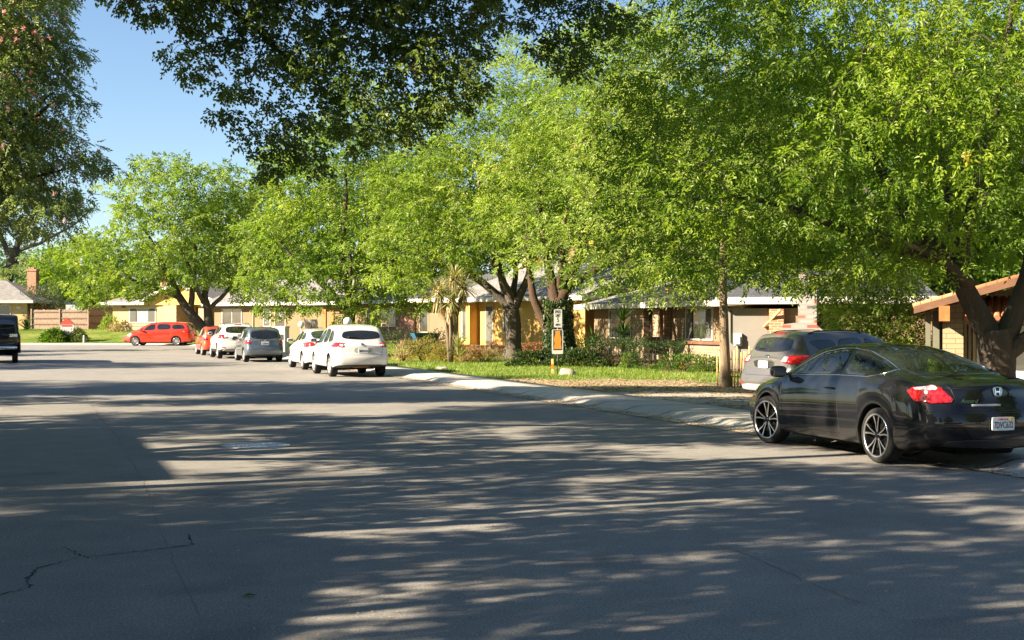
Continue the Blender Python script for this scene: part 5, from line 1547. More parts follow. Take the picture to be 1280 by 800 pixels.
# split-cane picket fence by the slender trunk
r = empty('picket_fence', (*pxy(897, 34.3), 0)); tag(r, 'short fence of upright split canes at the foot of the slender tree', 'fence')
rng = random.Random(9); x0, y0 = pxy(897, 34.3); x1, y1 = pxy(948, 33.3); zz = gz(x0, y0); r.location.z = zz - 0.02
n_ = 15
for i in range(n_):
    t = i/(n_-1); m = MB(); hx, hy = (x1-x0)*t, (y1-y0)*t; hh = rng.uniform(0.93, 1.1)
    m.tube([(hx+rng.uniform(-.01, .01), hy, 0), (hx+rng.uniform(-.02, .02), hy+rng.uniform(-.02, .02), hh)], rng.uniform(0.018, 0.027), 6)
    m.build('cane', M['cane'], r)
for zq in (0.3, 0.75):
    m = MB(); m.tube([(0, 0.03, zq), (x1-x0, y1-y0+0.03, zq)], 0.016, 6); m.build('rail', M['fence_gap'], r)
# ------------------------------------------------------------------ trees and plants
M['leaf_ash'] = leaf_mat('bright_ash_leaves', (0.055, 0.125, 0.012), (0.30, 0.39, 0.045), 0.5)
M['leaf_ash_far'] = leaf_mat('yellow_green_leaves', (0.060, 0.120, 0.014), (0.34, 0.415, 0.085), 0.48)
M['leaf_deep'] = leaf_mat('deep_green_leaves', (0.05, 0.11, 0.012), (0.13, 0.22, 0.025), 0.42)
M['leaf_pale'] = leaf_mat('pale_green_leaves', (0.14, 0.20, 0.035), (0.36, 0.44, 0.12), 0.48)
M['leaf_oak'] = leaf_mat('dark_oak_leaves', (0.060, 0.10, 0.022), (0.20, 0.26, 0.07), 0.45, tcol=(1.1, 1.3, 0.6))
M['leaf_feather'] = leaf_mat('grey_green_feathery_leaves', (0.15, 0.20, 0.065), (0.38, 0.44, 0.19), 0.40, tcol=(1.1, 1.3, 0.6))
M['leaf_olive'] = leaf_mat('grey_olive_leaves', (0.06, 0.085, 0.04), (0.15, 0.18, 0.10), 0.3, tcol=(1, 1.1, 0.7))
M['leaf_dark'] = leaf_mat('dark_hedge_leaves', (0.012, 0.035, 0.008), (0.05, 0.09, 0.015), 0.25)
M['leaf_gold'] = leaf_mat('golden_shrub_leaves', (0.16, 0.15, 0.03), (0.42, 0.36, 0.08), 0.35, tcol=(1.2, 1.2, 0.5))
M['leaf_rust'] = leaf_mat('rusty_shrub_leaves', (0.22, 0.10, 0.03), (0.50, 0.26, 0.10), 0.3, tcol=(1.3, 1.0, 0.5))
M['leaf_straw'] = leaf_mat('straw_leaves', (0.32, 0.24, 0.10), (0.60, 0.50, 0.28), 0.3, tcol=(1.2, 1.0, 0.6))
M['leaf_yucca'] = leaf_mat('yellow_green_straps', (0.20, 0.21, 0.08), (0.46, 0.44, 0.20), 0.3, tcol=(1.1, 1.2, 0.6))
M['petal_pink'] = leaf_mat('pink_blossom', (0.62, 0.38, 0.34), (0.85, 0.64, 0.56), 0.4, tcol=(1.2, 0.9, 0.9))
M['petal_red'] = leaf_mat('red_blossom', (0.5, 0.03, 0.02), (0.7, 0.08, 0.05), 0.3, tcol=(1.2, 0.8, 0.8))
M['petal_white'] = leaf_mat('white_blossom', (0.6, 0.6, 0.55), (0.8, 0.8, 0.75), 0.3, tcol=(1, 1, 1))
M['bark_dark'] = bark_mat('dark_grey_bark', (0.030, 0.024, 0.019), (0.115, 0.095, 0.078))
M['bark_brown'] = bark_mat('red_brown_bark', (0.032, 0.02, 0.014), (0.115, 0.072, 0.048))
M['bark_grey'] = bark_mat('grey_bark', (0.05, 0.042, 0.034), (0.145, 0.125, 0.102))
M['bark_tan'] = bark_mat('tan_bark', (0.10, 0.07, 0.045), (0.27, 0.21, 0.14))

def unit(v):
    return v / (np.linalg.norm(v, axis=-1, keepdims=True) + 1e-9)

def leaf_quads(p, d, n, L, W, fold=0.25):
    s_ = unit(np.cross(d, n)); n2 = np.cross(s_, d)
    L = L[:, None]; W = W[:, None]
    v1 = p + d*L*0.42 + s_*W*0.5 + n2*W*fold; v3 = p + d*L*0.42 - s_*W*0.5 + n2*W*fold
    v2 = p + d*L - n2*L*0.12
    return np.stack([p, v1, v2, v3], 1).reshape(-1, 3)

def compound(rng, base, dirs, rach, k, L, W, spread=0.9):
    """pinnate sprays: k leaflets along each rachis"""
    n = len(base)
    up = unit(np.array([0, 0, 1.0]) + rng.normal(0, 0.45, (n, 3)))
    side = unit(np.cross(dirs, up)); nn = np.cross(side, dirs)
    Pp, Dd, Nn, LL, WW = [], [], [], [], []
    for j in range(k):
        if j == k-1: t, sg, an = 1.0, 0, 0.0
        else: t, sg, an = 0.25 + 0.75*(j//2)/max(1, (k-1)//2), (1 if j % 2 else -1), spread
        p = base + dirs*(rach*t)[:, None] - np.array([0, 0, 1.0])*(rach*t*t*0.25)[:, None]
        d = unit(dirs*math.cos(an) + side*sg*math.sin(an) + rng.normal(0, 0.22, (n, 3)))
        Pp.append(p); Dd.append(d); Nn.append(unit(nn + rng.normal(0, 0.35, (n, 3))))
        LL.append(L*rng.uniform(0.7, 1.2, n)); WW.append(W*rng.uniform(0.7, 1.2, n))
    return leaf_quads(np.concatenate(Pp), np.concatenate(Dd), np.concatenate(Nn), np.concatenate(LL), np.concatenate(WW))

def sample_clumps(rng, lobes, spacing, keep_in=0.25, gap=0.12):
    """blue-noise clump centres in a union of ellipsoids, denser near the outside"""
    out = []; grid = {}
    for lb in lobes:
        c = np.array(lb[:3]); r = np.array(lb[3:6])
        n = int(10 * r[0]*r[1]*r[2] / spacing**3) + 20
        q = rng.normal(0, 1, (n, 3)); q = unit(q) * (rng.uniform(0, 1, (n, 1)) ** (1/3.2))
        for u in q:
            rad = np.linalg.norm(u)
            if rad < 0.62 and rng.uniform() > keep_in: continue
            p = c + u*r*(1 + 0.10*math.sin(u[0]*7+lb[0]*3)*math.cos(u[1]*6+lb[1]))
            g = tuple((p/spacing).astype(int)); ok = True
            for dx in (-1, 0, 1):
                for dy in (-1, 0, 1):
                    for dz in (-1, 0, 1):
                        for o_ in grid.get((g[0]+dx, g[1]+dy, g[2]+dz), ()):
                            if ((o_-p)**2).sum() < (spacing*0.72)**2: ok = False; break
                        if not ok: break
                    if not ok: break
                if not ok: break
            if ok and rng.uniform() > gap:
                grid.setdefault(g, []).append(p); out.append(p)
    return np.array(out)

def tree(name, label, cat, base, trunk, limbs, lobes, seed, bark, leaf, spacing=0.9, comp=24, k=5, rach=0.22, L=0.10, W=0.045,
         clump_r=0.55, droop=0.35, flat=0.6, twig=0.012, gap=0.12, keep_in=0.25, group=None, twig_k=4, rot=0.0, flare=1.5, extra_keep=None):
    """trunk: [(x,y,z,r)...]; limbs: list of such polylines (local coordinates); lobes: crown ellipsoids (cx,cy,cz,rx,ry,rz)"""
    rng = np.random.default_rng(seed)
    root = empty(name, base, rot); tag(root, label, cat, group)
    TV, TF = [], []; nv = 0
    def addtube(P, r, kk):
        nonlocal nv
        V, F = tube_np(P, r, kk); TV.append(V); TF.append(F + nv); nv += len(V)
    nodes = []; nrad = []
    def densify(pl, step, wob):
        pl = np.array(pl, float)
        d = np.r_[0, np.cumsum(np.linalg.norm(np.diff(pl[:, :3], axis=0), axis=1))]
        n = max(3, int(d[-1]/step)+1); t = np.linspace(0, d[-1], n)
        Q = np.stack([np.interp(t, d, pl[:, i]) for i in range(4)], -1)
        if n > 5:
            kq = np.array([1, 2, 3, 2, 1.]); kq /= kq.sum()
            Qp = np.pad(Q, ((2, 2), (0, 0)), mode='reflect', reflect_type='odd')
            Q = np.stack([np.convolve(Qp[:, i], kq, 'valid') for i in range(4)], -1)
        ph = rng.uniform(0, 6, 3)
        wv = np.stack([np.sin(t*1.7+ph[0])+0.5*np.sin(t*4.1+ph[1]), np.cos(t*1.9+ph[2])+0.5*np.sin(t*3.3+ph[0]), 0*t], -1)
        Q[:, :3] += wv*wob*np.minimum(1, t/0.8)[:, None]
        return Q
    T = densify(trunk, 0.14, 0.012)
    fl = 1 + (flare-1)*np.exp(-(T[:, 2]-T[0, 2])/0.22)
    V, F = tube_np(T[:, :3], T[:, 3]*fl, 18)
    # uneven bark and buttressed roots
    c0 = np.repeat(T[:, :3], 18, axis=0); dv = V - c0; ang = np.arctan2(dv[:, 1], dv[:, 0]); hz = V[:, 2]-T[0, 2]
    amp = 1 + 0.05*np.sin(ang*3+hz*1.1+seed) + 0.035*np.sin(ang*7-hz*2.3) + 0.22*np.exp(-hz/0.20)*np.sin(ang*5+seed)
    V = c0 + dv*amp[:, None]
    TV.append(V); TF.append(F); nv += len(V)
    nodes += [T[-1, :3]]; nrad += [T[-1, 3]]
    for lm in limbs:
        Q = densify(lm, 0.3, 0.05)
        addtube(Q[:, :3], Q[:, 3], 9)
        for q in Q[1:]: nodes.append(q[:3]); nrad.append(q[3])
    C = sample_clumps(rng, lobes, spacing, keep_in, gap)
    if extra_keep is not None: C = C[extra_keep(C)]
    # twigs: clumps joined to the nearest piece of the growing skeleton
    NP_ = np.zeros((len(nodes) + 4*len(C), 3)); NR = np.zeros(len(NP_)); cnt = len(nodes)
    NP_[:cnt] = nodes; NR[:cnt] = nrad
    d0 = np.array([np.min(((NP_[:cnt]-c)**2).sum(1)) for c in C]) if len(C) else []
    for ci in np.argsort(d0):
        c = C[ci]; dd = np.sqrt(((NP_[:cnt]-c)**2).sum(1)) + 0.25*np.maximum(0, NP_[:cnt, 2]-c[2]+0.2)
        j = int(dd.argmin()); a = NP_[j]; dist = np.linalg.norm(c-a)
        r0 = min(NR[j]*0.7, twig + 0.011*dist); r1 = twig*0.5
        m1 = a*0.66 + c*0.34 + np.array([0, 0, 0.10*dist]) + rng.normal(0, 0.06*dist, 3)
        m2 = a*0.32 + c*0.68 + np.array([0, 0, 0.08*dist]) + rng.normal(0, 0.06*dist, 3)
        P = np.array([a, m1, m2, c]); rr = np.linspace(r0, r1, 4)
        addtube(P, rr, twig_k)
        for q, r_ in zip(P[1:], rr[1:]): NP_[cnt] = q; NR[cnt] = r_; cnt += 1
    np_mesh('trunk', np.concatenate(TV), np.concatenate(TF), bark, root, smooth=True)
    # leaves
    n = len(C)*comp
    cid = np.repeat(np.arange(len(C)), comp)
    cr = rng.uniform(0.7, 1.25, len(C))[cid]*clump_r
    off = unit(rng.normal(0, 1, (n, 3)))*(rng.uniform(0, 1, (n, 1))**0.5)*cr[:, None]*np.array([1, 1, flat])
    ctr = C.mean(0)
    outw = unit((C-ctr)*np.array([1, 1, 0.3]))[cid]
    d = unit(unit(off)*0.8 + outw*0.5 + rng.normal(0, 0.35, (n, 3)) + np.array([0, 0, -droop]))
    base_p = C[cid] + off*0.85
    V = compound(rng, base_p, d, rach*rng.uniform(0.7, 1.2, n), k, L, W)
    F = np.arange(len(V)).reshape(-1, 4)
    cc = rng.uniform(0, 1, len(C))[cid]; rr = np.tile(cc*0.55 + rng.uniform(0, 0.45, n), k)
    np_mesh('crown', V, F, leaf, root, attr={'rnd': rr})
    root['_n'] = len(C)
    return root, C

# the big street tree behind the black coupe
bx, by = 8.55, 23.2; bz = gz(bx, by)
t, C5 = tree('street_tree', 'large dark-trunked tree with wide bright green crown behind the black coupe', 'tree', (bx, by, bz-0.05),
    [(0, 0, -0.1, 0.30), (0, 0, 0.9, 0.285), (-0.02, 0, 1.35, 0.33), (-0.05, 0, 1.60, 0.30)],
    [[(-0.08, 0, 1.35, .24), (-0.40, 0.1, 2.0, .19), (-0.80, 0.2, 2.75, .165), (-1.25, .5, 3.45, .13), (-1.6, 1.3, 4.4, .10), (-2.2, 2.0, 5.8, .06), (-2.6, 2.2, 7, .03)],
     [(-0.80, .2, 2.75, .12), (-1.5, .1, 2.98, .10), (-2.3, -.1, 3.15, .08), (-3.3, -.3, 3.6, .06), (-4.6, -.8, 3.9, .04), (-5.6, -1, 3.8, .025)],
     [(-0.55, .1, 2.25, .13), (-0.62, -.1, 3.1, .115), (-0.5, -.4, 4.3, .09), (-0.2, -.8, 6, .06), (0, -1, 7.5, .035)],
     [(0.08, 0, 1.4, .22), (0.55, 0.1, 2.2, .16), (0.62, 0.2, 3.2, .14), (1.0, .5, 4.6, .10), (1.6, 1, 6.2, .06), (2, 1.4, 7.5, .035)],
     [(0.45, 0.1, 2.0, .14), (1.0, -.1, 2.55, .12), (1.9, -.4, 3.1, .10), (3.0, -.8, 3.9, .07), (4.6, -1.2, 4.6, .04)],
     [(0.05, -.1, 1.15, .17), (0.55, -0.2, 1.5, .14), (1.3, -.4, 2.1, .11), (2.4, -.8, 3.4, .07), (3.5, -1.5, 5.0, .04)],
     [(-0.5, .1, 2.2, .10), (-0.3, 1.2, 3.4, .09), (-0.2, 2.6, 4.8, .06), (0, 3.6, 6, .035)],
     [(-0.5, -.1, 2.4, .10), (-1.3, -.5, 2.95, .08), (-2.5, -.9, 3.3, .055), (-3.8, -1.1, 3.5, .03)]],
    [(-3.2, -0.5, 5.0, 3.5, 3.2, 1.9), (-1.2, -1.8, 6.6, 4.2, 3.6, 2.4), (2.6, -.6, 6.2, 4.4, 3.8, 2.7), (0, 1.8, 7.4, 4.8, 4.0, 2.6), (-4.9, -1.2, 3.95, 2.1, 2.2, 1.0),
     (-2.6, -2.6, 4.3, 2.6, 2.0, 1.0), (4.2, -1.6, 4.4, 2.6, 2.2, 1.2), (0.6, -2.6, 4.9, 2.8, 1.6, 1.0), (-2.2, 2.2, 8.6, 3, 3, 1.8), (-4.6, 0.6, 6.6, 2.2, 2.4, 2.0), (-5.4, 0, 8.6, 2.0, 2.2, 1.8), (-3.4, -.6, 3.3, 2.2, 1.3, .8), (-5.2, -.4, 3.1, 1.6, 1.2, .7), (-1.6, -2.0, 3.6, 1.8, 1.0, .6), (2.0, -2.6, 3.9, 1.8, 1.0, .6), (-4.4, 1.8, 3.4, 1.8, 1.4, .8), (-4.3, -.6, 2.75, 2.0, 1.2, .5), (-2.2, -1.2, 2.95, 1.5, 1, .5), (1.8, -1.4, 3.2, 1.4, .9, .45), (-6.0, .4, 4.6, 1.5, 1.4, 1.0), (-3.2, 0.8, 3.0, 2.6, 1.4, .6), (-5.6, .8, 3.6, 1.4, 1.2, .7), (0.2, 2.6, 3.5, 1.8, 1.0, .7), (1.7, 1.6, 3.3, 1.5, 1, .5)],
    11, M['bark_dark'], M['leaf_ash'], spacing=0.82, comp=25, k=7, rach=0.20, L=0.098, W=0.040, clump_r=0.56, droop=0.55)

# slender trunk by the cane fence
bx, by = pxy(907, 34.0); bz = gz(bx, by)
t, _ = tree('street_tree', 'slender straight pale-barked tree rising beside the cane fence', 'tree', (bx, by, bz-0.05),
    [(0, 0, -0.1, 0.145), (-0.03, 0, 1.5, 0.115), (-0.08, 0, 3.0, 0.10), (-0.05, 0, 4.4, .085), (0, 0, 6, .06)],
    [[(-0.08, 0, 3.0, .05), (-0.9, -.2, 3.6, .035), (-1.8, -.4, 3.7, .02)], [(-0.06, 0, 3.6, .05), (0.7, -.2, 4.4, .035), (1.5, -.3, 4.8, .02)],
     [(0, 0, 5, .05), (-1, .2, 6.5, .03)], [(0, 0, 5.5, .05), (1, .2, 7.2, .03)], [(0, 0, 6, .05), (0, 0, 8.5, .03)]],
    [(-1.3, -0.3, 3.55, 1.8, 1.1, 0.9), (-2.7, -.2, 2.8, 1.4, .8, .6), (-3.9, .2, 3.4, 1.2, 1.0, .8), (2.2, 0, 3.6, 1.0, .8, .7), (-1.4, .3, 2.95, 2.4, 1, .55), (-4.6, 0, 3.6, 1.5, 1, 1.0), (1.9, 0, 3.0, 1.3, .8, .55), (0.9, 0, 3.5, 1.1, 1.0, .8), (0, 0, 5.8, 2.9, 2.4, 2.2), (-2.4, 0, 5.6, 2.0, 1.8, 1.8), (-0.8, 0, 8.4, 3.0, 2.4, 2.0), (-3.2, 0, 8.0, 1.7, 1.6, 1.8), (1.6, 0, 3.1, .7, .6, .35)],
    12, M['bark_tan'], M['leaf_pale'], spacing=0.62, comp=17, k=5, rach=0.15, L=0.10, W=0.045, clump_r=0.42, droop=0.5)

# two large trees on the lawn
bx, by = pxy(641, 54.5); bz = gz(bx, by)
t, _ = tree('street_tree', 'large grey-trunked tree on the lawn with spreading roots, before the yellow house', 'tree', (bx, by, bz-0.05),
    [(0, 0, -0.1, 0.36), (0, 0, 0.4, .32), (0.03, 0, 1.4, 0.30), (-0.06, 0, 2.1, .29)],
    [[(-0.08, 0, 2.0, .2), (-0.7, 0, 2.8, .17), (-1.5, -.1, 3.4, .14), (-2.4, -.2, 3.75, .11), (-3.6, -.3, 4.2, .07), (-5, -.3, 4.6, .04)],
     [(0.0, 0, 2.1, .22), (-0.35, 0, 3.2, .17), (-0.9, .3, 4.6, .12), (-1.4, .6, 7, .07), (-1.6, .6, 9, .04)],
     [(0.05, 0, 2.1, .2), (0.5, -.1, 3.2, .15), (1.0, -.4, 4.8, .11), (1.3, -.6, 7, .06)],
     [(0, 0, 2.6, .14), (0.1, 1, 4, .1), (0.3, 2.4, 6, .06)], [(0, 0, 2.6, .14), (-0.8, -1.4, 4, .09), (-1.4, -2.8, 5, .05)]],
    [(-3.2, -0.3, 5.2, 2.9, 2.8, 2.0), (-1.0, -.6, 7.2, 3.4, 3.2, 2.6), (1.6, 0, 7.6, 3.2, 3.0, 2.8), (-0.5, .5, 9.6, 3.0, 3.0, 2.0), (-4.4, -.6, 3.9, 1.6, 1.8, 1.0), (-1.4, -2.0, 4.9, 2.2, 1.6, 1.0), (0.6, -1.6, 5.2, 1.8, 1.5, 1.2), (-4.4, -.6, 6.8, 1.8, 1.8, 2.0), (-2.6, 0, 9.8, 2.2, 2.0, 1.8), (0.4, 0, 11.8, 2.6, 2.4, 1.5)],
    13, M['bark_grey'], M['leaf_ash_far'], spacing=0.82, comp=20, k=5, rach=0.2, L=0.15, W=0.07, clump_r=0.55, droop=0.45, flare=1.9)
bx, by = pxy(700, 49.5); bz = gz(bx, by)
t, _ = tree('street_tree', 'large brown-trunked tree wrapped in ivy behind the speed limit sign', 'tree', (bx, by, bz-0.05),
    [(0, 0, -0.1, 0.42), (0, 0, 0.9, .38), (-0.08, 0, 1.9, 0.36), (-0.05, 0, 2.5, .34)],
    [[(-0.2, 0, 1.0, .2), (-0.85, 0, 1.9, .17), (-1.15, 0, 3.0, .13), (-1.1, 0, 4.2, .1), (-1.4, 0, 6, .05)],
     [(-0.1, 0, 2.3, .24), (-0.35, 0, 3.2, .18), (-0.6, 0, 4.4, .13), (-0.8, 0, 7, .07)],
     [(0.0, 0, 2.4, .27), (0.45, 0, 3.3, .21), (0.75, 0, 4.2, .17), (0.80, -.1, 5.4, .12), (1.2, 0, 7.5, .07), (1.2, 0, 9.5, .04)],
     [(0.25, 0, 2.8, .15), (1.2, -.2, 3.5, .12), (2.2, -.4, 3.9, .09), (3.6, -.6, 4.8, .05)],
     [(0, 0, 2.6, .14), (0.3, 1.2, 4.2, .1), (0.5, 2.6, 6, .05)], [(0, 0, 2.8, .14), (0, -1.4, 4.4, .09), (0.2, -2.8, 5.6, .05)]],
    [(0, -0.3, 7.0, 3.0, 2.8, 2.6), (2.6, -0.2, 6.0, 2.8, 2.6, 2.0), (3.9, -.6, 4.4, 2.2, 2.0, 1.4), (1.2, .5, 9.2, 3.2, 3.0, 2.2), (-1.6, -.8, 5.4, 1.9, 1.5, 1.2), (1.4, -2.2, 5.0, 1.9, 1.4, 1.0), (4.6, -1.0, 3.2, 1.7, 1.2, 0.8), (2.6, -.8, 3.5, 1.2, 1, .6), (4.4, 0, 7.4, 2.2, 2.0, 2.0), (2.6, 0, 11.4, 2.8, 2.6, 1.9), (5.6, -.4, 5.2, 1.6, 1.5, 1.4)],
    14, M['bark_brown'], M['leaf_ash_far'], spacing=0.78, comp=20, k=5, rach=0.2, L=0.14, W=0.065, clump_r=0.52, droop=0.5)
# ivy on that trunk
rng = np.random.default_rng(5); n_ = 4200
zz = rng.uniform(0, 2.5, n_)**1.0; an = rng.uniform(0, 2*math.pi, n_); keep = rng.uniform(0, 1, n_) < np.where(zz < 1.2, 1, 0.45)
zz, an = zz[keep], an[keep]; n_ = len(zz); rd = 0.46 + rng.uniform(0, 0.10, n_) + 0.25*np.exp(-zz/0.3)
P = np.stack([rd*np.cos(an)-0.04*zz, rd*np.sin(an), zz], -1); dd = unit(np.stack([np.cos(an)*0.4, np.sin(an)*0.4, -0.8+rng.normal(0, .3, n_)], -1)+rng.normal(0, .3, (n_, 3)))
V = leaf_quads(P, dd, unit(np.stack([np.cos(an), np.sin(an), 0.3+0*an], -1)), rng.uniform(.08, .16, n_), rng.uniform(.07, .13, n_))
np_mesh('ivy', V, np.arange(len(V)).reshape(-1, 4), M['leaf_dark'], t, attr={'rnd': rng.uniform(0, 1, n_)})

# low-crowned tree behind the white cars
bx, by = pxy(437, 60.0); bz = gz(bx, by)
t, _ = tree('street_tree', 'low-crowned yellow-green tree whose leaves hang to the roofs of the white cars', 'tree', (bx, by, bz-0.05),
    [(0, 0, -0.1, 0.30), (0, 0, 1.2, .26), (0, 0, 2.2, .25)],
    [[(0, 0, 2.0, .18), (-1.2, -.2, 3.4, .12), (-2.8, -.4, 4.8, .07), (-3.6, -.4, 6, .04)], [(0, 0, 2.1, .18), (1.2, 0, 3.6, .12), (2.6, 0, 5.2, .06)],
     [(0, 0, 2.2, .2), (-0.3, 0, 4.6, .14), (-0.2, 0, 7.5, .08), (0, 0, 10, .04)], [(0, 0, 2.2, .14), (0.2, -1.6, 3.6, .09), (0.4, -3, 4.6, .05)], [(0, 0, 2.4, .14), (0.2, 1.8, 4.2, .09), (0.2, 3, 6, .05)]],
    [(-2.6, -.4, 5.2, 2.7, 2.6, 2.2), (1.2, -.3, 5.0, 2.9, 2.8, 2.2), (-0.8, 0, 8.0, 3.5, 3.1, 2.7), (0.3, 0, 10.2, 2.3, 2.3, 1.6), (1.0, -1.6, 3.2, 2.0, 1.5, 1.2), (-1.2, -2.0, 3.6, 1.9, 1.5, 1.1), (3.0, 0, 3.4, 1.4, 1.3, 1.0), (-3.6, -.6, 3.6, 1.5, 1.4, 1.0), (0.4, -2.0, 2.1, 1.5, .9, .7), (-0.8, -1.8, 2.5, 1.3, .9, .8), (-3.0, -1.0, 2.6, 1.5, 1.0, .6), (3.0, 0.3, 7.6, 2.1, 1.9, 1.9), (2.4, 0, 10.4, 2.0, 1.8, 1.6), (-0.4, -1.4, 2.9, 2.4, 1.0, .8), (2.6, -1.2, 2.7, 1.4, .9, .7), (-2.6, -1.4, 2.9, 1.4, .9, .6), (0.6, 0, 12, 1.7, 1.5, 1.0)],
    15, M['bark_dark'], M['leaf_ash_far'], spacing=0.80, comp=20, k=5, rach=0.2, L=0.155, W=0.075, clump_r=0.54, droop=0.45)

# tree over the red cars at the far end
bx, by = pxy(262, 82.0); bz = gz(bx, by)
t, _ = tree('street_tree', 'spreading tree with forked dark trunk standing behind the red cars at the far end', 'tree', (bx, by, bz-0.05),
    [(0, 0, -0.1, 0.50), (0, 0, 0.7, .46), (-0.1, 0, 1.2, .46)],
    [[(-0.15, 0, 1.0, .36), (-1.0, 0, 2.2, .28), (-1.9, 0, 3.2, .24), (-2.5, 0, 4.6, .18), (-3.4, 0, 6.4, .1), (-4.4, 0, 8, .05)],
     [(-1.2, 0, 2.4, .2), (-1.1, 0, 3.8, .18), (-0.9, 0, 5.4, .12), (-0.8, 0, 9, .06)],
     [(0.05, 0, 1.1, .34), (-0.1, 0, 2.2, .28), (-0.4, 0, 3.4, .2), (0.4, 0, 5.2, .13), (1.6, 0, 7.6, .06)],
     [(-2.0, 0, 3.3, .14), (-3.4, -.4, 3.9, .11), (-5.2, -.6, 4.6, .07), (-6.6, -.6, 5, .04)],
     [(0.0, 0, 2.6, .15), (1.4, -.2, 4, .11), (2.8, -.4, 5, .06)], [(-0.4, 0, 3, .16), (-0.6, -2, 4.6, .1), (-0.8, -3.6, 6, .05)]],
    [(-5.4, -.4, 5.6, 3.0, 3.0, 2.3), (-1.6, -.8, 6.8, 4.4, 3.6, 2.6), (1.6, -.2, 6.6, 3.2, 3.2, 2.8), (-2.4, 0, 9.6, 4.0, 3.6, 2.4), (0.6, 0, 9.8, 3.0, 3, 2.2), (-6.8, -.6, 3.8, 1.8, 1.8, 1.3), (-3.2, -2.4, 4.4, 2.6, 1.6, 1.1), (2.6, -.6, 4.0, 1.8, 1.6, 1.2), (-0.2, -2.2, 4.8, 2.0, 1.5, 1.0), (-2.6, 0, 11.4, 1.6, 1.6, 1.0)],
    16, M['bark_dark'], M['leaf_ash_far'], spacing=1.0, comp=20, k=5, rach=0.26, L=0.20, W=0.10, clump_r=0.68, droop=0.4)

# small light-green tree between the wing and the tile-roofed house
bx, by = pxy(1090, 35.5); bz = gz(bx, by)
t, _ = tree('small_tree', 'bushy light green small tree between the patchwork chimney and the tile-roofed house', 'tree', (bx, by, bz-0.05),
    [(0, 0, -0.1, 0.09), (0, 0, 0.8, .08), (0, 0, 1.2, .07)],
    [[(0, 0, 1.0, .05), (-0.6, 0, 1.9, .03), (-0.9, 0, 2.6, .02)], [(0, 0, 1.1, .05), (0.6, 0, 2.0, .03), (0.8, 0, 2.6, .02)], [(0, 0, 1.2, .05), (0, 0, 2.4, .03), (0, 0, 3.2, .02)]],
    [(0, 0, 2.2, 1.35, 1.1, 1.25), (-0.4, -.2, 3.0, 0.9, .8, .7), (0.5, -.3, 1.5, 1.0, .8, .8), (-0.7, -.2, 1.4, .8, .7, .7), (0.9, 0, 2.6, .6, .6, .6)],
    17, M['bark_brown'], M['leaf_pale'], spacing=0.33, comp=17, k=5, rach=0.12, L=0.085, W=0.04, clump_r=0.30, droop=0.3, gap=0.05)

# the oak whose dark boughs hang across the top of the view; its trunk stands left of the picture
bx, by = -12.3, 19.8
def oak_keep(C): return C[:, 0] > 3.2
t, _ = tree('oak_tree', 'dark oak whose drooping boughs hang over the street from the top of the view', 'tree', (bx, by, 0.1),
    [(0, 0, -0.1, 0.48), (0.1, 0, 1.6, .42), (0.5, 0, 3.2, .40)],
    [[(0.5, 0, 3.0, .3), (2.0, .3, 5.2, .25), (4.6, .8, 7.6, .2), (7.4, 1.6, 8.8, .15), (10.2, 2.0, 9.0, .11), (12.4, 2.2, 8.6, .07), (14.4, 2.4, 8.0, .04)],
     [(4.6, .8, 7.6, .12), (6.2, 1.2, 7.5, .09), (7.6, 1.8, 6.9, .06), (8.6, 2.4, 6.0, .035)], [(7.4, 1.6, 8.8, .10), (9.0, 1.6, 7.8, .07), (10.2, 1.8, 6.8, .04)],
     [(10.2, 2.0, 9.0, .08), (11.6, 2, 8.0, .05), (12.0, 2.2, 7.0, .03)], [(3.0, .4, 6.4, .1), (4.6, 1.2, 7.0, .07), (6.0, 1.8, 7.3, .04)],
     [(0.5, 0, 3.2, .3), (0.5, 0, 6, .2), (1, 0, 9.5, .1)], [(0.5, 0, 3.2, .2), (-2, -1, 6.5, .12), (-3, -2, 8.5, .06)], [(0.6, 0, 3.4, .2), (2, -3, 6.5, .12), (3, -5, 8, .06)]],
    [(7.2, 1.4, 7.3, 1.5, 1.5, 1.0), (9.0, 1.8, 6.8, 1.7, 1.6, 1.35), (10.6, 2.0, 6.9, 1.6, 1.5, 1.25), (8.6, 2.2, 5.2, 1.2, .8, 1.15), (9.9, 1.6, 5.4, 1.2, .8, 1.1), (11.0, 1.4, 5.9, .9, .8, .9), (11.2, 1.9, 5.9, 1.0, .8, .7), (7.4, 1.7, 6.4, 1.0, .8, .8), (13.2, 2.2, 6.4, .7, .6, .8), (12.2, 2.1, 7.4, 1.3, 1.2, 0.8), (13.6, 2.3, 7.0, .8, .8, .85),
     (5.8, 1.5, 7.4, 0.9, 1.0, .45), (8.8, 1.6, 9.2, 4.6, 3.2, 1.6), (-1.5, -1, 9, 3.0, 3, 1.8), (4.6, 0.6, 9.5, 2.2, 2.4, 1.1), (7.0, -1.6, 9.8, 2.6, 2.0, 1.0)],  # last two lobes added above the frame to shade the tree behind the coupe
    18, M['bark_dark'], M['leaf_oak'], spacing=0.52, comp=36, k=5, rach=0.11, L=0.078, W=0.052, clump_r=0.38, droop=0.35, gap=0.02, keep_in=0.9, twig=0.008)

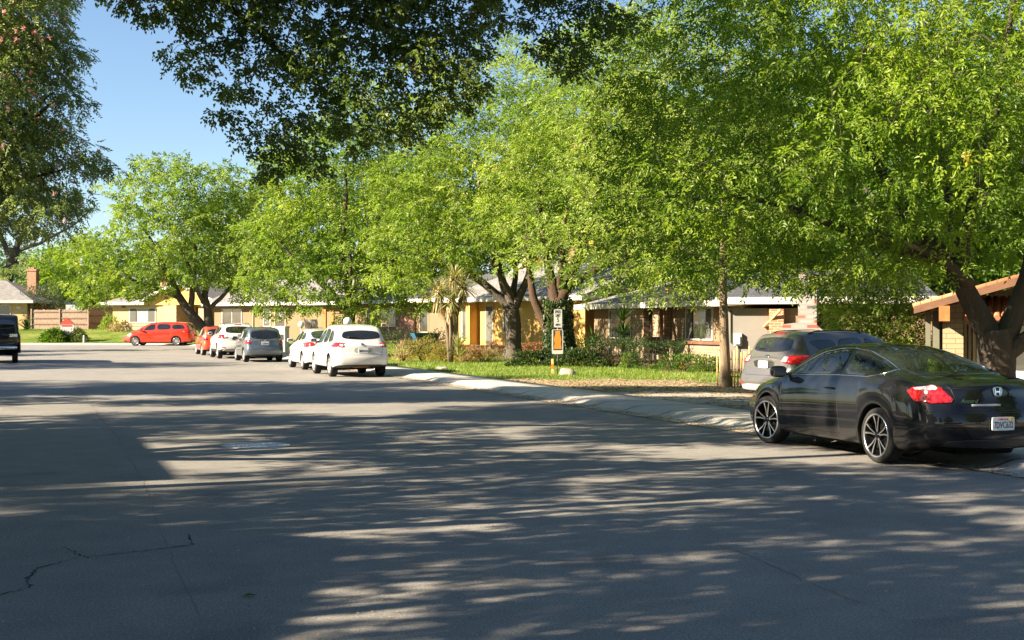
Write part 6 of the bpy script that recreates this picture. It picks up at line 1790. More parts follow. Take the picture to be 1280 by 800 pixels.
# silk tree at the left edge, with pink tufts
bx, by = -13.2, 26.2
t, Cm = tree('silk_tree', 'feathery grey-green silk tree with pink tufts filling the upper left corner', 'tree', (bx, by, 0.1),
    [(0, 0, -0.1, 0.22), (0.1, 0, 1.3, .18), (0.3, 0, 2.4, .16)],
    [[(0.3, 0, 2.3, .12), (1.4, -.2, 3.6, .09), (2.8, -.4, 5.0, .06), (4.2, -.5, 5.8, .03)], [(0.3, 0, 2.4, .12), (1.0, 0, 4.4, .09), (1.8, 0, 6.8, .05), (2.6, 0, 8.4, .03)],
     [(0.3, 0, 2.4, .1), (-.6, 0, 4.5, .07), (-1.6, 0, 6.5, .04)], [(1.4, -.2, 3.6, .06), (2.8, -.3, 4.2, .045), (4.2, -.5, 4.5, .02), (4.9, -.5, 4.7, .010)], [(2.8, -.4, 5.0, .04), (3.6, -.4, 5.6, .03), (4.2, -.4, 6.1, .012)]],
    [(2.6, -0.3, 6.4, 2.1, 1.8, 1.7), (1.6, 0, 4.4, 1.9, 1.6, 1.3), (3.5, -.3, 5.1, 1.3, 1.2, .8), (2.4, 0, 8.4, 1.9, 1.7, 1.2), (4.7, -.4, 4.85, .75, .6, .3), (3.6, -.3, 3.9, 1.2, .9, .6), (3.3, -.3, 7.8, 1.2, 1.1, .9), (-1, 0, 6.5, 2.2, 2.0, 1.8), (1.0, -.2, 3.0, 1.5, 1.3, .7), (3.9, -.3, 6.9, .9, .8, .5)],
    19, M['bark_brown'], M['leaf_feather'], spacing=0.42, comp=15, k=11, rach=0.24, L=0.09, W=0.032, clump_r=0.34, droop=0.75, gap=0.06, keep_in=0.8)
rng = np.random.default_rng(77); sel = Cm[rng.uniform(0, 1, len(Cm)) < 0.22]
P = np.repeat(sel + np.array([0.1, -0.25, 0.15]), 60, axis=0); n_ = len(P); dd = unit(rng.normal(0, 1, (n_, 3)) + np.array([0, 0, .6]))
P = P + np.repeat(rng.normal(0, .2, (len(sel)*3, 3)), 20, axis=0)
V = leaf_quads(P, dd, unit(rng.normal(0, 1, (n_, 3))), rng.uniform(.045, .09, n_), np.full(n_, .018))
tag(np_mesh('blossom', V, np.arange(len(V)).reshape(-1, 4), M['petal_pink'], t, attr={'rnd': rng.uniform(0, 1, n_)}))

# ---- street trees on the left, standing outside the picture: they shade the road
shade, _ = tree('street_tree', 'shade tree on the left side of the street, outside the picture', 'tree', (-9.3, 8.2, 0.1),
    [(0, 0, -0.1, 0.30), (0, 0, 1.5, .26), (0, 0, 2.6, .24)],
    [[(0, 0, 2.4, .18), (1.6, 0, 4, .12), (3, 0, 5.6, .06)], [(0, 0, 2.5, .18), (-1.4, 0, 4.2, .12), (-2.6, 0, 6, .06)], [(0, 0, 2.6, .18), (0, 1.6, 4.4, .12), (0, 3, 6.2, .06)],
     [(0, 0, 2.6, .18), (0, -1.6, 4.4, .12), (0, -3, 6.2, .06)], [(0, 0, 2.6, .18), (0, 0, 5, .12), (0, 0, 8.5, .06)]],
    [(2.2, 0.3, 4.9, 1.7, 1.5, 0.9), (-2.2, 0.5, 5.2, 1.7, 1.6, 1.0), (0, 2.3, 5.7, 1.8, 1.5, 1.0), (0.3, -2.3, 6.1, 1.8, 1.6, .9), (1.0, 0.4, 7.4, 2.0, 1.9, 0.9), (-1.4, -.8, 8.2, 1.7, 1.7, .8), (.6, .6, 9.4, 1.3, 1.3, .7)],
    21, M['bark_dark'], M['leaf_deep'], spacing=0.8, comp=24, k=5, rach=0.22, L=0.17, W=0.09, clump_r=0.5, droop=0.4, keep_in=0.9, gap=0.32, group='shade trees along the left side, outside the picture')
for i, (x, y, r_, sc) in enumerate([(-10.3, 14.6, 100, 1.0), (-7.0, 2.0, 200, .9), (-21.5, 15.5, 300, 1.15), (-18.5, 30.0, 20, 1.0), (-23.0, 26.5, 120, 1.1), (-9.9, 4.2, 250, .85), (-44.0, 72.0, 220, 1.2), (-41.0, 63.0, 80, 1.0)]):
    c = copy_tree(shade); c.location = (x, y, 0.1); c.rotation_euler.z = R(r_); c.scale = (sc, sc, sc)

# ---- trees behind the houses
bgt, _ = tree('background_tree', 'tall green tree rising behind the roofs between the lawn trees', 'tree', (*pxy(560, 96), 0.6),
    [(0, 0, -0.1, 0.4), (0, 0, 2, .35), (0, 0, 3.6, .3)],
    [[(0, 0, 3.2, .2), (2, 0, 6, .12), (3.5, 0, 8.5, .06)], [(0, 0, 3.4, .2), (-2, 0, 6.2, .12), (-3.4, 0, 9, .06)], [(0, 0, 3.6, .2), (0, 0, 8, .14), (0, 0, 12, .06)], [(0, 0, 3.6, .2), (0, -2.2, 6.4, .1), (0, -3.6, 8, .05)]],
    [(2.2, 0, 7.5, 3.2, 3, 2.8), (-2.2, 0, 7.8, 3.2, 3, 2.8), (0, -1.8, 6.2, 3.2, 2.4, 2.2), (0, 0, 11.0, 3.6, 3.4, 2.8), (1.4, 0, 4.6, 2.4, 2, 1.2), (-2.6, 0, 4.8, 2.2, 2, 1.2)],
    31, M['bark_dark'], M['leaf_deep'], spacing=1.15, comp=22, k=5, rach=0.30, L=0.26, W=0.13, clump_r=0.80, droop=0.35)
BG = [(480, 108, 50, 1.05, 'broad tree filling the gap behind the house with orange porch panels'),
      (372, 122, 130, 1.2, 'tall tree behind the low tan house with the ornate door'),
      (700, 88, 210, 1.1, 'tall tree behind the bright yellow house'),
      (800, 78, 20, 1.1, 'tree rising behind the roof of the tan stone-faced house'),
      (905, 70, 120, 1.15, 'tree behind the pale stucco wing'),
      (1010, 62, 260, 1.1, 'tree behind the patchwork brick chimney'),
      (1120, 58, 330, 1.1, 'tree behind the small bushy tree and the tile roof'),
      (1175, 49, 10, 0.95, 'tree close behind the ridge of the tile-roofed house'),
      (1240, 56, 80, 1.15, 'tree rising behind the tile-roofed house'),
      (-1290, 40, 170, 1.3, 'tall tree on the left side, outside the picture'),
      (-2600, 22, 70, 1.3, 'tall tree further left, outside the picture'),
      (285, 126, 170, 1.0, 'tree behind the yellow house with the red door')]
for x, y, r_, sc, lb in BG:
    c = copy_tree(bgt); c.location = (*pxy(x, y), -1.3 if 900 < x < 1300 else 0.4); c.rotation_euler.z = R(r_); c.scale = (sc, sc, sc); c['label'] = lb
for x, y, r_ in [(-34, 0, 10), (-30, -16, 60), (-20, -26, 100), (-6, -34, 150), (10, -26, 200), (30, -22, 250), (22, -8, 300), (28, 6, 330)]:  # unseen trees added to block the bright horizon mirrored in the black coupe
    c = copy_tree(bgt); c.location = (x, y, 0.0); c.rotation_euler.z = R(r_); c.scale = (1.25,)*3; c['label'] = 'broad dark green tree added around the viewpoint, outside the picture, to darken reflections'; c['group'] = 'trees added around the viewpoint, outside the picture, to darken reflections'
# far left: bright bush tree above the fence, grey tree with dark trunk behind the end house, olive
t, _ = tree('background_tree', 'bright green tree leaning over the weathered board fence', 'tree', (*pxy(112, 122), 1.1),
    [(0, 0, -0.1, 0.25), (0, 0, 1.2, .22), (0, 0, 2, .2)], [[(0, 0, 1.8, .14), (-2, 0, 4, .08), (-3.4, 0, 5.6, .04)], [(0, 0, 1.9, .14), (1.8, 0, 4, .08), (2.6, 0, 6, .04)], [(0, 0, 2, .14), (0, 0, 6, .05)]],
    [(-2.6, 0, 4.2, 2.4, 2, 2.0), (0.6, 0, 4.0, 2.6, 2, 2.2), (-0.8, 0, 6.4, 2.6, 2.2, 2.0), (2.6, 0, 5.6, 2, 1.8, 1.8), (-3.6, 0, 6.2, 1.4, 1.4, 1.4)],
    32, M['bark_dark'], M['leaf_ash'], spacing=0.95, comp=20, k=5, rach=0.28, L=0.22, W=0.11, clump_r=0.66, droop=0.4)
t, _ = tree('background_tree', 'tall loose grey-green tree with dark leaning trunk behind the end house', 'tree', (*pxy(2, 132), 1.1),
    [(0, 0, -0.1, 0.7), (0.3, 0, 4, .55), (1.4, 0, 8, .45)], [[(1.4, 0, 8, .3), (3.0, 0, 11, .2), (4, 0, 14, .08)], [(1.2, 0, 7.6, .22), (4, 0, 8.6, .15), (7.5, 0, 10.5, .08), (9, 0, 12, .05)], [(1.0, 0, 7, .3), (-1, 0, 11, .2), (-2, 0, 15, .08)], [(1.2, 0, 6.5, .18), (4, 0, 6.9, .11), (6.6, 0, 8, .06)]],
    [(0, 0, 15, 4.5, 3.5, 3.2), (4.6, 0, 13, 2.6, 2.6, 1.5), (-4, 0, 11, 3.6, 3, 3), (5.2, -1, 6.2, 3.2, 2.4, 1.6), (1.6, -1, 5.0, 2.6, 2.4, 1.5), (8.0, 0, 12.2, 1.6, 1.6, .8), (7.8, 0, 8.2, 1.6, 1.6, 1.0), (-3, -1, 6, 3, 2.5, 2), (8.5, 0, 4.8, 2.0, 1.8, 1.8)],
    33, M['bark_dark'], M['leaf_feather'], spacing=1.15, comp=20, k=5, rach=0.3, L=0.26, W=0.11, clump_r=0.72, droop=0.5, gap=0.25)
t, _ = tree('background_tree', 'tall tree at the far left horizon beyond the grey-green one', 'tree', (*pxy(60, 150), 1.1),
    [(0, 0, -0.1, 0.5), (0, 0, 3, .4)], [[(0, 0, 3, .3), (0, 0, 10, .1)]],
    [(0, 0, 6, 5, 3.5, 3.5), (4.5, 0, 5, 4, 3, 3), (-4.5, 0, 6, 4, 3, 3.5), (9, 0, 5, 4, 3, 3.5), (13, 0, 5.6, 4, 3, 4)],
    34, M['bark_dark'], M['leaf_deep'], spacing=1.5, comp=20, k=5, rach=0.4, L=0.34, W=0.18, clump_r=1.0, droop=0.4)

# ---- shrubs and plants
def shrub(name, label, pos, r, h, leaf, seed, L=0.07, W=0.035, n=900, cat='shrub', shape='round', stems=True, group=None, z=None):
    """clipped or loose mound of leaves on a few woody stems"""
    rng = np.random.default_rng(seed)
    x, y = pos; zz = gz(x, y) if z is None else z
    o = empty(name, (x, y, zz - 0.02)); tag(o, label, cat, group)
    u = unit(rng.normal(0, 1, (n, 3))); u[:, 2] = np.abs(u[:, 2])
    if shape == 'box': u = np.clip(u*1.45, -0.82, 0.82)/0.82
    q = rng.uniform(0.72, 1.0, (n, 1))
    lump = 1 + 0.14*np.sin(u[:, :1]*6+seed)*np.cos(u[:, 1:2]*5) + 0.10*np.sin(u[:, 2:]*9)
    P = u*q*lump*np.array([r[0], r[1], h]); P[:, 2] = np.maximum(P[:, 2], 0.02)
    d = unit(u + rng.normal(0, 0.6, (n, 3)) + np.array([0, 0, 0.25]))
    V = leaf_quads(P, d, unit(rng.normal(0, 1, (n, 3)) + u), rng.uniform(.6, 1.2, n)*L, rng.uniform(.6, 1.2, n)*W)
    np_mesh('foliage', V, np.arange(4*n).reshape(n, 4), leaf, o, attr={'rnd': rng.uniform(0, 1, n)})
    m = MB()
    for i in range(9):
        a = 2*math.pi*i/9 + rng.uniform(0, .5); rr = rng.uniform(.5, .85)
        m.tube([(0.06*math.cos(a), 0.06*math.sin(a), 0), (r[0]*rr*.5*math.cos(a), r[1]*rr*.5*math.sin(a), h*.45), (r[0]*rr*math.cos(a), r[1]*rr*math.sin(a), h*.8*rng.uniform(.8, 1))], [.018, .012, .005], 4)
    m.build('stem', M['bark_brown'], o)
    return o

def spiky(name, label, pos, leaf, seed, n=60, L=0.9, W=0.05, z=None, up=0.5, trunk_h=0.0, heads=None, cat='plant', lean=0.0):
    """strap leaves fanning from one or several heads (yucca, cordyline, flax)"""
    rng = np.random.default_rng(seed); x, y = pos; zz = gz(x, y) if z is None else z
    o = empty(name, (x, y, zz - 0.02)); tag(o, label, cat)
    heads = heads or [(0, 0, 0.05)]
    VV, FF_ = [], []; nv = 0
    for hd in heads:
        for i in range(n):
            a = rng.uniform(0, 2*math.pi); e = rng.uniform(-0.35, 1.4) if trunk_h else rng.uniform(up-0.3, 1.45)
            l = L*rng.uniform(0.7, 1.1); p = np.array(hd, float)
            d = np.array([math.cos(a)*math.cos(e), math.sin(a)*math.cos(e), math.sin(e)])
            s_ = np.array([-math.sin(a), math.cos(a), 0.0])
            seg = 4; pts = []
            for j in range(seg+1):
                t = j/seg; w_ = W*0.5*(1-t)**0.6 + 0.002
                q = p + d*l*t - np.array([0, 0, 1.0])*l*0.28*t*t
                pts += [q - s_*w_, q + s_*w_]
            VV += pts
            for j in range(seg): FF_.append((nv+2*j, nv+2*j+1, nv+2*j+3, nv+2*j+2))
            nv += 2*(seg+1)
    F = np.array(FF_); 
    np_mesh('foliage', np.array(VV), F, leaf, o, attr={'rnd': rng.uniform(0, 1, len(F))})
    if trunk_h:
        m = MB()
        for hd in heads:
            m.tube([(lean*0.0, 0, 0), (hd[0]*0.25, hd[1]*.2, trunk_h*0.5), (hd[0]*0.5, hd[1]*.5, trunk_h*0.8), tuple(hd)], [.10, .075, .07, .06], 8)
        m.build('trunk', M['bark_tan'], o)
        # skirt of dead leaves
        VV, FF_ = [], []; nv = 0
        for hd in heads:
            for i in range(60):
                a = rng.uniform(0, 2*math.pi); r0 = rng.uniform(.03, .22); z0 = hd[2] - rng.uniform(-.3, .5); l = rng.uniform(.3, .6)
                p = np.array([hd[0]+r0*math.cos(a), hd[1]+r0*math.sin(a), z0]); s_ = np.array([-math.sin(a), math.cos(a), 0])*.022
                q = p + np.array([math.cos(a)*.12, math.sin(a)*.12, -l]); VV += [p-s_, p+s_, q+s_*.4, q-s_*.4]; FF_.append((nv, nv+1, nv+2, nv+3)); nv += 4
        np_mesh('dead_leaves', np.array(VV), np.array(FF_), M['leaf_straw'], o, attr={'rnd': rng.uniform(0, 1, len(FF_))})
    return o

# bed before the yellow house
spiky('cordyline', 'cordyline palm with straw-coloured skirt of dead leaves left of the yellow house', pxy(563, 51.6), M['leaf_yucca'], 3, 130, 0.95, 0.05, trunk_h=2.3, heads=[(-0.45, 0, 2.75), (0.5, 0.05, 2.95), (0.15, 0.1, 3.3), (0.05, -.1, 2.4)], cat='palm')
spiky('yucca', 'small spiky yucca at the foot of the cordyline', pxy(573, 51.4), M['leaf_yucca'], 4, 70, 0.95, 0.05, heads=[(0, 0, 0.25), (0, 0, 0.6)])
B = [(503, 53, (.35, .3), .75, 'leaf_straw', 'pale wispy grass clump at the left end of the flower bed', .30, .015, 420),
     (529, 53.2, (.95, .6), .95, 'leaf_gold', 'golden rounded shrub, leftmost of the bed before the yellow house', .07, .035, 2200),
     (556, 52.6, (.75, .6), .75, 'leaf_gold', 'golden-green shrub under the cordyline', .07, .035, 1700),
     (585, 52.6, (.7, .5), .65, 'leaf_rust', 'rusty pink shrub right of the cordyline', .06, .03, 1500),
     (606, 52.2, (.95, .5), .50, 'leaf_straw', 'pale straw-coloured grass mound in the flower bed', .22, .014, 1300),
     (615, 56.5, (.75, .5), .70, 'leaf_rust', 'orange rusty shrub against the yellow wall', .06, .03, 1300),
     (664, 58.5, (1.2, .4), .55, 'leaf_rust', 'orange shrub in the planter between the two trunks', .06, .03, 1500),
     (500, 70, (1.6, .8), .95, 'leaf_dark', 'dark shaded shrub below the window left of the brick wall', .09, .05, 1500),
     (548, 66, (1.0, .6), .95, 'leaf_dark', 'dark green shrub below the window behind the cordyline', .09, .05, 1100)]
for i, (x, Y, r_, h_, lf, lb, L_, W_, n_) in enumerate(B):
    shrub('shrub', lb, pxy(x, Y), r_, h_, M[lf], 100+i, L_, W_, n_)
# ground cover and hedges before the tan house
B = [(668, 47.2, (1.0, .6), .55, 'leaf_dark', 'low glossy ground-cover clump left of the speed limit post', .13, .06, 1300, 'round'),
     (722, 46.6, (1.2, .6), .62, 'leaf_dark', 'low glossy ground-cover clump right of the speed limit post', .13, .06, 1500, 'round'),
     (735, 50.5, (.95, .6), .95, 'leaf_deep', 'green leafy shrub below the spiky flax', .10, .05, 1200, 'round'),
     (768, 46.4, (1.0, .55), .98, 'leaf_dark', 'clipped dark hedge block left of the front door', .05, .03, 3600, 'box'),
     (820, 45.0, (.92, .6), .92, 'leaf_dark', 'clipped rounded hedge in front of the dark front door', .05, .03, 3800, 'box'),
     (858, 43.0, (1.3, .4), .55, 'leaf_deep', 'loose low shrub below the shuttered window', .09, .045, 1500, 'round'),
     (888, 42.0, (.7, .35), .50, 'leaf_deep', 'loose low shrub at the right end of the bed', .08, .04, 900, 'round'),
     (787, 45.2, (.35, .3), .55, 'leaf_deep', 'small light leafy plant between the two clipped hedges', .10, .05, 300, 'round'),
     (1140, 36.0, (1.1, .8), 1.35, 'leaf_pale', 'light green shrub left of the corner post of the tile-roofed house', .09, .045, 2000, 'round'),
     (1098, 33.5, (.9, .7), 1.2, 'leaf_deep', 'green shrub at the foot of the small bushy tree', .09, .045, 1500, 'round')]
for i, (x, Y, r_, h_, lf, lb, L_, W_, n_, sh) in enumerate(B):
    shrub('hedge' if sh == 'box' else 'shrub', lb, pxy(x, Y), r_, h_, M[lf], 200+i, L_, W_, n_, 'hedge' if sh == 'box' else 'shrub', sh)
spiky('flax', 'dark spiky flax standing before the yellow garage wall', pxy(742, 52.5), M['leaf_dark'], 7, 34, 1.15, 0.07, up=0.7, heads=[(0, 0, 0.6)])
spiky('yucca', 'tall dark spiky yucca beside the left window of the tan house', pxy(779, 49.5), M['leaf_dark'], 8, 46, 1.0, 0.06, up=0.7, heads=[(0, 0, 0.5), (0, 0, 1.1), (0, 0, 1.6)])
spiky('flax', 'dark spiky flax beside the corner of the far left house', pxy(33, 111), M['leaf_dark'], 9, 60, 1.7, 0.12, up=0.4)
shrub('olive_bush', 'grey-green olive bush between the end house and the fence', pxy(53, 117), (2.4, 1.4), 3.6, M['leaf_olive'], 301, .22, .09, 2600, 'shrub', z=1.4)
# ferny plants around the little sign
shrub('fern', 'light green fern clump left of the red-roofed sign', pxy(68, 103.6), (1.0, .6), .95, M['leaf_deep'], 302, .34, .10, 900, 'plant')
shrub('shrub', 'dark rounded shrub right of the red-roofed sign', pxy(97, 103.8), (.85, .6), 1.05, M['leaf_dark'], 303, .12, .06, 1500)
shrub('shrub', 'yellow-green bush at the left corner of the house behind the minivan', pxy(137, 111), (.9, .6), 1.3, M['leaf_pale'], 304, .16, .08, 900)
shrub('shrub', 'pale shrub at the foot of the wall left of the minivan', pxy(146, 109.5), (1.0, .5), .55, M['leaf_straw'], 305, .14, .05, 600)
shrub('flower_shrub', 'shrub with red flowers in the shade beside the brick wall', pxy(521, 61), (.5, .4), .8, M['petal_red'], 306, .06, .05, 260, 'flowers')
# ------------------------------------------------------------------ small things
# speed limit sign with the orange notice under it
sx, sy = pxy(697, 40.0); sz = gz(sx, sy)
M['sign_white'] = plain('sign_white', (0.34, 0.355, 0.33), 0.45, var=0.04)
M['sign_black'] = plain('sign_black', (0.015, 0.015, 0.015), 0.6)
M['sign_orange'] = plain('sign_orange', (0.50, 0.15, 0.012), 0.5, var=0.08)
M['steel'] = plain('galvanised_steel', (0.22, 0.21, 0.19), 0.5, 0.6)
M['rock'] = plain('pale_rock', (0.30, 0.265, 0.22), 0.9, var=0.3, scale=6, bmp=0.5)
sg = empty('speed_limit_sign', (sx, sy, sz - 0.02), R(-4)); sg.scale = (0.62, 1, 0.98); tag(sg, 'white speed limit plate above an orange notice, before the ivy-clad tree', 'sign')
m = MB(); m.tube([(0, 0, 0), (0, 0, 2.08)], 0.025, 8); m.build('post', M['steel'], sg)
m = MB(); m.prism(round_poly([(-0.18, 1.50), (0.22, 1.50), (0.22, 2.06), (-0.18, 2.06)], 2, 0.05), -0.045, -0.03); pl = m.build('speed_plate', M['sign_white'], sg)
def sign_text(t, size, x, z, parent, mat, width=None, y=-0.048, bold=0.003):
    mt = Matrix.Translation((x, y, z)) @ Matrix.Rotation(R(90), 4, 'X')
    text_mesh('lettering', t, size, mat, parent, mt, bold=bold, extrude=0.001, width=width)
sign_text('SPEED', 0.12, 0.02, 1.98, pl, M['sign_black'], 0.30)
sign_text('LIMIT', 0.12, 0.02, 1.865, pl, M['sign_black'], 0.24)
sign_text('5', 0.20, 0.02, 1.73, pl, M['sign_black'], 0.10)
sign_text('MPH', 0.10, 0.02, 1.58, pl, M['sign_black'], 0.22)
m = MB(); m.prism(round_poly([(-0.28, 0.68), (0.27, 0.68), (0.27, 1.44), (-0.28, 1.44)], 2, 0.04), -0.05, -0.035); op = m.build('notice_board', M['sign_white'], sg)
m = MB(); m.prism([(-0.21, 0.80), (0.22, 0.80), (0.22, 1.42), (-0.21, 1.42)], -0.054, -0.0505); m.build('notice_border', M['sign_black'], op)
m = MB(); m.prism([(-0.10, 1.30), (0.12, 1.30), (0.12, 1.395), (-0.10, 1.395)], -0.058, -0.0545)
m.prism([(-0.185, 1.13), (0.185, 1.13), (0.12, 1.2985), (-0.10, 1.2985)], -0.058, -0.0545)
m.prism([(-0.13, 1.02), (0.15, 1.02), (0.185, 1.1285), (-0.185, 1.1285)], -0.058, -0.0545)
m.prism([(-0.19, 0.84), (0.20, 0.84), (0.15, 1.0185), (-0.13, 1.0185)], -0.058, -0.0545)
m.build('notice_panel', M['sign_orange'], op)
mk = empty('marker_stake', (sx - 0.16, sy - 0.05, sz - 0.02)); tag(mk, 'short orange-topped wooden stake beside the sign post', 'stake')
m = MB(); m.box(-0.035, 0.035, -0.03, 0.03, 0, 0.52); m.build('stake', M['cane'], mk)
m = MB(); m.box(-0.037, 0.037, -0.032, 0.032, 0.22, 0.36); m.build('orange_band', M['sign_orange'], mk)
# rocks
def rock(label, pos, r, seed, z=None):
    rng = np.random.default_rng(seed)
    bm = bmesh.new(); bmesh.ops.create_icosphere(bm, subdivisions=3, radius=1)
    for v in bm.verts:
        p = v.co; k_ = 1 + 0.12*math.sin(p.x*3.1+seed)*math.cos(p.y*2.7) + 0.07*math.sin(p.z*6+p.x*5)
        v.co = Vector((p.x*r[0]*k_, p.y*r[1]*k_, max(-0.3, p.z)*r[2]*k_))
    for f in bm.faces: f.smooth = True
    me = bpy.data.meshes.new('rock'); bm.to_mesh(me); bm.free(); me.materials.append(M['rock'])
    o = link(bpy.data.objects.new('rock', me)); o.location = (*pos, (gz(*pos) if z is None else z)); tag(o, label, 'rock')
rock('pale rounded rock at the foot of the speed limit sign', (sx+0.30, sy-0.05), (0.28, 0.2, 0.22), 3)
rock('small brownish stone where the lawn meets the driveway edge', pxy(553, 45.0), (0.22, 0.14, 0.10), 4)

# red-roofed community sign on the far lawn
bx, by = pxy(84, 104.0); bz = gz(bx, by)
cs = empty('house_shaped_sign', (bx, by, bz)); cs.scale = (0.8, 0.8, 0.92); tag(cs, 'small house-shaped sign with red roof standing in shrubs on the far lawn', 'sign')
m = MB(); m.box(-0.65, 0.65, -0.06, 0.06, 0.55, 1.45); bd = m.build('board', M['wht'], cs)
m = MB(); m.box(-0.6, -0.5, -0.05, 0.05, 0, 0.55); m.box(0.5, 0.6, -0.05, 0.05, 0, 0.55); m.box(-0.5, 0.5, -0.03, 0.03, 0.35, 0.55); m.build('stand', M['dark_door'], cs)
m = MB(); m.prism([(-0.72, 1.50), (0.72, 1.50), (0.0, 2.05)], -0.12, 0.12); m.build('roof', M['red_door'], cs)
m = MB(); m.box(-0.45, 0.52, -0.075, -0.062, 1.27, 1.42); m.build('red_band', M['red_door'], bd)
for i, (ch, x, z) in enumerate([('V', -0.52, 1.34), ('I', -0.43, 1.17), ('L', -0.26, 1.04), ('L', -0.05, 0.92), ('A', 0.18, 0.84), ('G', 0.42, 0.72), ('E', 0.42, 1.06)]):
    sign_text(ch, 0.24, x, z, bd, M['sign_black'], None, -0.064, 0.008)
# small white marker at the kerb
m = MB(); m.lathe([(0.001, 0.62), (0.05, 0.60), (0.07, 0.5), (0.08, 0.0)], 12); o = m.build('kerb_marker', M['wht'], None); o.location = (*pxy(105, 101.9), 0.1); tag(o, 'small white post on the grass edge right of the red-roofed sign', 'marker post')

# utility cabinet
ux, uy = pxy(351, 66.0); uz = gz(ux, uy)
ub = empty('utility_cabinet', (ux, uy, uz), R(-16)); ub.scale = (0.95, 1, 1.32); tag(ub, 'pale green utility cabinet on the grass behind the blue-grey hatchback', 'utility cabinet')
m = MB(); m.box(-0.36, 0.36, -0.25, 0.25, 0.03, 1.02); m.build('cabinet', M['utility'], ub)
m = MB(); m.box(-0.39, 0.39, -0.28, 0.28, 1.02, 1.07); m.build('lid', M['utility'], ub)
m = MB(); m.box(-0.40, 0.40, -0.29, 0.29, -0.1, 0.03); m.build('base', M['ring'], ub)
m = MB(); m.box(0.02, 0.30, -0.256, -0.251, 0.55, 0.76); m.build('warning_label', M['sign_black'], ub)
m = MB(); m.box(-0.006, 0.006, -0.258, -0.251, 0.06, 0.98); m.build('door_seam', M['sign_black'], ub)
# globe lamps
for x, Y, lb in ((376.5, 68.5, 'white globe lamp on a short post beside the utility cabinet'), (434.5, 50.5, 'white globe lamp rising just above the roof of the rounded white crossover')):
    gx, gy = pxy(x, Y); g0 = gz(gx, gy)
    top = 1.7 - ((405.5 if x < 400 else 402) - 403)/1650*Y
    o = empty('globe_lamp', (gx, gy, g0)); tag(o, lb, 'lamp post', 'globe lamps along the lawns')
    m = MB(); m.tube([(0, 0, -0.05), (0, 0, top-g0-0.15)], 0.04, 10); m.build('post', M['wht'], o)
    r_ = 0.165
    m = MB(); m.lathe([(r_*math.sin(math.pi*i/12)+0.001, top-g0 - r_*math.cos(math.pi*i/12)) for i in range(13)], 20); m.build('globe', M['lamp_globe'], o)
    m = MB(); m.lathe([(0.06, top-g0-0.20), (0.08, top-g0-0.14), (0.07, top-g0-0.12)], 12); m.build('collar', M['steel'], o)
# chairs on the porch
def chair(label, pos, z, rz):
    o = empty('garden_chair', (*pos, z), R(rz)); tag(o, label, 'chair', 'grey-white chairs on the porch')
    m = MB(); m.box(-0.25, 0.25, -0.25, 0.22, 0.38, 0.42); m.build('seat', M['skid'], o)
    m = MB()
    for i in range(5): m.prism_x([(0.20, 0.42), (0.23, 0.42), (0.42, 1.15), (0.39, 1.15)], -0.25+0.105*i, -0.17+0.105*i)
    m.build('backrest', M['skid'], o)
    for lx, ly in ((-.22, -.2), (.22, -.2), (-.22, .2), (.22, .2)):
        m = MB(); m.box(lx-.025, lx+.025, ly-.025, ly+.025, 0, 0.38); m.build('leg', M['skid'], o)
    for lx in (-.27, .27):
        m = MB(); m.box(lx-.03, lx+.03, -0.25, 0.3, 0.58, 0.61); m.box(lx-.02, lx+.02, -0.22, -0.17, 0.38, 0.58); m.build('armrest', M['skid'], o)
cx, cy = pxy(388, 88.0); chair('grey-white slatted garden chair on the porch, the left one seen over the white saloon', (cx, cy), 0.75, 160)
cx, cy = pxy(396, 87.4); chair('grey-white slatted garden chair on the porch, the right one nearer the orange panel', (cx, cy), 0.75, 160)
# dark garden chairs by the door of the tan house
for i, (x, Y, lb) in enumerate(((815, 49.0, 'dark garden chair by the stone wall right of the front door'), (823, 48.3, 'dark garden chair nearest the porch post of the tan house'))):
    cx, cy = pxy(x, Y); o = empty('garden_chair', (cx, cy, 0.12), R(200)); tag(o, lb, 'chair', 'dark chairs by the tan house door')
    m = MB(); m.box(-0.24, 0.24, -0.24, 0.24, 0.40, 0.44); m.build('seat', M['trim_black'], o)
    m = MB(); m.prism_x([(0.22, 0.44), (0.25, 0.44), (0.36, 1.05), (0.33, 1.05)], -0.24, 0.24); m.build('backrest', M['trim_black'], o)
    for lx, ly in ((-.2, -.2), (.2, -.2), (-.2, .2), (.2, .2)):
        m = MB(); m.box(lx-.02, lx+.02, ly-.02, ly+.02, 0, 0.40); m.build('leg', M['trim_black'], o)
# terracotta pots
def pot(label, pos, r, mat, z=None):
    o = empty('flower_pot', (*pos, gz(*pos) if z is None else z)); tag(o, label, 'flower pot')
    m = MB(); m.lathe([(r*0.65, 0), (r*0.95, r*1.5), (r*1.05, r*1.5), (r*1.05, r*1.75), (r*0.9, r*1.75), (r*0.85, r*1.5), (0.01, r*1.45)], 18); m.build('pot', mat, o)
    rng = np.random.default_rng(int(r*1000)+7); n = 120; u = unit(rng.normal(0, 1, (n, 3))); u[:, 2] = abs(u[:, 2]); P = u*r*1.1 + np.array([0, 0, r*1.7])
    V = leaf_quads(P, unit(u+rng.normal(0, .4, (n, 3))), unit(rng.normal(0, 1, (n, 3))), rng.uniform(.08, .14, n), rng.uniform(.03, .06, n))
    np_mesh('foliage', V, np.arange(4*n).reshape(n, 4), M['leaf_deep'], o, attr={'rnd': rng.uniform(0, 1, n)})
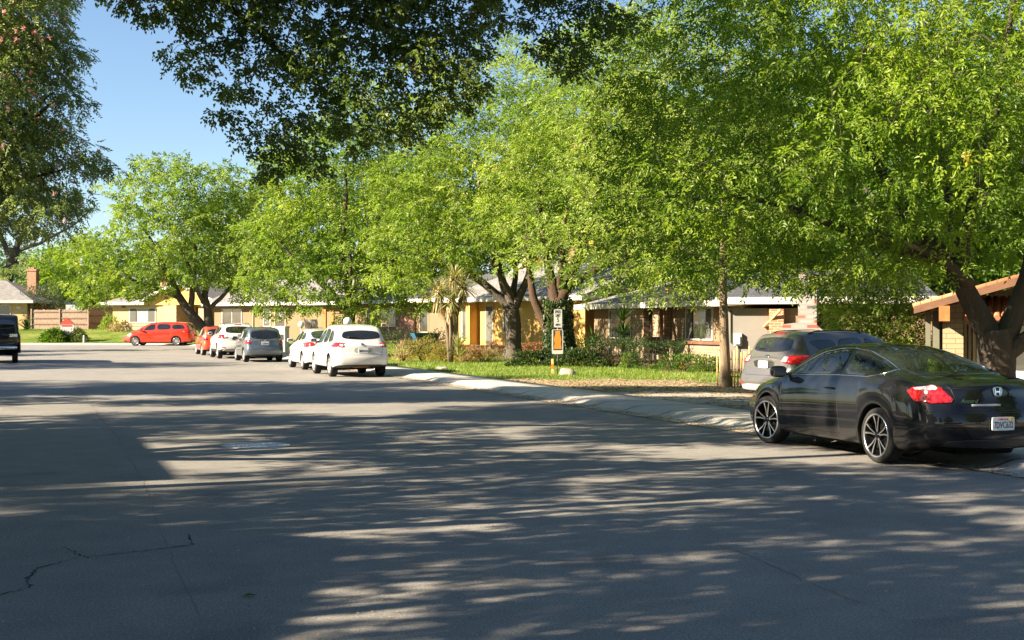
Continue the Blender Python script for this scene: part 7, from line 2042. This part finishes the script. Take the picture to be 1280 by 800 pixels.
pot('terracotta pot at the foot of the spiky flax', pxy(742, 51.6), 0.24, M['orange_brick'])
pot('orange pot in the shade under the shuttered window', pxy(853, 44.8), 0.13, M['sign_orange'])
# blue covered thing and red toy in the shade by the brick wall
bx, by = pxy(533, 66.5)
o = empty('wheelbarrow', (bx, by, gz(bx, by)), R(20)); tag(o, 'blue wheelbarrow tipped in the shade beside the brick wall', 'wheelbarrow')
m = MB(); v = [(-0.55, -.32, .45), (0.45, -.32, .45), (0.45, .32, .45), (-.55, .32, .45), (-.75, -.42, .85), (.65, -.42, .85), (.65, .42, .85), (-.75, .42, .85)]
M['blue'] = plain('blue_paint', (0.02, 0.10, 0.20), 0.5)
m.add(v, [(0, 3, 2, 1), (0, 1, 5, 4), (1, 2, 6, 5), (2, 3, 7, 6), (3, 0, 4, 7)], 0); m.build('tray', M['blue'], o)
m = MB(); m.lathe([(0.01, -.05), (.17, -.05), (.18, 0), (.17, .05), (.01, .05)], 16, 'y', (-.75, 0, .18)); m.build('wheel', M['tyre'], o)
for s_ in (-1, 1):
    m = MB(); m.tube([(-.75, s_*.08, .18), (0.3, s_*.25, .42), (1.1, s_*.32, .62)], .02, 6); m.tube([(0.3, s_*.25, .42), (0.4, s_*.28, 0)], .02, 6); m.build('handle', M['steel'], o)
# one green leaf lying in the road
m = MB(); m.add([(0, 0, 0), (.05, .03, .012), (.11, 0, .006), (.05, -.03, .010)], [(0, 1, 2, 3)]); o = m.build('fallen_leaf', M['leaf_ash']); o.location = (*px(300, 746), 0.006); tag(o, 'single yellow-green leaf lying on the asphalt in the foreground', 'leaf')

# pole added out of view to throw a trunk-like shadow across the road
o = empty('shadow_pole', (-9.3, 11.4, 0.1)); tag(o, 'wooden pole added on the left pavement, outside the picture, to cast a thin shadow', 'pole')
m = MB(); m.tube([(0, 0, -0.1), (0, 0, 9.2)], [0.16, 0.11], 12); m.build('pole', M['bark_brown'], o)
m = MB(); m.box(-0.06, 0.06, -1.1, 1.1, 8.6, 8.72); m.build('crossarm', M['bark_brown'], o)
